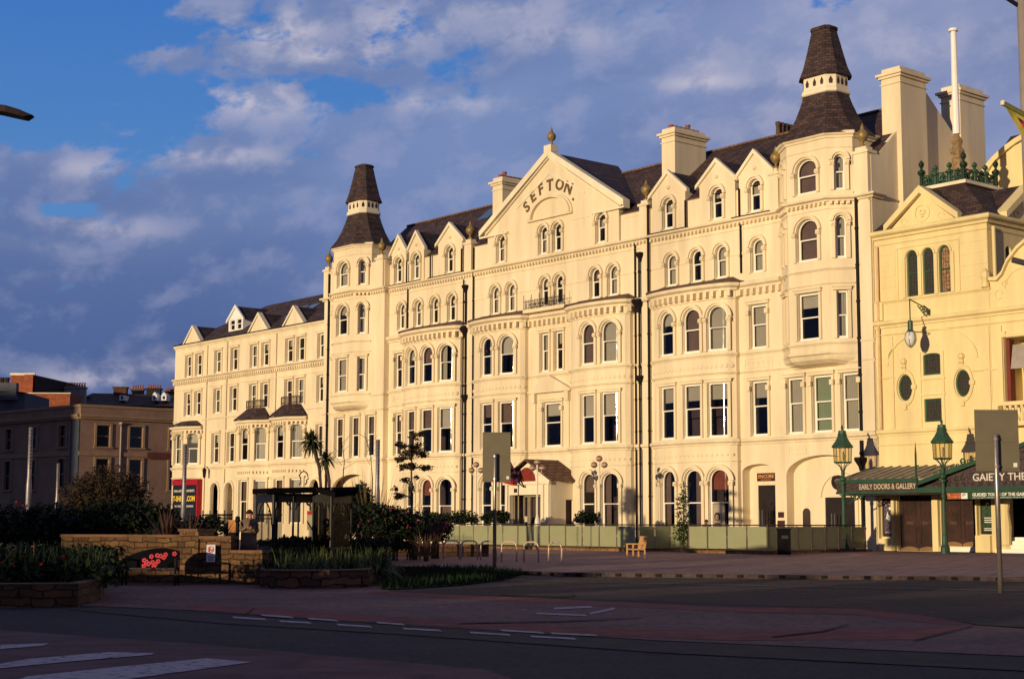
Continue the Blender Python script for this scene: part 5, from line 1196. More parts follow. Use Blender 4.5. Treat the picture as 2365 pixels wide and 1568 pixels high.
# globe lamps on the terrace
for x,yt,lb in ((1100,1072,'white triple-globe lamp post left of the grey sign board'),(1241,1066,'white triple-globe lamp post standing before the porch roof'),(1384,1058,'white triple-globe lamp post right of the porch, before the arched windows')):
    s_,zt=inv(x,yt,6.5); b=W(s_,6.5,.52); t=thing('globe_lamp',b,lb,'lamp post','white triple-globe lamp posts'); wp=mat('white_iron',(.66,.58,.48),.5,var=.05)
    m=MB(); h=zt-.52; m.lathe(b,[(.2,0),(.2,.9),(.16,1.0),(.14,1.35),(.09,1.5),(.055,1.65),(.045,h-.35),(.06,h-.3),(.03,h-.05)],8); arms=[Vector((0,0,h-.05))]
    for q in (-1,1): m.tube([b+Vector((0,0,h-.75)),b+Vector((q*.15,0,h-.72)),b+Vector((q*.27,0,h-.5))],.02,5)
    m.build('post',wp,t)
    for c in (b+Vector((0,0,h-.02)),b+Vector((-.28,0,h-.36)),b+Vector((.28,0,h-.36))):
        k=MB(); n=10; k.rings([[c+Vector((.185*math.sin(math.pi*(i+.5)/8)*math.cos(2*math.pi*j/n),.185*math.sin(math.pi*(i+.5)/8)*math.sin(2*math.pi*j/n),-.17*math.cos(math.pi*(i+.5)/8))) for j in range(n)] for i in range(8)]); k.build('globe',mat('smoky_globe',(.30,.17,.11),.35,var=.3,scale=6),t,True)
        k=MB(); k.lathe(c,[(.19,-.015),(.19,.015)],12); k.build('band',wp,t)
# ---------------------------------------------------------------- stone walls, planters, bench
stone=brickmat('rubble_stone',(.19,.10,.042),(.09,.046,.024),(.04,.022,.014),.36,.155,.016,.9,.9,.2,noise=2.2,off=.37)
stone2=brickmat('red_rubble_stone',(.20,.085,.045),(.09,.045,.028),(.028,.016,.012),.46,.21,.02,.9,.9,.2,noise=2.4,off=.41)
cop=mat('stone_coping',(.16,.08,.042),.85,var=.25,scale=3,bump=.5,bscale=10)
def stonewall(t,a,b,z1,th=.4,m_=None,cap=True,z0=0,name='wall'):
    d=(b-a); L=d.length; ang=math.atan2(d.y,d.x); nn=Vector((-d.y,d.x,0)).normalized(); c=(a+b)/2+nn*th/2
    m=MB(); n=max(2,int(L/.35)); rows=max(2,int((z1-z0)/.2))
    # slightly uneven rubble face
    for f in (0,1):
        g=[[None]*(n+1) for _ in range(rows+1)]
        for i in range(n+1):
            for j in range(rows+1):
                jit=(random.random()-.5)*.035 if 0<i<n and 0<j<rows else 0
                p=a+d*(i/n)+nn*(th*f+(jit)); g[j][i]=(p.x,p.y,z0+(z1-z0)*j/rows)
        for i in range(n):
            for j in range(rows): m.face([g[j][i],g[j][i+1],g[j+1][i+1],g[j+1][i]])
    for e in (a,b): m.face([(e.x,e.y,z0),(e.x+nn.x*th,e.y+nn.y*th,z0),(e.x+nn.x*th,e.y+nn.y*th,z1),(e.x,e.y,z1)])
    m.face([(a.x,a.y,z1),(b.x,b.y,z1),(b.x+nn.x*th,b.y+nn.y*th,z1),(a.x+nn.x*th,a.y+nn.y*th,z1)])
    w=m.build(name,m_ or stone,t)
    if cap:
        k=MB(); k.wbox((c.x,c.y),L+.04,th+.10,z1+.001,z1+.075,ang); k.build('coping',cop,t)
    return w
sw=thing('stone_wall',G(420,1353),'rubble stone garden wall with a taller pier, behind the poppy bench','stone wall')
g0=G(138,1343); g1=G(412,1345); g2=G(456,1347); g3=G(531,1348); g4=G(604,1349)
stonewall(sw,g0,g1,1.22); stonewall(sw,g1+Vector((.01,-.06,0)),g2+Vector((0,-.06,0)),1.38,.52,name='pier'); stonewall(sw,g2+Vector((.01,0,0)),g3,1.19); stonewall(sw,g3+Vector((.01,0,0)),g4,.82)
sl=thing('stone_wall',G(60,1330),'low dark stone wall at the left edge with a coping lit at one corner','stone wall')
stonewall(sl,G(-200,1338)+Vector((0,4,0)),G(105,1338)+Vector((0,4,0)),1.25)
def planter(pts,z1,label,m_,loc):
    t=thing('planter',loc,label,'planter'); m=MB(); n=len(pts)
    P3=[G(x,y) for x,y in pts]; c=sum(P3,Vector((0,0,0)))/n
    for a,b in zip(P3,P3[1:]):
        k=max(1,int((b-a).length/.4))
        for i in range(k):
            p=a.lerp(b,i/k); q=a.lerp(b,(i+1)/k); r=max(2,int(z1/.18))
            for j in range(r): m.face([(p.x,p.y,z1*j/r),(q.x,q.y,z1*j/r),(q.x,q.y,z1*(j+1)/r),(p.x,p.y,z1*(j+1)/r)])
    m.build('wall',m_,t)
    k=MB()
    for a,b in zip(P3,P3[1:]):
        a2=a+(c-a)*.12; b2=b+(c-b)*.12
        k.hexa([(a.x,a.y,z1-.03),(b.x,b.y,z1-.03),(b2.x,b2.y,z1-.03),(a2.x,a2.y,z1-.03),(a.x,a.y,z1+.03),(b.x,b.y,z1+.03),(b2.x,b2.y,z1+.03),(a2.x,a2.y,z1+.03)])
    k.build('coping',mat('dark_coping',(.11,.06,.035),.85,var=.35,scale=3),t)
    s=MB(); s.face([(p.x,p.y,z1-.06) for p in P3]); s.build('soil',mat('soil',(.02,.013,.01),1),t); return t,P3
pR,PR=planter([(602,1332),(600,1358),(640,1360),(760,1360),(850,1356),(880,1346),(890,1330),(870,1318),(700,1314),(602,1332)],.43,'stone planter on the right of the garden wall, filled with strappy green plants',stone2,G(740,1358))
pL,PL=planter([(-260,1400),(0,1403),(180,1401),(232,1388),(240,1370),(225,1352),(-260,1350),(-260,1400)],.42,'stone planter in the bottom left corner, overflowing with a leafy hedge',stone,G(60,1400))
lw=thing('planter_wall',G(1000,1288,.12),'long low brick planter wall behind the leftmost cycle stands','brick wall')
stonewall(lw,G(860,1288,.12),G(1128,1289,.12),.66,.4,brickmat('low_brick',(.15,.07,.035),(.11,.055,.03),(.04,.025,.015),.4,.2,.02,.9,.6,.2),True,.1)
# bench with poppies
bc=G(345,1352); bn=thing('poppy_bench',(bc.x,bc.y,0),'black memorial bench with red poppies on its arched back','bench')
m=MB(); w=1.40; top=[(-w/2,.40)]+[(-w/2+w*i/14,.62+.34*math.sin(math.pi*(.10+.62*i/14))) for i in range(15)]+[(w/2,.40)]
m.prism(lambda u,o,z:Vector((bc.x+u,bc.y+.3-o,z)),top,-.02,.02); bk_=m.build('backrest',mat('bench_panel_black',(.006,.006,.008),.95,spec=.02),bn)
m=MB(); m.wbox((bc.x,bc.y+.05),w,.42,.42,.46); m.build('seat',mat('bench_black',(.02,.02,.025),.35),bn)
for x in (-1,1):
    k=MB(); k.wbox((bc.x+x*(w/2-.02),bc.y-.12),.05,.05,0,.66); k.wbox((bc.x+x*(w/2-.02),bc.y+.30),.05,.05,0,.66); k.wbox((bc.x+x*(w/2-.02),bc.y+.09),.05,.46,.661,.70); k.build('arm',iron,bn)
pop=mat('poppy_red',(.55,.03,.05),.6,var=.1)
for (px_,py_) in ((1730,830),(1815,785),(1885,772),(1925,778),(1985,762),(1725,897),(1780,872),(1830,855),(1895,842),(1842,912),(1965,795),(2092,752),(1755,850),(1860,880)):
    q_=A((px_/3.92)/1.3235,(1500+py_/3.92)/1.3235,bc.y+.27); k=MB()
    for q in range(5):
        a=q*2*math.pi/5; cx,cz=q_.x+.032*math.cos(a),q_.z+.032*math.sin(a); k.face([(cx+.034*math.cos(b),bc.y+.265-.002*q,cz+.034*math.sin(b)) for b in [j*math.pi/3 for j in range(6)]])
    k.use(iron); k.face([(q_.x+.018*math.cos(b),bc.y+.252,q_.z+.018*math.sin(b)) for b in [j*math.pi/3 for j in range(6)]]); k.mats=[pop,iron]; k.m=[0]*5+[1]
    k.build('poppy',pop,bk_)
# no dogs sign on the wall
c=G(487,1348); a=A(478,1257,c.y); b=A(497,1297,c.y); m=MB(); PS=lambda u,o,z:Vector((u,c.y-.03-o,z)); m.box(PS,a.x,b.x,0,.012,b.z,a.z)
c=G(487,1348)
sn=thing('wall_sign',((a.x+b.x)/2,c.y,b.z),'small white no-dogs sign fixed to the stone wall right of the pier','sign'); m.build('plate',mat('white_plate',(.62,.58,.60),.5,var=.05),sn)
k=MB(); cx=(a.x+b.x)/2; cz=a.z-.13; k.ring(PS,cx,cz,.066,.085,.013,.018,0,2*math.pi,24); k.box(lambda u,o,z:PS(cx+(u+z)*.707,o,cz+(z-u)*.707),-.07,.07,.019,.022,-.008,.008); k.build('red_ring',mat('sign_red',(.55,.03,.03),.6),sn)
k=MB(); k.box(PS,cx-.045,cx-.02,.014,.017,cz-.05,cz+.03); k.ring(PS,cx-.032,cz+.045,0,.014,.014,.017,0,2*math.pi,8); k.box(PS,cx,cx+.045,.014,.017,cz-.03,cz-.01); k.box(PS,cx+.0,cx+.01,.014,.017,cz-.05,cz-.03); k.box(PS,cx+.035,cx+.045,.014,.017,cz-.05,cz-.03); k.box(PS,cx+.04,cx+.06,.014,.017,cz-.01,cz+.01)
for i in range(4): k.box(PS,cx-.07,cx+.07,.014,.017,b.z+.04+.035*i,b.z+.052+.035*i)
k.build('pictogram',iron,sn)
# ---------------------------------------------------------------- bus shelter
ZS=47; sh=thing('bus_shelter',A(700,1240,ZS)*1.0,'black iron bus shelter with arched glass panels behind the stone wall','bus shelter'); sh.location.z=.2
shg=glassmat('shelter_glass',(.86,.85,.80),-.07,.2,.06); tint=glassmat('dark_shelter_glass',(.13,.11,.09),-.05,.3,.1)
def sx(x,Z): p=A(x,1150,Z); return Vector((p.x,p.y,0))
posts=[sx(592,48.3),sx(633,45.8),sx(678,46.2),sx(724,46.6),sx(766,46.2),sx(812,48.0)]
bmet=mat('shelter_black_metal',(.012,.009,.009),.5,metal=.1,var=.2)
for i,p in enumerate(posts):
    k=MB(); r=.055 if i in(1,4) else .035; k.lathe((p.x,p.y,.2),[(r*1.5,0),(r*1.5,.15),(r,.2),(r,2.45)],8); k.build('post',bmet,sh)
for i,(p,q) in enumerate(zip(posts,posts[1:])):
    d=(q-p); L=d.length; d.normalize(); nn=Vector((-d.y,d.x,0)); PP=lambda u,o,z,p=p,d=d,nn=nn:Vector((p.x+d.x*u+nn.x*o,p.y+d.y*u+nn.y*o,z))
    k=MB(); c=L/2; r=L/2-.07
    k.box(PP,.05,L-.05,-.02,.02,2.22,2.48); k.box(PP,.05,L-.05,-.02,.02,.85,.91); k.box(PP,.05,L-.05,-.015,.015,.3,.34); k.ring(PP,c,2.28-r-.02,r-.03,r,-.015,.015,n=14)
    for q_ in (-1,1): k.ring(PP,c+q_*(r-.09),2.2,.05,.075,-.012,.012,0,2*math.pi,10)
    k.build('panel_frame',bmet,sh)
    g=MB(); g.face([PP(.06,0,.35),PP(L-.06,0,.35),PP(L-.06,0,2.3),PP(.06,0,2.3)]); g.build('glass_panel',tint if i>=3 else shg,sh)
back=[sx(640,49.6),sx(690,49.8),sx(740,49.9),sx(790,49.8)]
for i,(p,q) in enumerate(zip(back,back[1:])):
    k=MB(); k.tube([(p.x,p.y,.2),(p.x,p.y,2.4)],.03,6); k.tube([(p.x,p.y,.9),(q.x,q.y,.9)],.025,5); k.build('back_post',bmet,sh)
k=MB(); rf=[posts[0]+Vector((-.14,.1,0)),posts[1]+Vector((-.15,-.35,0)),posts[3]+Vector((.1,-.35,0)),posts[4]+Vector((.15,-.45,0)),posts[5]+Vector((.12,0,0)),Vector((posts[4].x+.3,51,0)),Vector((posts[1].x-.2,51,0))]
zz=[2.66,2.62,2.68,2.52,2.64,2.8,2.75]
k.mesh([(p.x,p.y,z-.16) for p,z in zip(rf,zz)]+[(p.x,p.y,z) for p,z in zip(rf,zz)],[tuple(range(6,-1,-1)),tuple(range(7,14))]+[(i,(i+1)%7,7+(i+1)%7,7+i) for i in range(7)]); k.build('shelter_roof',mat('shelter_roof_black',(.006,.005,.006),1,spec=0),sh)
k=MB(); f=lambda x,y:A((700+x/3.92)/1.3235,(1400+y/3.92)/1.3235,47.5); k.tube([f(*q) for q in ((838,322),(862,290),(858,250),(853,225),(840,207),(855,185),(872,165),(900,157),(925,170),(943,200),(950,252),(932,258),(930,290),(912,322))],.022,6); k.build('wire_ornament',mat('rust_wire',(.05,.025,.02),.6),sh)
k=MB(); c=A((700+970/3.92)/1.3235,(1400+640/3.92)/1.3235,47.3); d=A((700+970/3.92)/1.3235,(1400+860/3.92)/1.3235,47.3); k.wbox((c.x,c.y),.17,.02,d.z,c.z-.09); k.build('timetable',MATS['poster_paper'],sh); k=MB(); k.wbox((c.x,c.y),.17,.025,c.z-.088,c.z+.02); k.build('timetable_header',MATS['sign_red'],sh)
k=MB(); c=A((700+1432/3.92)/1.3235,(1400+765/3.92)/1.3235,47.2); k.ring(lambda u,o,z:Vector((c.x+u,c.y-o,c.z+z)),0,0,.0,.045,0,.03,0,2*math.pi,12); k.build('brass_knob',gold,sh)
# ---------------------------------------------------------------- wooden seat beside the steps
b=G(1476,1292,.14); wood=mat('teak',(.60,.31,.12),.7,var=.2,scale=6); ws=thing('wooden_seat',b,'small wooden bench seen end-on beside the terrace steps','bench')
rot=R(8); fx=Vector((math.cos(rot),math.sin(rot),0)); fy=Vector((-math.sin(rot),math.cos(rot),0))
PW=lambda u,o,z:b+fx*u+fy*o+Vector((0,0,z))
for o in (0,1.2):
    for u in (-.28,.22): k=MB(); k.box(PW,u,u+.06,o,o+.06,0,.62 if u<0 else .42); k.build('leg',wood,ws)
    k=MB(); k.box(PW,-.30,.26,o,o+.06,.621,.67); k.build('armrest',wood,ws)
k=MB(); k.box(PW,-.26,.26,.0,1.26,.40,.45); k.build('seat',wood,ws)
k=MB(); k.hexa([PW(.22,0,.451),PW(.27,0,.451),PW(.27,1.26,.451),PW(.22,1.26,.451),PW(.33,0,.98),PW(.38,0,.98),PW(.38,1.26,.98),PW(.33,1.26,.98)]); k.build('backrest',wood,ws)
# white trough on the terrace, white notice boards
s_,_=inv(1543,1250,6.8); m=MB().use(mat('white_render',(.50,.42,.34),.8,var=.1)); m.box(W,s_-1.1,s_+1.1,6.3,6.9,.52,1.02); single(m,'trough',None,'long white trough behind the steps on the hotel terrace','trough')
# orange brick pier and ball-topped posts left of the shelter
p=A(540,1238,44.5); m=MB(); m.wbox((p.x,p.y),.26,.3,.2,1.66); m.wbox((p.x,p.y),.30,.34,1.66,1.70); single(m,'gate_pier',mat('orange_brick',(.50,.21,.07),.8,var=.15,scale=4),'sunlit orange pier just left of the standing person','pier')
for x,y,r,lb in ((549,1197,.07,'black ball-topped post between the orange pier and the person'),(561,1203,.055,'smaller black ball-topped post touching the standing person')):
    q=A(x,y,44.2); k=MB(); k.lathe((q.x,q.y,.2),[(.06,0),(.05,q.z-.2-r-.05),(.08,q.z-.2-r),(r,q.z-.2-.02),(r,q.z-.2+.03),(r*.7,q.z-.2+r*.75),(.02,q.z-.2+r)],10); single(k,'bollard',iron,lb,'bollard','black ball-topped posts')
# iron railings before the terrace wing
for j,(xa,xb,Z,lb) in enumerate(((468,536,84,'black spiked iron railing in front of the red shop doorway'),(590,650,80,'black spiked iron railing seen through the bus shelter'))):
    a=A(xa,1192,Z); b=A(xb,1192,Z-3); t=thing('iron_railing',(a.x,a.y,.3),lb,'railing','spiked iron railings'); k=MB(); n=int((b-a).length/.15)
    for i in range(n+1):
        p=a.lerp(b,i/n); zt=a.z+(.18 if i%6==0 else 0); k.tube([(p.x,p.y,.3),(p.x,p.y,zt)],.016 if i%6 else .03,4,)
        k.lathe((p.x,p.y,zt),[(.0,0),(.045,.05),(0,.16)],4)
    k.build('bars',iron,t); k=MB(); k.tube([(a.x,a.y,a.z-.12),(b.x,b.y,a.z-.12)],.025,4); k.tube([(a.x,a.y,.6),(b.x,b.y,.6)],.025,4); k.build('rail',iron,t)
# overhead lamp head (left edge), street column with flags (right edge)
lh=thing('street_lamp',Vector((A(-260,300,22).x,A(-260,300,22).y,0)),'tall street lamp whose flat head reaches in at the upper left edge','street lamp')
b=lh.location; k=MB(); hz=A(0,255,22).z; k.lathe((b.x,b.y,0),[(.12,0),(.12,1.2),(.08,1.3),(.05,hz-.2)],10); k.tube([(b.x,b.y,hz-.3),(b.x+.1,b.y,hz+.05),(A(-60,250,22).x,22,hz+.1)],.04,8); k.build('column',galv,lh)
k=MB(); rs=[]
for x,yt,yb,d in ((-40,242,258,.10),(0,246,263,.15),(20,249,267,.17),(50,258,274,.16),(60,262,276.5,.14),(74,267,271,.09),(78,269,270,.04)):
    p=A(x,yt,22); q=A(x,yb,22); rs.append([(p.x,p.y-d,q.z+.01),(p.x,p.y+d,q.z+.01),(p.x,p.y+d*.8,p.z),(p.x,p.y-d*.8,p.z)])
k.rings(rs); k.build('lamp_head',mat('dark_lamp_head',(.035,.018,.014),.5,var=.3),lh)
c=A(2356,100,34); sc_=thing('flag_column',(c.x+.08,c.y,0),'tall pale steel column at the right edge with banner arms','column')
k=MB(); k.lathe((c.x+.08,c.y,0),[(.16,0),(.16,2),(.13,2.1),(.12,13.5)],14); k.build('column',mat('buff_column',(.36,.29,.24),.45,metal=.2,var=.1),sc_,True)
k=MB(); q=A(2330,-4,34); k.tube([(q.x-.2,c.y,q.z+.1),(c.x+.05,c.y,A(2360,18,34).z)],.05,8); k.build('arm',iron,sc_)
k=MB(); a=A(2338,600,34); k.tube([a,A(2420,622,34)],.065,10); k.build('banner_arm',mat('grey_arm',(.06,.05,.06),.5),sc_)
fl=thing('flag',A(2330,250,33.5),'yellow flag with red and black pattern on a slanted pole at the right edge','flag')
k=MB(); k.tube([A(2317,239,33.6),A(2430,300,33.6)],.055,10); k.build('flagpole',mat('olive_pole',(.12,.11,.03),.6),fl)
k=MB(); k.lathe(A(2316.5,238.5,33.6)-Vector((0,0,.05)),[(.05,0),(.06,.05),(.05,.1)],8); k.build('pole_cap',cream2,fl)
k=MB(); ym=mat('flag_yellow',(.30,.24,.04),.85,var=.2,scale=4); rm=mat('flag_red',(.40,.02,.04),.85,var=.1); bm2=mat('flag_dark',(.03,.01,.015),.9)
def fc(u,v): # u along pole, v down
    base=(2322+u*100,248+u*54); tip=(2322+u*60+v*60,248+u*54+v*(150)); return A(base[0]+(v*55),base[1]+v*95,33.5+.06*math.sin(u*9+v*5))
for i in range(10):
    for j in range(8):
        k.use(ym if (i<2 or j<1) else (rm if (i+j)%3 else bm2)); k.face([fc(i/10,j/8),fc((i+1)/10,j/8),fc((i+1)/10,(j+1)/8),fc(i/10,(j+1)/8)])
k.build('cloth',None,fl)
# ================================================================ VEGETATION
leafd=mat('dark_leaf',(.014,.022,.010),.6,spec=.15,var=.4,scale=3)
leafm=mat('mid_leaf',(.032,.050,.016),.6,spec=.15,var=.4,scale=3)
leafb=mat('brownish_foliage',(.050,.032,.020),.8,spec=.1,var=.4,scale=3)
leafr=mat('strappy_leaf',(.070,.088,.024),.55,spec=.2,var=.4,scale=4)
bark=mat('bark',(.07,.045,.03),.9,var=.3,scale=8)
pinkf=mat('pink_flower',(.40,.05,.09),.6)
def leaf(mb,p,s,elong=1.8):
    a=Vector((random.gauss(0,1),random.gauss(0,1),random.gauss(0,.8))).normalized(); b=a.cross(Vector((random.gauss(0,1),random.gauss(0,1),random.gauss(0,1)))).normalized()
    mb.face([p-a*s*elong*.5,p-b*s*.5,p+a*s*elong*.5,p+b*s*.5])
def cloud(mb,c,r,n,s,shell=.45,elong=1.8,clumps=0):
    cl=[]
    if clumps:
        for i in range(clumps):
            v=Vector((random.gauss(0,1),random.gauss(0,1),random.gauss(0,1))).normalized()*random.uniform(.35,.95); cl.append(Vector((v.x*r[0],v.y*r[1],v.z*r[2])))
    for i in range(n):
        v=Vector((random.gauss(0,1),random.gauss(0,1),random.gauss(0,1))).normalized()
        if cl:
            q=random.choice(cl); k=random.random()**.5*.42; p=Vector(c)+q+Vector((v.x*r[0]*k,v.y*r[1]*k,v.z*r[2]*k))
        else:
            k=random.uniform(shell,1.06); p=Vector(c)+Vector((v.x*r[0]*k,v.y*r[1]*k,v.z*r[2]*k))
        if p.z<.1: continue
        leaf(mb,p,s*random.uniform(.6,1.3),elong)
def blades(mb,c,n,L,w,spread=1.0,droop=.5,z0=0,r0=.1):
    for i in range(n):
        a=random.uniform(0,2*math.pi); d=Vector((math.cos(a),math.sin(a),0)); l=L*random.uniform(.6,1.1); tilt=random.uniform(.05,1)*spread; b=Vector(c)+d*random.uniform(0,r0); sd=Vector((-d.y,d.x,0))
        pv=None; ww=w*random.uniform(.7,1.2)
        for k in range(5):
            t=k/4; p=b+d*(l*t*math.sin(tilt)*(1+.3*t))+Vector((0,0,l*(t*math.cos(tilt)-droop*tilt*t*t*.6))); hw=ww*(1-t)**.7*.5+.002
            if pv: mb.face([pv[0],pv[1],p+sd*hw,p-sd*hw])
            pv=(p-sd*hw,p+sd*hw)
def shrub(name,label,c,r,n,s,m_,cat='shrub',group=None,twigs=14,clumps=14,flowers=0,elong=1.8,kind=None):
    t=thing(name,(c[0],c[1],.1),label,cat,group)
    f=MB(); cloud(f,c,r,n,s,clumps=clumps,elong=elong); cloud(f,c,r,n//2,s,elong=elong); f.build('foliage',m_,t)
    k=MB()
    for i in range(twigs):
        a=random.uniform(0,6.28); e=random.uniform(.3,.95); p=Vector((c[0]+r[0]*.7*e*math.cos(a),c[1]+r[1]*.7*e*math.sin(a),c[2]+r[2]*random.uniform(.2,1.05)))
        k.tube([(c[0]+r[0]*.2*math.cos(a),c[1],.1),(Vector((c[0],c[1],.1))+p)/2+Vector((0,0,.1)),p],.03,4,.008)
    k.build('stem',bark,t)
    if flowers:
        g=MB()
        for i in range(flowers):
            v=Vector((random.gauss(0,1),-abs(random.gauss(0,1)),random.gauss(.2,.8))).normalized(); p=Vector(c)+Vector((v.x*r[0],v.y*r[1],v.z*r[2]))*1.0
            if p.z>.2: [leaf(g,p+Vector((random.gauss(0,.02),0,random.gauss(0,.02))),.07,1.0) for _ in range(3)]
        g.build('flowers',pinkf,t)
    return t
def at(x,y,Y): return A(x,y,Y)
# left hedge masses behind the garden wall
for x,y,Y,rx,rz,n,s,lb in (
 (30,1212,46,1.9,.45,2600,.09,'dark green hedge shrub at the left edge behind the stone wall'),
 (150,1212,47,1.4,.42,2400,.09,'dark green shrub behind the wall below the second silver column'),
 (300,1212,46,1.5,.42,2600,.09,'dark green shrub behind the middle of the stone wall'),
 (440,1228,45,1.2,.16,1800,.08,'dark green shrub behind the wall pier below the shop front')):
    p=at(x,y,Y); shrub('shrub',lb,(p.x,p.y,p.z),(rx,1.0,rz+.25),n,s,leafd,group='dark shrubs behind the stone wall')
# tall wispy tamarisk
p=at(245,1165,52); t=thing('tamarisk_shrub',(p.x,p.y,.1),'tall wispy brownish shrub rising before the dark corner building','shrub')
f=MB()
for i in range(1500):
    a=random.uniform(0,6.28); e=random.random()**.6; d=Vector((math.cos(a)*e,math.sin(a)*e,0)); top=Vector((p.x+d.x*1.55,p.y+d.y*1.2,random.uniform(1.6,3.35)*(1-.22*e*e)+.2)); b=Vector((p.x+d.x*.5,p.y+d.y*.5,.3)); mid=(b+top)/2+Vector((d.x*.12,0,.25))
    f.tube([b,mid,top],.010,3,.003)
    for j in range(12):
        q=mid.lerp(top,random.random()*1.05)+Vector((random.gauss(0,.05),random.gauss(0,.05),0)); leaf(f,q,.05,3.0)
f.build('foliage',leafb,t); k=MB()
for i in range(8): k.tube([(p.x,p.y,.1),(p.x+random.gauss(0,.5),p.y+random.gauss(0,.4),1.6)],.05,5,.02)
k.build('stem',bark,t)
# phormiums
for x,y,Y,n,L,lb in ((385,1220,44,70,1.25,'brown spiky flax plant behind the wall, left of the shop front column'),(440,1222,43.5,60,1.0,'brown spiky flax plant at the foot of the silver column by the shop'),(985,1215,62,60,1.4,'dark spiky flax plant under the small layered tree')):
    p=at(x,y,Y); t=thing('flax_plant',(p.x,p.y,.1),lb,'plant','spiky flax plants'); k=MB(); blades(k,(p.x,p.y,max(.2,p.z-.45)),n,L,.06,1.05,.35); k.build('leaves',mat('bronze_blade',(.075,.035,.025),.6,var=.4,scale=5),t)
    k=MB(); k.lathe((p.x,p.y,.1),[(.1,0),(.16,max(.2,p.z-.4))],6); k.build('stem',bark,t)
# red hot pokers
for x,y,lb in ((24,1176,'leftmost red hot poker flower among the dark shrubs'),(38,1160,'tallest red hot poker flower at the left edge'),(53,1168,'red hot poker flower right of the tallest one')):
    p=at(x,y,46); k=MB().use(leafm); k.tube([(p.x,p.y,.4),p],.012,4); k.use(MATS['poppy_red']); k.lathe((p.x,p.y,p.z),[(.012,-.05),(.03,-.01),(.03,.03),(.006,.07)],6); single(k,'poker_flower',None,lb,'flower','red hot poker flowers')
# leafy hedge of the left planter
t=tag(MB().build('x',leafd),'x','x') if False else None
hp=thing('hedge',G(60,1395,.4),'low leafy hedge spilling over the stone planter in the bottom left corner','hedge')
f=MB()
for i in range(26):
    c=G(random.uniform(-60,220),random.uniform(1372,1392)); c=Vector((c.x,c.y+random.uniform(-.2,1.2),.42)); cloud(f,(c.x,c.y,.62+random.uniform(0,.12)),(.62,.55,.42),260,.085,elong=2.2)
for i in range(140):
    c=G(random.uniform(-60,225),random.uniform(1366,1396)); blades(f,(c.x,c.y+.3,.8),3,.42,.03,.7,.3)
f.build('foliage',leafm,hp)
f=MB()
for i in range(10):
    c=G(random.uniform(-30,150),1388); q=Vector((c.x,c.y,random.uniform(.7,1.15))); [leaf(f,q+Vector((random.gauss(0,.03),0,random.gauss(0,.03))),.08,1) for _ in range(4)]
f.build('flowers',MATS['poppy_red'],hp)
# strappy plants of the right planter
t=thing('strappy_plants',G(740,1350,.4),'mass of green strappy-leaved plants filling the right stone planter','plants'); f=MB(); f2=MB()
for i in range(150):
    x=random.uniform(608,882); c=G(x,random.uniform(1330,1356)); k=MB
    (blades)(f if i%4 else f2,(c.x,c.y+random.uniform(0,1.3),.40),36,random.uniform(.50,.74),.034,1.5,1.2,r0=.26)
f.build('leaves',leafr,t); f2.build('leaves',leafd,t)
# more planting behind right planter / under the tree
for x,y,Y,rx,rz,n,s,m_,fl_,lb in (
 (880,1205,60,1.9,.62,4600,.085,leafd,30,'large dark shrub right of the bus shelter, dotted with dull red flowers'),
 (832,1170,63,.62,.95,2800,.075,leafd,0,'tall dark shrub immediately behind the right end of the bus shelter'),
 (955,1222,64,1.3,.52,2600,.075,leafd,60,'fuchsia bush with pink flowers above the low brick wall'),
 (1005,1222,66,.8,.5,1800,.07,leafd,70,'small fuchsia bush with pink flowers at the left end of the glass balustrade'),
 (905,1250,63,1.2,.35,1700,.08,leafm,0,'bright green low plant clump behind the low brick wall'),
 (700,1262,50,1.6,.35,1500,.09,leafm,0,'low green shrub between the bus shelter and the right planter'),
 (800,1262,54,1.6,.4,1500,.09,leafd,0,'low dark shrub behind the right end of the right planter')):
    p=at(x,y,Y); shrub('shrub',lb,(p.x,p.y,p.z),(rx,.9,rz),n,s,m_,group='planting around the bus shelter',flowers=fl_)
for x,y,Y,n,lb in ((862,1140,62,150,'dry brownish grass plume rising beside the fourth silver column'),(985,1258,60,90,'pale grass tuft below the fuchsia bush')):
    p=at(x,y,Y); t=thing('grass_plume',(p.x,p.y,.1),lb,'grass','dry grass plumes'); k=MB(); blades(k,(p.x,p.y,.4),n,p.z+.55 if x<900 else 1.0,.03,.55,.2,r0=.5); k.build('leaves',mat('dry_grass',(.16,.095,.04),.8,var=.3,scale=4),t)
# terrace shrubs
for x,y,rx,rz,m_,lb in ((1065,1194,1.05,.42,leafd,'green shrub behind the glass balustrade left of the porch'),(1145,1192,.8,.4,leafd,'dark shrub behind the balustrade under the left sign board'),(1357,1194,.72,.4,leafd,'dark shrub by the arched windows right of the porch'),(1010,1198,.8,.4,leafm,'light green shrub at the left end of the hotel terrace')):
    s_,z_=inv(x,y,7.5); p=W(s_,7.5,z_); shrub('shrub',lb,(p.x,p.y,p.z),(rx,.6,rz),1300,.09,m_,group='terrace shrubs',twigs=6,clumps=8)
s_,_=inv(1578,1190,8.5); p=W(s_,8.5,.5); t=thing('slim_shrub',p,'slim feathery young tree in front of the middle window of the right-hand ground-floor bay','tree')
k=MB(); cloud(k,(p.x,p.y,2.2),(.36,.36,1.5),420,.07,elong=3); cloud(k,(p.x,p.y,1.2),(.5,.5,.7),360,.07,elong=3); k.build('crown',leafm,t); k=MB(); k.tube([p,p+Vector((0,0,2.8))],.03,5,.01); k.build('trunk',bark,t)
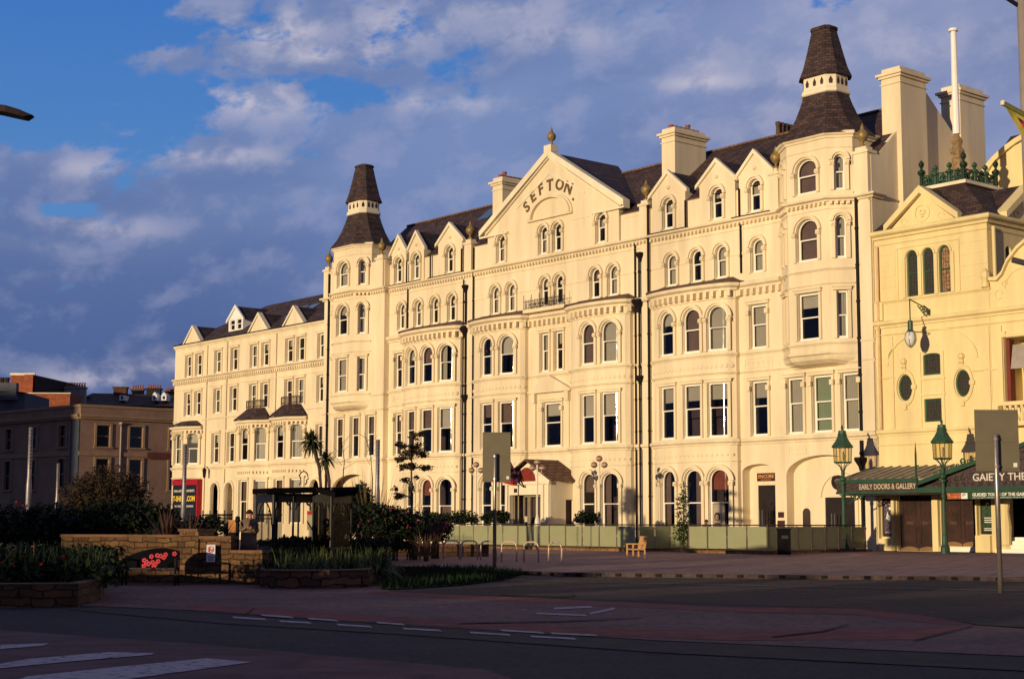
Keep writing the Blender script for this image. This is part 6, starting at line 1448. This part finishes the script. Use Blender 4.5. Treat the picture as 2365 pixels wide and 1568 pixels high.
# layered small tree
p=at(948,1240,66); t=thing('tree',(p.x,p.y,.2),'small tree with flat dark leaf layers against the left bays of the hotel','tree')
k=MB(); tops=at(952,1002,66); k.tube([(p.x,p.y,.2),(p.x+.05,p.y,2.0),at(950,1090,66),tops],.07,7,.02)
for a,b in (((950,1080),(990,1080)),((950,1062),(922,1050)),((951,1040),(985,1025)),((950,1120),(925,1112)),((949,1150),(918,1138)),((950,1085),(925,1078))): k.tube([at(*a,66),at((a[0]+b[0])/2,(a[1]+b[1])/2-2,66),at(*b,66)],.03,5,.01)
k.build('trunk',bark,t); k=MB()
for x,y,rx,rz,n in ((952,1006,.30,.16,240),(975,1003,.26,.13,160),(935,1030,.36,.18,320),(962,1032,.42,.20,380),(948,1050,.62,.22,620),(975,1052,.35,.16,240),(925,1062,.3,.15,220),(955,1074,.45,.17,360),(983,1082,.42,.16,340),(932,1080,.30,.14,200),(940,1108,.25,.12,160),(925,1140,.36,.16,260),(952,1130,.2,.12,120),(918,1128,.2,.1,100),(962,1100,.2,.1,100)):
    q=at(x+random.uniform(-4,4),y+random.uniform(-3,3),66+random.uniform(-.4,.4)); cloud(k,(q.x,q.y,q.z),(rx*.62,.3,rz*.9),n//2,.06,shell=.1,elong=1.8); cloud(k,(q.x,q.y,q.z),(rx*1.05,.4,rz*1.2),n//2,.055,elong=1.8,clumps=7)
k.build('crown',mat('copper_leaf',(.035,.022,.012),.6,spec=.15,var=.5,scale=4),t)
# cabbage palms
palmg=mat('palm_leaf',(.050,.055,.018),.6,spec=.15,var=.4,scale=4)
for (x0,y0),(xm,ym),(x1,y1),Y,L,n,lb in (((746,1190),(738,1080),(719,1018),72,.74,190,'taller cabbage palm leaning left in front of the terraced house'),((765,1190),(760,1110),(752,1058),73,.58,130,'shorter cabbage palm right of the taller palm')):
    a,b,c=at(x0,y0,Y),at(xm,ym,Y),at(x1,y1,Y); t=thing('palm_tree',(a.x,a.y,.2),lb,'palm tree','cabbage palms'); k=MB(); k.tube([(a.x,a.y,.2),a,b,c],.10,8,.07); k.build('trunk',bark,t)
    k=MB()
    for i in range(n):
        v=Vector((random.gauss(0,1),random.gauss(0,1),random.gauss(.15,.8))).normalized(); l=L*random.uniform(.75,1.15); sd=v.cross(Vector((0,0,1))).normalized()*.032; m1=c+v*l*.55; e=c+v*l+Vector((0,0,-.13*l-.12*(1-v.z)*l)); k.face([c-sd,c+sd,m1+sd*1.4,m1-sd*1.4]); k.face([m1-sd*1.4,m1+sd*1.4,e])
    k.build('crown',palmg,t)
# bare stems behind the shelter
for x0,y0,x1,y1,Y,lb in ((791,1115,789,1015,68,'thin bare stem rising behind the bus shelter'),(860,1105,842,1000,68,'thin bare leaning stem left of the fourth silver column')):
    a,b=at(x0,y0,Y),at(x1,y1,Y); t=thing('bare_sapling',(a.x,a.y,.2),lb,'sapling','bare saplings'); k=MB(); k.tube([(a.x,a.y,.2),a,(a+b)/2+Vector((.1,0,0)),b],.035,5,.012)
    for i in range(7):
        q=a.lerp(b,.3+.1*i); k.tube([q,q+Vector((random.choice((-1,1))*random.uniform(.2,.6),random.gauss(0,.2),random.uniform(.2,.6)))],.012,4,.004)
    k.build('trunk',bark,t)
# grass verge wedge
vb=[(878,1322),(1010,1316),(1130,1318),(1205,1326),(1170,1338),(1060,1350),(950,1358),(880,1360)]
poly('verge',vb,.03,mat('verge_soil',(.012,.018,.008),.95))
k=MB(); PV=[G(x,y,.03) for x,y in vb]; P2v=[(q.x,q.y) for q in PV]; xs_=[q[0] for q in P2v]; ys_=[q[1] for q in P2v]
i=0
while i<5200:
    x=random.uniform(min(xs_),max(xs_)); y=random.uniform(min(ys_),max(ys_))
    if inpoly(x,y,P2v):
        i+=1; h=random.uniform(.12,.3); a=random.uniform(0,3.14); d=Vector((math.cos(a),math.sin(a),0)); k.face([Vector((x,y,.03))-d*.02,Vector((x,y,.03))+d*.02,Vector((x+random.gauss(0,.06),y,.03+h))])
tag(k.build('grass',mat('verge_grass',(.018,.034,.014),.8,spec=.1,var=.4,scale=1.5)),'dark rough grass growing on the verge between pavement and road','grass',kind='stuff')
# ================================================================ PEOPLE
skin=mat('skin',(.42,.20,.13),.6,var=.05)
def skinned(name,m_,par,verts,edges,radii,root=0,sub=2):
    off=wloc(par); me=bpy.data.meshes.new(name); me.from_pydata([tuple(Vector(v)-off) for v in verts],edges,[]); o=bpy.data.objects.new(name,me); C.objects.link(o); o.parent=par
    sk=o.modifiers.new('skin','SKIN'); sk.use_smooth_shade=True
    for i,r in enumerate(radii): me.skin_vertices[0].data[i].radius=(r if isinstance(r,tuple) else (r,r)); me.skin_vertices[0].data[i].use_root=(i==root)
    sb=o.modifiers.new('sub','SUBSURF'); sb.levels=sub; sb.render_levels=sub; me.materials.append(m_); return o
def person(base,H,face,label,coat,legs,hat,seated=False):
    t=thing('person',base,label,'person'); k=H/1.72; f=Vector((math.cos(face),math.sin(face),0)); r=Vector((f.y,-f.x,0)); U=Vector((0,0,1))
    P=lambda a,b,c: base+(r*a+f*b+U*c)*k
    V=[P(0,0,.95),P(0,0,1.12),P(0,0,1.32),P(0,.01,1.44),P(0,.02,1.52),P(.09,0,.90),P(.10,.02,.50),P(.10,0,.09),P(.10,.15,.03),P(-.09,0,.90),P(-.11,0,.50),P(-.11,-.02,.09),P(-.11,.13,.03),P(.19,0,1.40),P(.25,.04,1.14),P(.10,.22,1.28),P(.05,.17,1.46),P(-.19,0,1.40),P(-.25,.0,1.13),P(-.12,.20,1.12),P(-.02,.24,1.20)]
    E=[(0,1),(1,2),(2,3),(3,4),(0,5),(5,6),(6,7),(7,8),(0,9),(9,10),(10,11),(11,12),(3,13),(13,14),(14,15),(15,16),(3,17),(17,18),(18,19),(19,20)]
    Rr=[.155,.15,.17,.12,.055,.10,.07,.05,.04,.10,.07,.05,.04,.075,.06,.05,.042,.075,.06,.05,.042]
    skinned('body',coat,t,V,E,[x*k for x in Rr])
    # trousers shell and head
    m=MB(); n=12; hd=P(0,.04,1.60)
    def ell(m,c,rx,ry,rz,nr=8,cut=(0,1)):
        m.rings([[c+r*(rx*math.sin(math.pi*t_)*math.cos(2*math.pi*j/n))+f*(ry*math.sin(math.pi*t_)*math.sin(2*math.pi*j/n))+U*(-rz*math.cos(math.pi*t_)) for j in range(n)] for t_ in [cut[0]+(cut[1]-cut[0])*(i+.3)/(nr+.6) for i in range(nr+1)]])
    ell(m,hd,.076*k,.096*k,.118*k); m.lathe(hd+f*.098*k-U*.01,[(.004,-.02),(.016,-.012),(.012,.01),(.002,.03)],6)
    for x in (-1,1): ell(m,hd+r*(.078*x*k),.012,.02,.03,4)
    h_=m.build('head',skin,t,True)
    e=MB(); 
    for x in (-1,1): ell(e,hd+f*.088*k+r*(.03*x*k)+U*.012,.011,.008,.008,4)
    ell(e,hd+f*.092*k-U*.055*k,.022,.006,.006,4); e.build('face_details',mat('eye_dark',(.03,.012,.01),.5),h_)
    m=MB(); ell(m,hd+U*.03*k-f*.01,.088*k,.106*k,.105*k,8,(.42,1)); m.rings([[hd+U*z*k-f*.01*k+r*(a_*k*math.cos(2*math.pi*j/n))+f*(b_*k*math.sin(2*math.pi*j/n)) for j in range(n)] for z,a_,b_ in ((.03,.090,.108),(.035,.096,.114),(.065,.095,.112),(.07,.088,.105))])
    m.build('hat',hat,h_,True)
    # hands with fingers
    for w_,dirn in ((P(.05,.17,1.46),(U*.8+f*.1-r*.25)),(P(-.02,.24,1.20),(r*.8+U*.2+f*.1))):
        dirn=dirn.normalized(); side=dirn.cross(f).normalized(); vs=[w_,w_+dirn*.055*k,w_+dirn*.09*k]; es=[(0,1),(1,2)]; rr=[.026*k,.034*k,.03*k]
        for q in range(4):
            o_=side*((q-1.5)*.019*k); l=(.062,.072,.068,.052)[q]*k; i0=len(vs); vs+=[w_+dirn*.10*k+o_,w_+dirn*(.10*k+l*.5)+o_+f*.008,w_+dirn*(.10*k+l)+o_-f*.012]; es+=[(2,i0),(i0,i0+1),(i0+1,i0+2)]; rr+=[.011*k,.0095*k,.008*k]
        i0=len(vs); vs+=[w_+dirn*.05*k+side*.045*k,w_+dirn*.095*k+side*.062*k]; es+=[(1,i0),(i0,i0+1)]; rr+=[.013*k,.010*k]
        skinned('hand',skin,t,vs,es,rr,0,1)
    # coat skirt
    m=MB(); m.rings([[P(0,0,z)+(r*a_*math.cos(2*math.pi*j/16)+f*b_*math.sin(2*math.pi*j/16))*k for j in range(16)] for z,a_,b_ in ((.62,.235,.185),(.85,.215,.17),(1.05,.195,.155),(1.25,.205,.16),(1.40,.17,.13),(1.45,.09,.09))]); m.build('coat',coat,t,True)
    m=MB()
    for x in (-1,1): m.rings([[P(.10*x,0,z)+(r*a_*math.cos(2*math.pi*j/10)+f*a_*math.sin(2*math.pi*j/10))*k for j in range(10)] for z,a_ in ((.06,.062),(.3,.07),(.5,.082),(.7,.10),(.88,.105))])
    m.build('trousers',legs,t,True); return t
b=A(574,1240,44); b.z=.24
person(b,1.74,R(-60),'person in brown coat and dark hat standing by the bus shelter, hand to face',mat('brown_coat',(.15,.10,.065),.85,var=.15,scale=6),mat('dark_trousers',(.012,.012,.015),.9),mat('dark_wool',(.018,.010,.014),.95))
s_,z_=inv(1632,1196,8); b=W(s_,8,.52); 
person(b-Vector((0,0,.32)),1.66,R(-120),'dark-haired person on the terrace whose head shows above the glass balustrade', mat('dark_coat',(.03,.018,.016),.9),MATS['dark_trousers'],MATS['dark_wool'])
# ================================================================ BACKGROUND LEFT
bstuc=mat('brown_render',(.24,.145,.105),.85,var=.12,scale=.7,bump=.2,bscale=5)
btrim=mat('brown_trim',(.27,.17,.10),.8,var=.1)
bl=thing('corner_building',Vector((-41.4,150,.3)),'brown two-storey corner building in shade left of the terraced houses','building')
c0=Vector((-41.4,150,0)); c1=Vector((-29.7,159.0,0)); c2=Vector((-58,165.2,0))
def sidef(a,b):
    d=(b-a); L=d.length; d.normalize(); nn=Vector((d.y,-d.x,0)); return (lambda u,o,z:a+d*u+nn*o+Vector((0,0,z))),L
PR_,LR=sidef(c0,c1); PLf,LL=sidef(c2,c0)
hr=[]; 
for x in (2.35,5.75,10.0): hr+=[hole(x,1.35,8.95,10.98),hole(x,1.3,4.9,7.75)]
m=MB().use(bstuc); wall(m,PR_,rect(0,LR,0,12.9),hr,.25)
hl=[]
for x in (LL-3.0,LL-8.3,LL-13,LL-17.5): hl+=[hole(x,1.3,8.95,10.98),hole(x,1.3,4.9,7.75)]
wall(m,PLf,rect(0,LL,0,12.9),hl,.25); m.face([c0+Vector((0,0,12.6)),c1+Vector((0,0,12.6)),c1+Vector((-12,14,12.6)),c2+Vector((0,0,12.6))]); m.build('wall',bstuc,bl)
for PP,LQ,H_ in ((PR_,LR,hr),(PLf,LL,hl)):
    m=MB().use(btrim); m.box(PP,-.1,LQ,0,.35,11.75,12.0); m.box(PP,-.1,LQ,0,.22,11.55,11.747); m.box(PP,-.1,LQ,0,.10,8.05,8.45); m.box(PP,-.05,LQ,.0,.1,12.7,12.95); m.build('cornice',btrim,bl)
    for h_ in H_:
        a,b_=h_[0][0],h_[1][0]; z0,z1=h_[0][1],h_[2][1]; k=MB().use(btrim)
        k.box(PP,a-.22,a-.01,-.01,.10,z0,z1+.2); k.box(PP,b_+.01,b_+.22,-.01,.10,z0,z1+.2); k.box(PP,a-.009,b_+.009,-.01,.09,z1+.01,z1+.2); k.box(PP,a-.3,b_+.3,-.01,.16,z0-.18,z0-.01)
        w_=k.build('window',btrim,bl); g=MB(); g.face([PP(a,-.2,z0),PP(b_,-.2,z0),PP(b_,-.2,z1),PP(a,-.2,z1)]); g.build('pane',mat('dark_pane',(.008,.009,.012),.15,spec=.5),w_)
        k=MB(); k.box(PP,a,b_,-.19,-.14,(z0+z1)/2-.04,(z0+z1)/2+.04); k.build('glazing_bar',bstuc,w_)
k=MB(); k.box(PLf,LL-1.5,LL+.0,0,.12,3,11.5); k.build('quoin_panel',mat('blue_grey_panel',(.045,.05,.07),.8),bl)
k=MB(); k.tube([PR_(4.1,.12,1.5),PR_(4.1,.12,11.3)],.08,6); k.lathe(PR_(4.1,.12,11.2),[(.1,-.2),(.25,0),(.25,.15)],6); k.build('drainpipe',colm,bl)
k=MB(); k.box(PR_,6.9,LR,.10,.16,7.9,8.55); k.build('sign',mat('red_brown_board',(.12,.035,.025),.7),bl)
k=MB(); k.box(PLf,LL-7.5,LL-1.5,0,.12,1.8,3.4); sb_=k.build('sign',mat('dark_red_board',(.12,.008,.02),.6),bl); k=MB(); lettering(k,PLf,LL-4.5,.13,2.7,'S&S',1.0,.01); k.build('lettering',MATS['poppy_red'],sb_)
k=MB(); k.box(PR_,6.2,LR+1,1.0,3.0,.2,2.9); single(k,'kiosk',blackp,'low black flat-roofed kiosk between the corner building and the red shop','kiosk')
# wall behind with edge building, brick block and the roofs on the skyline
gw=mat('grey_blue_render',(.085,.085,.11),.9,var=.12,scale=.5)
def block(name,label,x0,x1,yt,Y,dep,m_,cat='building',base=0,rx=0,group=None):
    a=A(x0,yt,Y); b=A(x1,yt,Y); t=thing(name,Vector(((a.x+b.x)/2,Y,base)),label,cat,group); m=MB(); zt=max(a.z,b.z); m.hexa([(a.x,Y,base),(b.x,Y+rx,base),(b.x,Y+dep+rx,base),(a.x,Y+dep,base),(a.x,Y,zt),(b.x,Y+rx,zt),(b.x,Y+dep+rx,zt),(a.x,Y+dep,zt)]); m.build('wall',m_,t); return t,a,b,zt
t,a,b,zt=block('edge_building','tall grey-blue rendered building at the far left edge',-140,34,900,185,10,gw,rx=4)
m=MB().use(slate); m.hexa([(a.x,184,zt),(b.x,188,zt),(b.x,199,zt),(a.x,195,zt),(a.x,189,zt+1.5),(b.x-1,193,zt+.3),(b.x-1,194,zt+.3),(a.x,190,zt+1.5)]); m.build('roof',slate,t)
for x in (4,16): p=A(x,872,188); k=MB(); k.lathe((p.x,p.y,p.z-1.6),[(.35,0),(.3,1.3),(.38,1.35),(.38,1.6)],8); k.build('chimney_pot',mat('dark_pot',(.04,.025,.02),.9),t)
k=MB().use(gw); q=A(10,890,188); k.wbox((q.x,q.y),3.2,1,zt-1,q.z+.3); k.build('chimney',gw,t)
brk=brickmat('red_brick_block',(.30,.085,.04),(.25,.07,.035),(.18,.06,.035),.9,.3,.01,.9,.1,.2)
t,a,b,zt=block('brick_block','plain red brick block standing above the roofs on the left skyline',25,81,866,240,14,brk,rx=-1)
p=A(81,866,239); q=A(159,886,252); r_=A(159,905,252)
m=MB(); m.hexa([(p.x,p.y,0),(q.x,q.y,0),(q.x,q.y+9,0),(p.x,p.y+9,0),(p.x,p.y,p.z),(q.x,q.y,p.z-.0),(q.x,q.y+9,p.z),(p.x,p.y+9,p.z)]); m.build('rear_block',mat('dark_brick',(.035,.018,.016),.9),t)
p=A(32,908,232); q=A(162,908,232); z2=A(100,922,232).z; m=MB(); m.hexa([(p.x,232,0),(q.x,232,0),(q.x,238,0),(p.x,238,0),(p.x,232,A(100,908,232).z),(q.x,232,A(100,908,232).z),(q.x,238,A(100,908,232).z),(p.x,238,A(100,908,232).z)]); m.build('lower_block',brk,t)
m=MB(); m.wbox(((p.x+q.x)/2,231.9),q.x-p.x+.3,.3,A(100,909,232).z,A(100,907,232).z); a_=A(25,867,239.8); b_=A(82,865,239.8); m.wbox(((a_.x+b_.x)/2,239.6),b_.x-a_.x,.4,a_.z,a_.z+.35); m.build('coping',cream2,t)
# dark slope of roofs between
hb=thing('terrace_row',Vector((A(260,940,262).x,262,0)),'long dark row of slate-roofed houses with small white dormers on the left skyline','house row')
p=A(30,930,255); q=A(420,930,262); z1=A(300,943,258).z; z2=A(300,908,262).z
m=MB(); m.hexa([(p.x,252,0),(q.x+2,258,0),(q.x+2,272,0),(p.x,266,0),(p.x,252,z1),(q.x+2,258,z1),(q.x+2,272,z1),(p.x,266,z1)]); m.build('wall',mat('cream_row_wall',(.16,.13,.08),.9,var=.3,scale=1),hb)
m=MB().use(slate); pl=A(185,930,262).x; m.hexa([(pl,254.5,z1+.3),(q.x+2,257.5,z1+.3),(q.x+2,273,z1+.3),(pl,269,z1+.3),(pl+2,262,z2),(q.x+2,266,z2),(q.x+2,266.2,z2),(pl+2,262.2,z2)]); m.build('roof',slate,hb)
for x in (283,358,379.5):
    p=A(x-6,925,258); q=A(x+6,913,258); k=MB().use(white2); k.prism(lambda u,o,z:Vector((u,258-o-.4,z)),[(p.x,p.z),(q.x,p.z),(q.x,q.z),((p.x+q.x)/2,q.z+.55 if x>300 else q.z),(p.x,q.z)],-3,0); d=k.build('dormer',white2,hb)
    k=MB(); k.box(lambda u,o,z:Vector((u,258-o-.42,z)),p.x+.25,q.x-.25,0,.03,p.z+.2,q.z-.15); k.build('pane',MATS['dark_pane'],d)
brk2=mat('sooty_brick',(.09,.035,.02),.9,var=.3,scale=2)
for x0,x1,yt,Y,mm_,pots,py,lb in ((149,196,893,250,'w',8,883,'pale rendered chimney stack with a row of pots right of the brick block'),(262,292,893,262,'b',0,0,'broad sooty brick chimney stack on the left skyline'),(303,330,897,266,'g',5,889,'grey chimney stack with red pots right of the sooty stack'),(338,370,896,264,'k',6,889,'dark chimney stack with red pots above the white dormers'),(380,406,903,268,'g',6,897,'chimney stack nearest the terraced houses on the skyline'),(196,206,915,259,'g',0,0,'small grey chimney stack on the roof ridge left of the dormers')):
    a=A(x0,yt,Y); b=A(x1,yt,Y); m_={'w':mat('pale_render',(.26,.24,.22),.9),'b':brk2,'g':mat('grey_stack',(.10,.075,.06),.9),'k':mat('black_stack',(.02,.015,.018),.9)}[mm_]
    t=thing('chimney_stack',Vector(((a.x+b.x)/2,Y,a.z-3)),lb,'chimney','chimney stacks on the left skyline'); m=MB(); m.wbox(((a.x+b.x)/2,Y+.6),b.x-a.x,1.2,a.z-7,a.z-.25); m.wbox(((a.x+b.x)/2,Y+.6),b.x-a.x+.3,1.5,a.z-.249,a.z); m.build('stack',m_,t)
    for i in range(pots):
        x=a.x+(b.x-a.x)*(i+.5)/pots; k=MB(); k.lathe((x,Y+.6,a.z),[(.18,0),(.14,.5),(.2,.55),(.2,A(x0,py,Y).z-a.z)],7); k.build('chimney_pot',terracotta,t)
# ================================================================ UNSEEN SHADE CASTERS ADDED BEHIND THE VIEWER
hx=Vector((SUNH.x,SUNH.y,0)).normalized(); ex=Vector((-hx.y,hx.x,0))
qof=lambda p:ex.dot(p)
def behind(q0,q1,t,h0,h1,dep,label,m_,name='shade_caster_building'):
    o=thing(name,ex*((q0+q1)/2)+hx*t,label,'building' if 'build' in name else 'hedge'); m=MB(); n=max(2,int((q1-q0)/1.2)); 
    for i in range(n):
        a=q0+(q1-q0)*i/n; b=q0+(q1-q0)*(i+1)/n; h=h0 if name!='hedge' else random.uniform(h0,h1)
        P=[ex*a+hx*t,ex*(b-.01)+hx*t,ex*(b-.01)+hx*(t+dep),ex*a+hx*(t+dep)]; m.hexa([(p.x,p.y,0) for p in P]+[(p.x,p.y,h) for p in P])
    m.build('mass' if name=='hedge' else 'wall',m_,o)
q_c=qof(Vector((-41.8,150,0))); q_w=qof(Vector((G(138,1343).x,G(138,1343).y,0)))
behind(q_c-75,q_c-.3,60,31,31,12,'unseen building-like block added far behind the viewer to shade the left',bstuc)
behind(q_w-40,q_w,48,7.8,8.8,3,'taller unseen hedge-like shade caster added behind the viewer to the left',leafd,'hedge')
behind(q_w+.05,q_w+75,48,5.5,8.0,3,'lower unseen hedge-like shade caster added behind the viewer',leafd,'hedge')
# ================================================================ camera, sky, sun
cam=bpy.data.cameras.new('camera'); co=bpy.data.objects.new('camera',cam); C.objects.link(co)
cam.sensor_width=36; cam.lens=36*FPX/2365; cam.clip_end=6000; cam.clip_start=.1
co.matrix_world=Matrix.Translation((0,0,EYE))@Matrix.Rotation(math.pi/2+PITCH,4,'X')@Matrix.Rotation(ROLL,4,'Z')
bpy.context.scene.camera=co
sdir=SUNDIR
su=bpy.data.lights.new('sun','SUN'); su.energy=4.55; su.angle=R(.55); su.color=(1,.80,.50); so=bpy.data.objects.new('sun',su); C.objects.link(so)
so.rotation_euler=sdir.to_track_quat('Z','Y').to_euler(); so.location=sdir*300
sc=bpy.context.scene
w=bpy.data.worlds.new('World'); sc.world=w; w.use_nodes=True; nt=w.node_tree; n=nt.nodes; l=nt.links; bg=n['Background']
sky=n.new('ShaderNodeTexSky'); sky.sky_type='NISHITA'; sky.sun_disc=False; sky.sun_elevation=SUNEL; sky.sun_rotation=math.atan2(sdir.x,sdir.y); sky.air_density=1.0; sky.dust_density=.3; sky.ozone_density=3
def M(op,a,b=None,c=None,clamp=False):
    k=n.new('ShaderNodeMath'); k.operation=op; k.use_clamp=clamp
    for i,v in enumerate((a,b,c)):
        if v is None: continue
        if isinstance(v,(int,float)): k.inputs[i].default_value=v
        else: l.new(v,k.inputs[i])
    return k.outputs[0]
tc=n.new('ShaderNodeTexCoord'); sp=n.new('ShaderNodeSeparateXYZ'); l.new(tc.outputs['Generated'],sp.inputs[0])
X=M('ARCTAN2',sp.outputs['X'],sp.outputs['Y']); E_=M('ARCSINE',sp.outputs['Z'])
def vec(ax,ay,off,rot):
    u=M('ADD',M('MULTIPLY',X,math.cos(rot)),M('MULTIPLY',E_,math.sin(rot))); v=M('SUBTRACT',M('MULTIPLY',E_,math.cos(rot)),M('MULTIPLY',X,math.sin(rot)))
    cb=n.new('ShaderNodeCombineXYZ'); l.new(M('MULTIPLY',u,ax),cb.inputs[0]); l.new(M('MULTIPLY',v,ay),cb.inputs[1]); cb.inputs[2].default_value=off; return cb.outputs[0]
def noise(vec,sc_,det,ro,dist=0):
    k=n.new('ShaderNodeTexNoise'); k.inputs['Scale'].default_value=sc_; k.inputs['Detail'].default_value=det; k.inputs['Roughness'].default_value=ro; k.inputs['Distortion'].default_value=dist; l.new(vec,k.inputs['Vector']); return k.outputs['Fac']
n1=noise(vec(15,27,3.7,R(10)),1.0,11,.60,.15); n2=noise(vec(24,34,9.1,R(12)),1.0,11,.58,.15); n3=noise(vec(5,16,1.3,R(16)),1.0,6,.5,.2)
def gauss(x0,y0,sx,sy):
    a=M('POWER',M('DIVIDE',M('SUBTRACT',X,x0),sx),2); b=M('POWER',M('DIVIDE',M('SUBTRACT',E_,y0),sy),2)
    return M('EXPONENT',M('MULTIPLY',M('ADD',a,b),-1))
def sm(x,a,b):
    k=n.new('ShaderNodeMapRange'); k.interpolation_type='SMOOTHSTEP'; k.inputs[1].default_value=a; k.inputs[2].default_value=b; l.new(x,k.inputs[0]); return k.outputs[0]
def gsum(L):
    r=None
    for x,y,sx,sy,am in L:
        g_=M('MULTIPLY',gauss((x-1182)/3612,(1210-y)/3612,sx/3612,sy/3612),am); r=g_ if r is None else M('ADD',r,g_)
    return r
hole_=gsum([(60,200,290,190,.42),(170,30,280,80,.28),(380,300,120,60,.16),(560,200,170,28,.15),(330,345,120,30,.12),(700,20,200,30,.12),(170,520,90,22,.12),(60,330,150,60,.10),(790,215,120,30,.10),(1000,150,200,25,.06),(1390,230,160,40,.05),(560,190,700,260,.13),(1450,60,500,90,.07)])
cover=sm(M('SUBTRACT',M('ADD',M('MULTIPLY',M('SUBTRACT',n1,.5),1.25),.75),hole_),.44,.58)
puff=gsum([(640,90,75,38,1.15),(690,150,90,20,.6),(480,110,110,50,.5),(330,275,60,32,.8),(590,245,110,45,.9),(900,75,110,40,.6),(860,135,90,30,.5),(1000,245,150,22,.55),(400,380,110,26,.55),(210,425,90,26,.5),(540,375,110,22,.45),(250,550,110,26,.55),(150,170,110,35,.4),(240,890,120,28,.7),(390,850,60,32,.7),(1620,205,90,18,.6),(1640,160,40,40,.4),(1300,95,190,35,.4),(1150,30,260,40,.35),(2000,160,260,120,.28),(1900,300,300,120,.2),(60,600,120,20,.3)])
bright=M('MULTIPLY',M('ADD',M('MULTIPLY',sm(n2,.38,.60),.85),.15),puff,clamp=True)
def mixc(f,a,b):
    k=n.new('ShaderNodeMix'); k.data_type='RGBA'
    if isinstance(f,float): k.inputs[0].default_value=f
    else: l.new(f,k.inputs[0])
    for i,q in ((6,a),(7,b)):
        if isinstance(q,tuple): k.inputs[i].default_value=q
        else: l.new(q,k.inputs[i])
    return k.outputs[2]
def S(c,k=10): v_=lin(c); return (v_[0]*k,v_[1]*k,v_[2]*k,1)
lowleft=M('MULTIPLY',sm(X,.05,-.22),sm(E_,.27,.08))
bank=mixc(lowleft,mixc(sm(X,.02,.28),S((118,139,186)),S((140,151,190))),S((74,95,144)))
bank=mixc(M('MULTIPLY',sm(n3,.62,.40),.42),bank,S((84,108,160)))
bank=mixc(M('MULTIPLY',sm(n2,.46,.66),.30),bank,S((168,170,200)))
cloud=mixc(bright,bank,S((204,198,210)))
nish=n.new('ShaderNodeMix'); nish.data_type='RGBA'; nish.blend_type='MIX'; nish.inputs[0].default_value=.85
l.new(sky.outputs[0],nish.inputs[6])
blue=mixc(sm(E_,.12,.40),S((92,142,204)),S((58,118,200)))
l.new(blue,nish.inputs[7])
front=mixc(cover,nish.outputs[2],cloud)
# sky dimmed overhead and behind the viewer, added to cut the fill light
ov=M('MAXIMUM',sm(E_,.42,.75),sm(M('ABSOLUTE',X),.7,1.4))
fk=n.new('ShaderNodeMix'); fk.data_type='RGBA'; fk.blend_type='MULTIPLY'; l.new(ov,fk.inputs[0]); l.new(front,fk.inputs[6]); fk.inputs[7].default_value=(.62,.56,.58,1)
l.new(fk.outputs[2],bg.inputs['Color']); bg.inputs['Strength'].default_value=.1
sc.view_settings.view_transform='Standard'; sc.view_settings.look='None'; sc.view_settings.exposure=0; sc.view_settings.gamma=1
sc.cycles.max_bounces=6; sc.cycles.transparent_max_bounces=12; sc.cycles.use_denoising=True
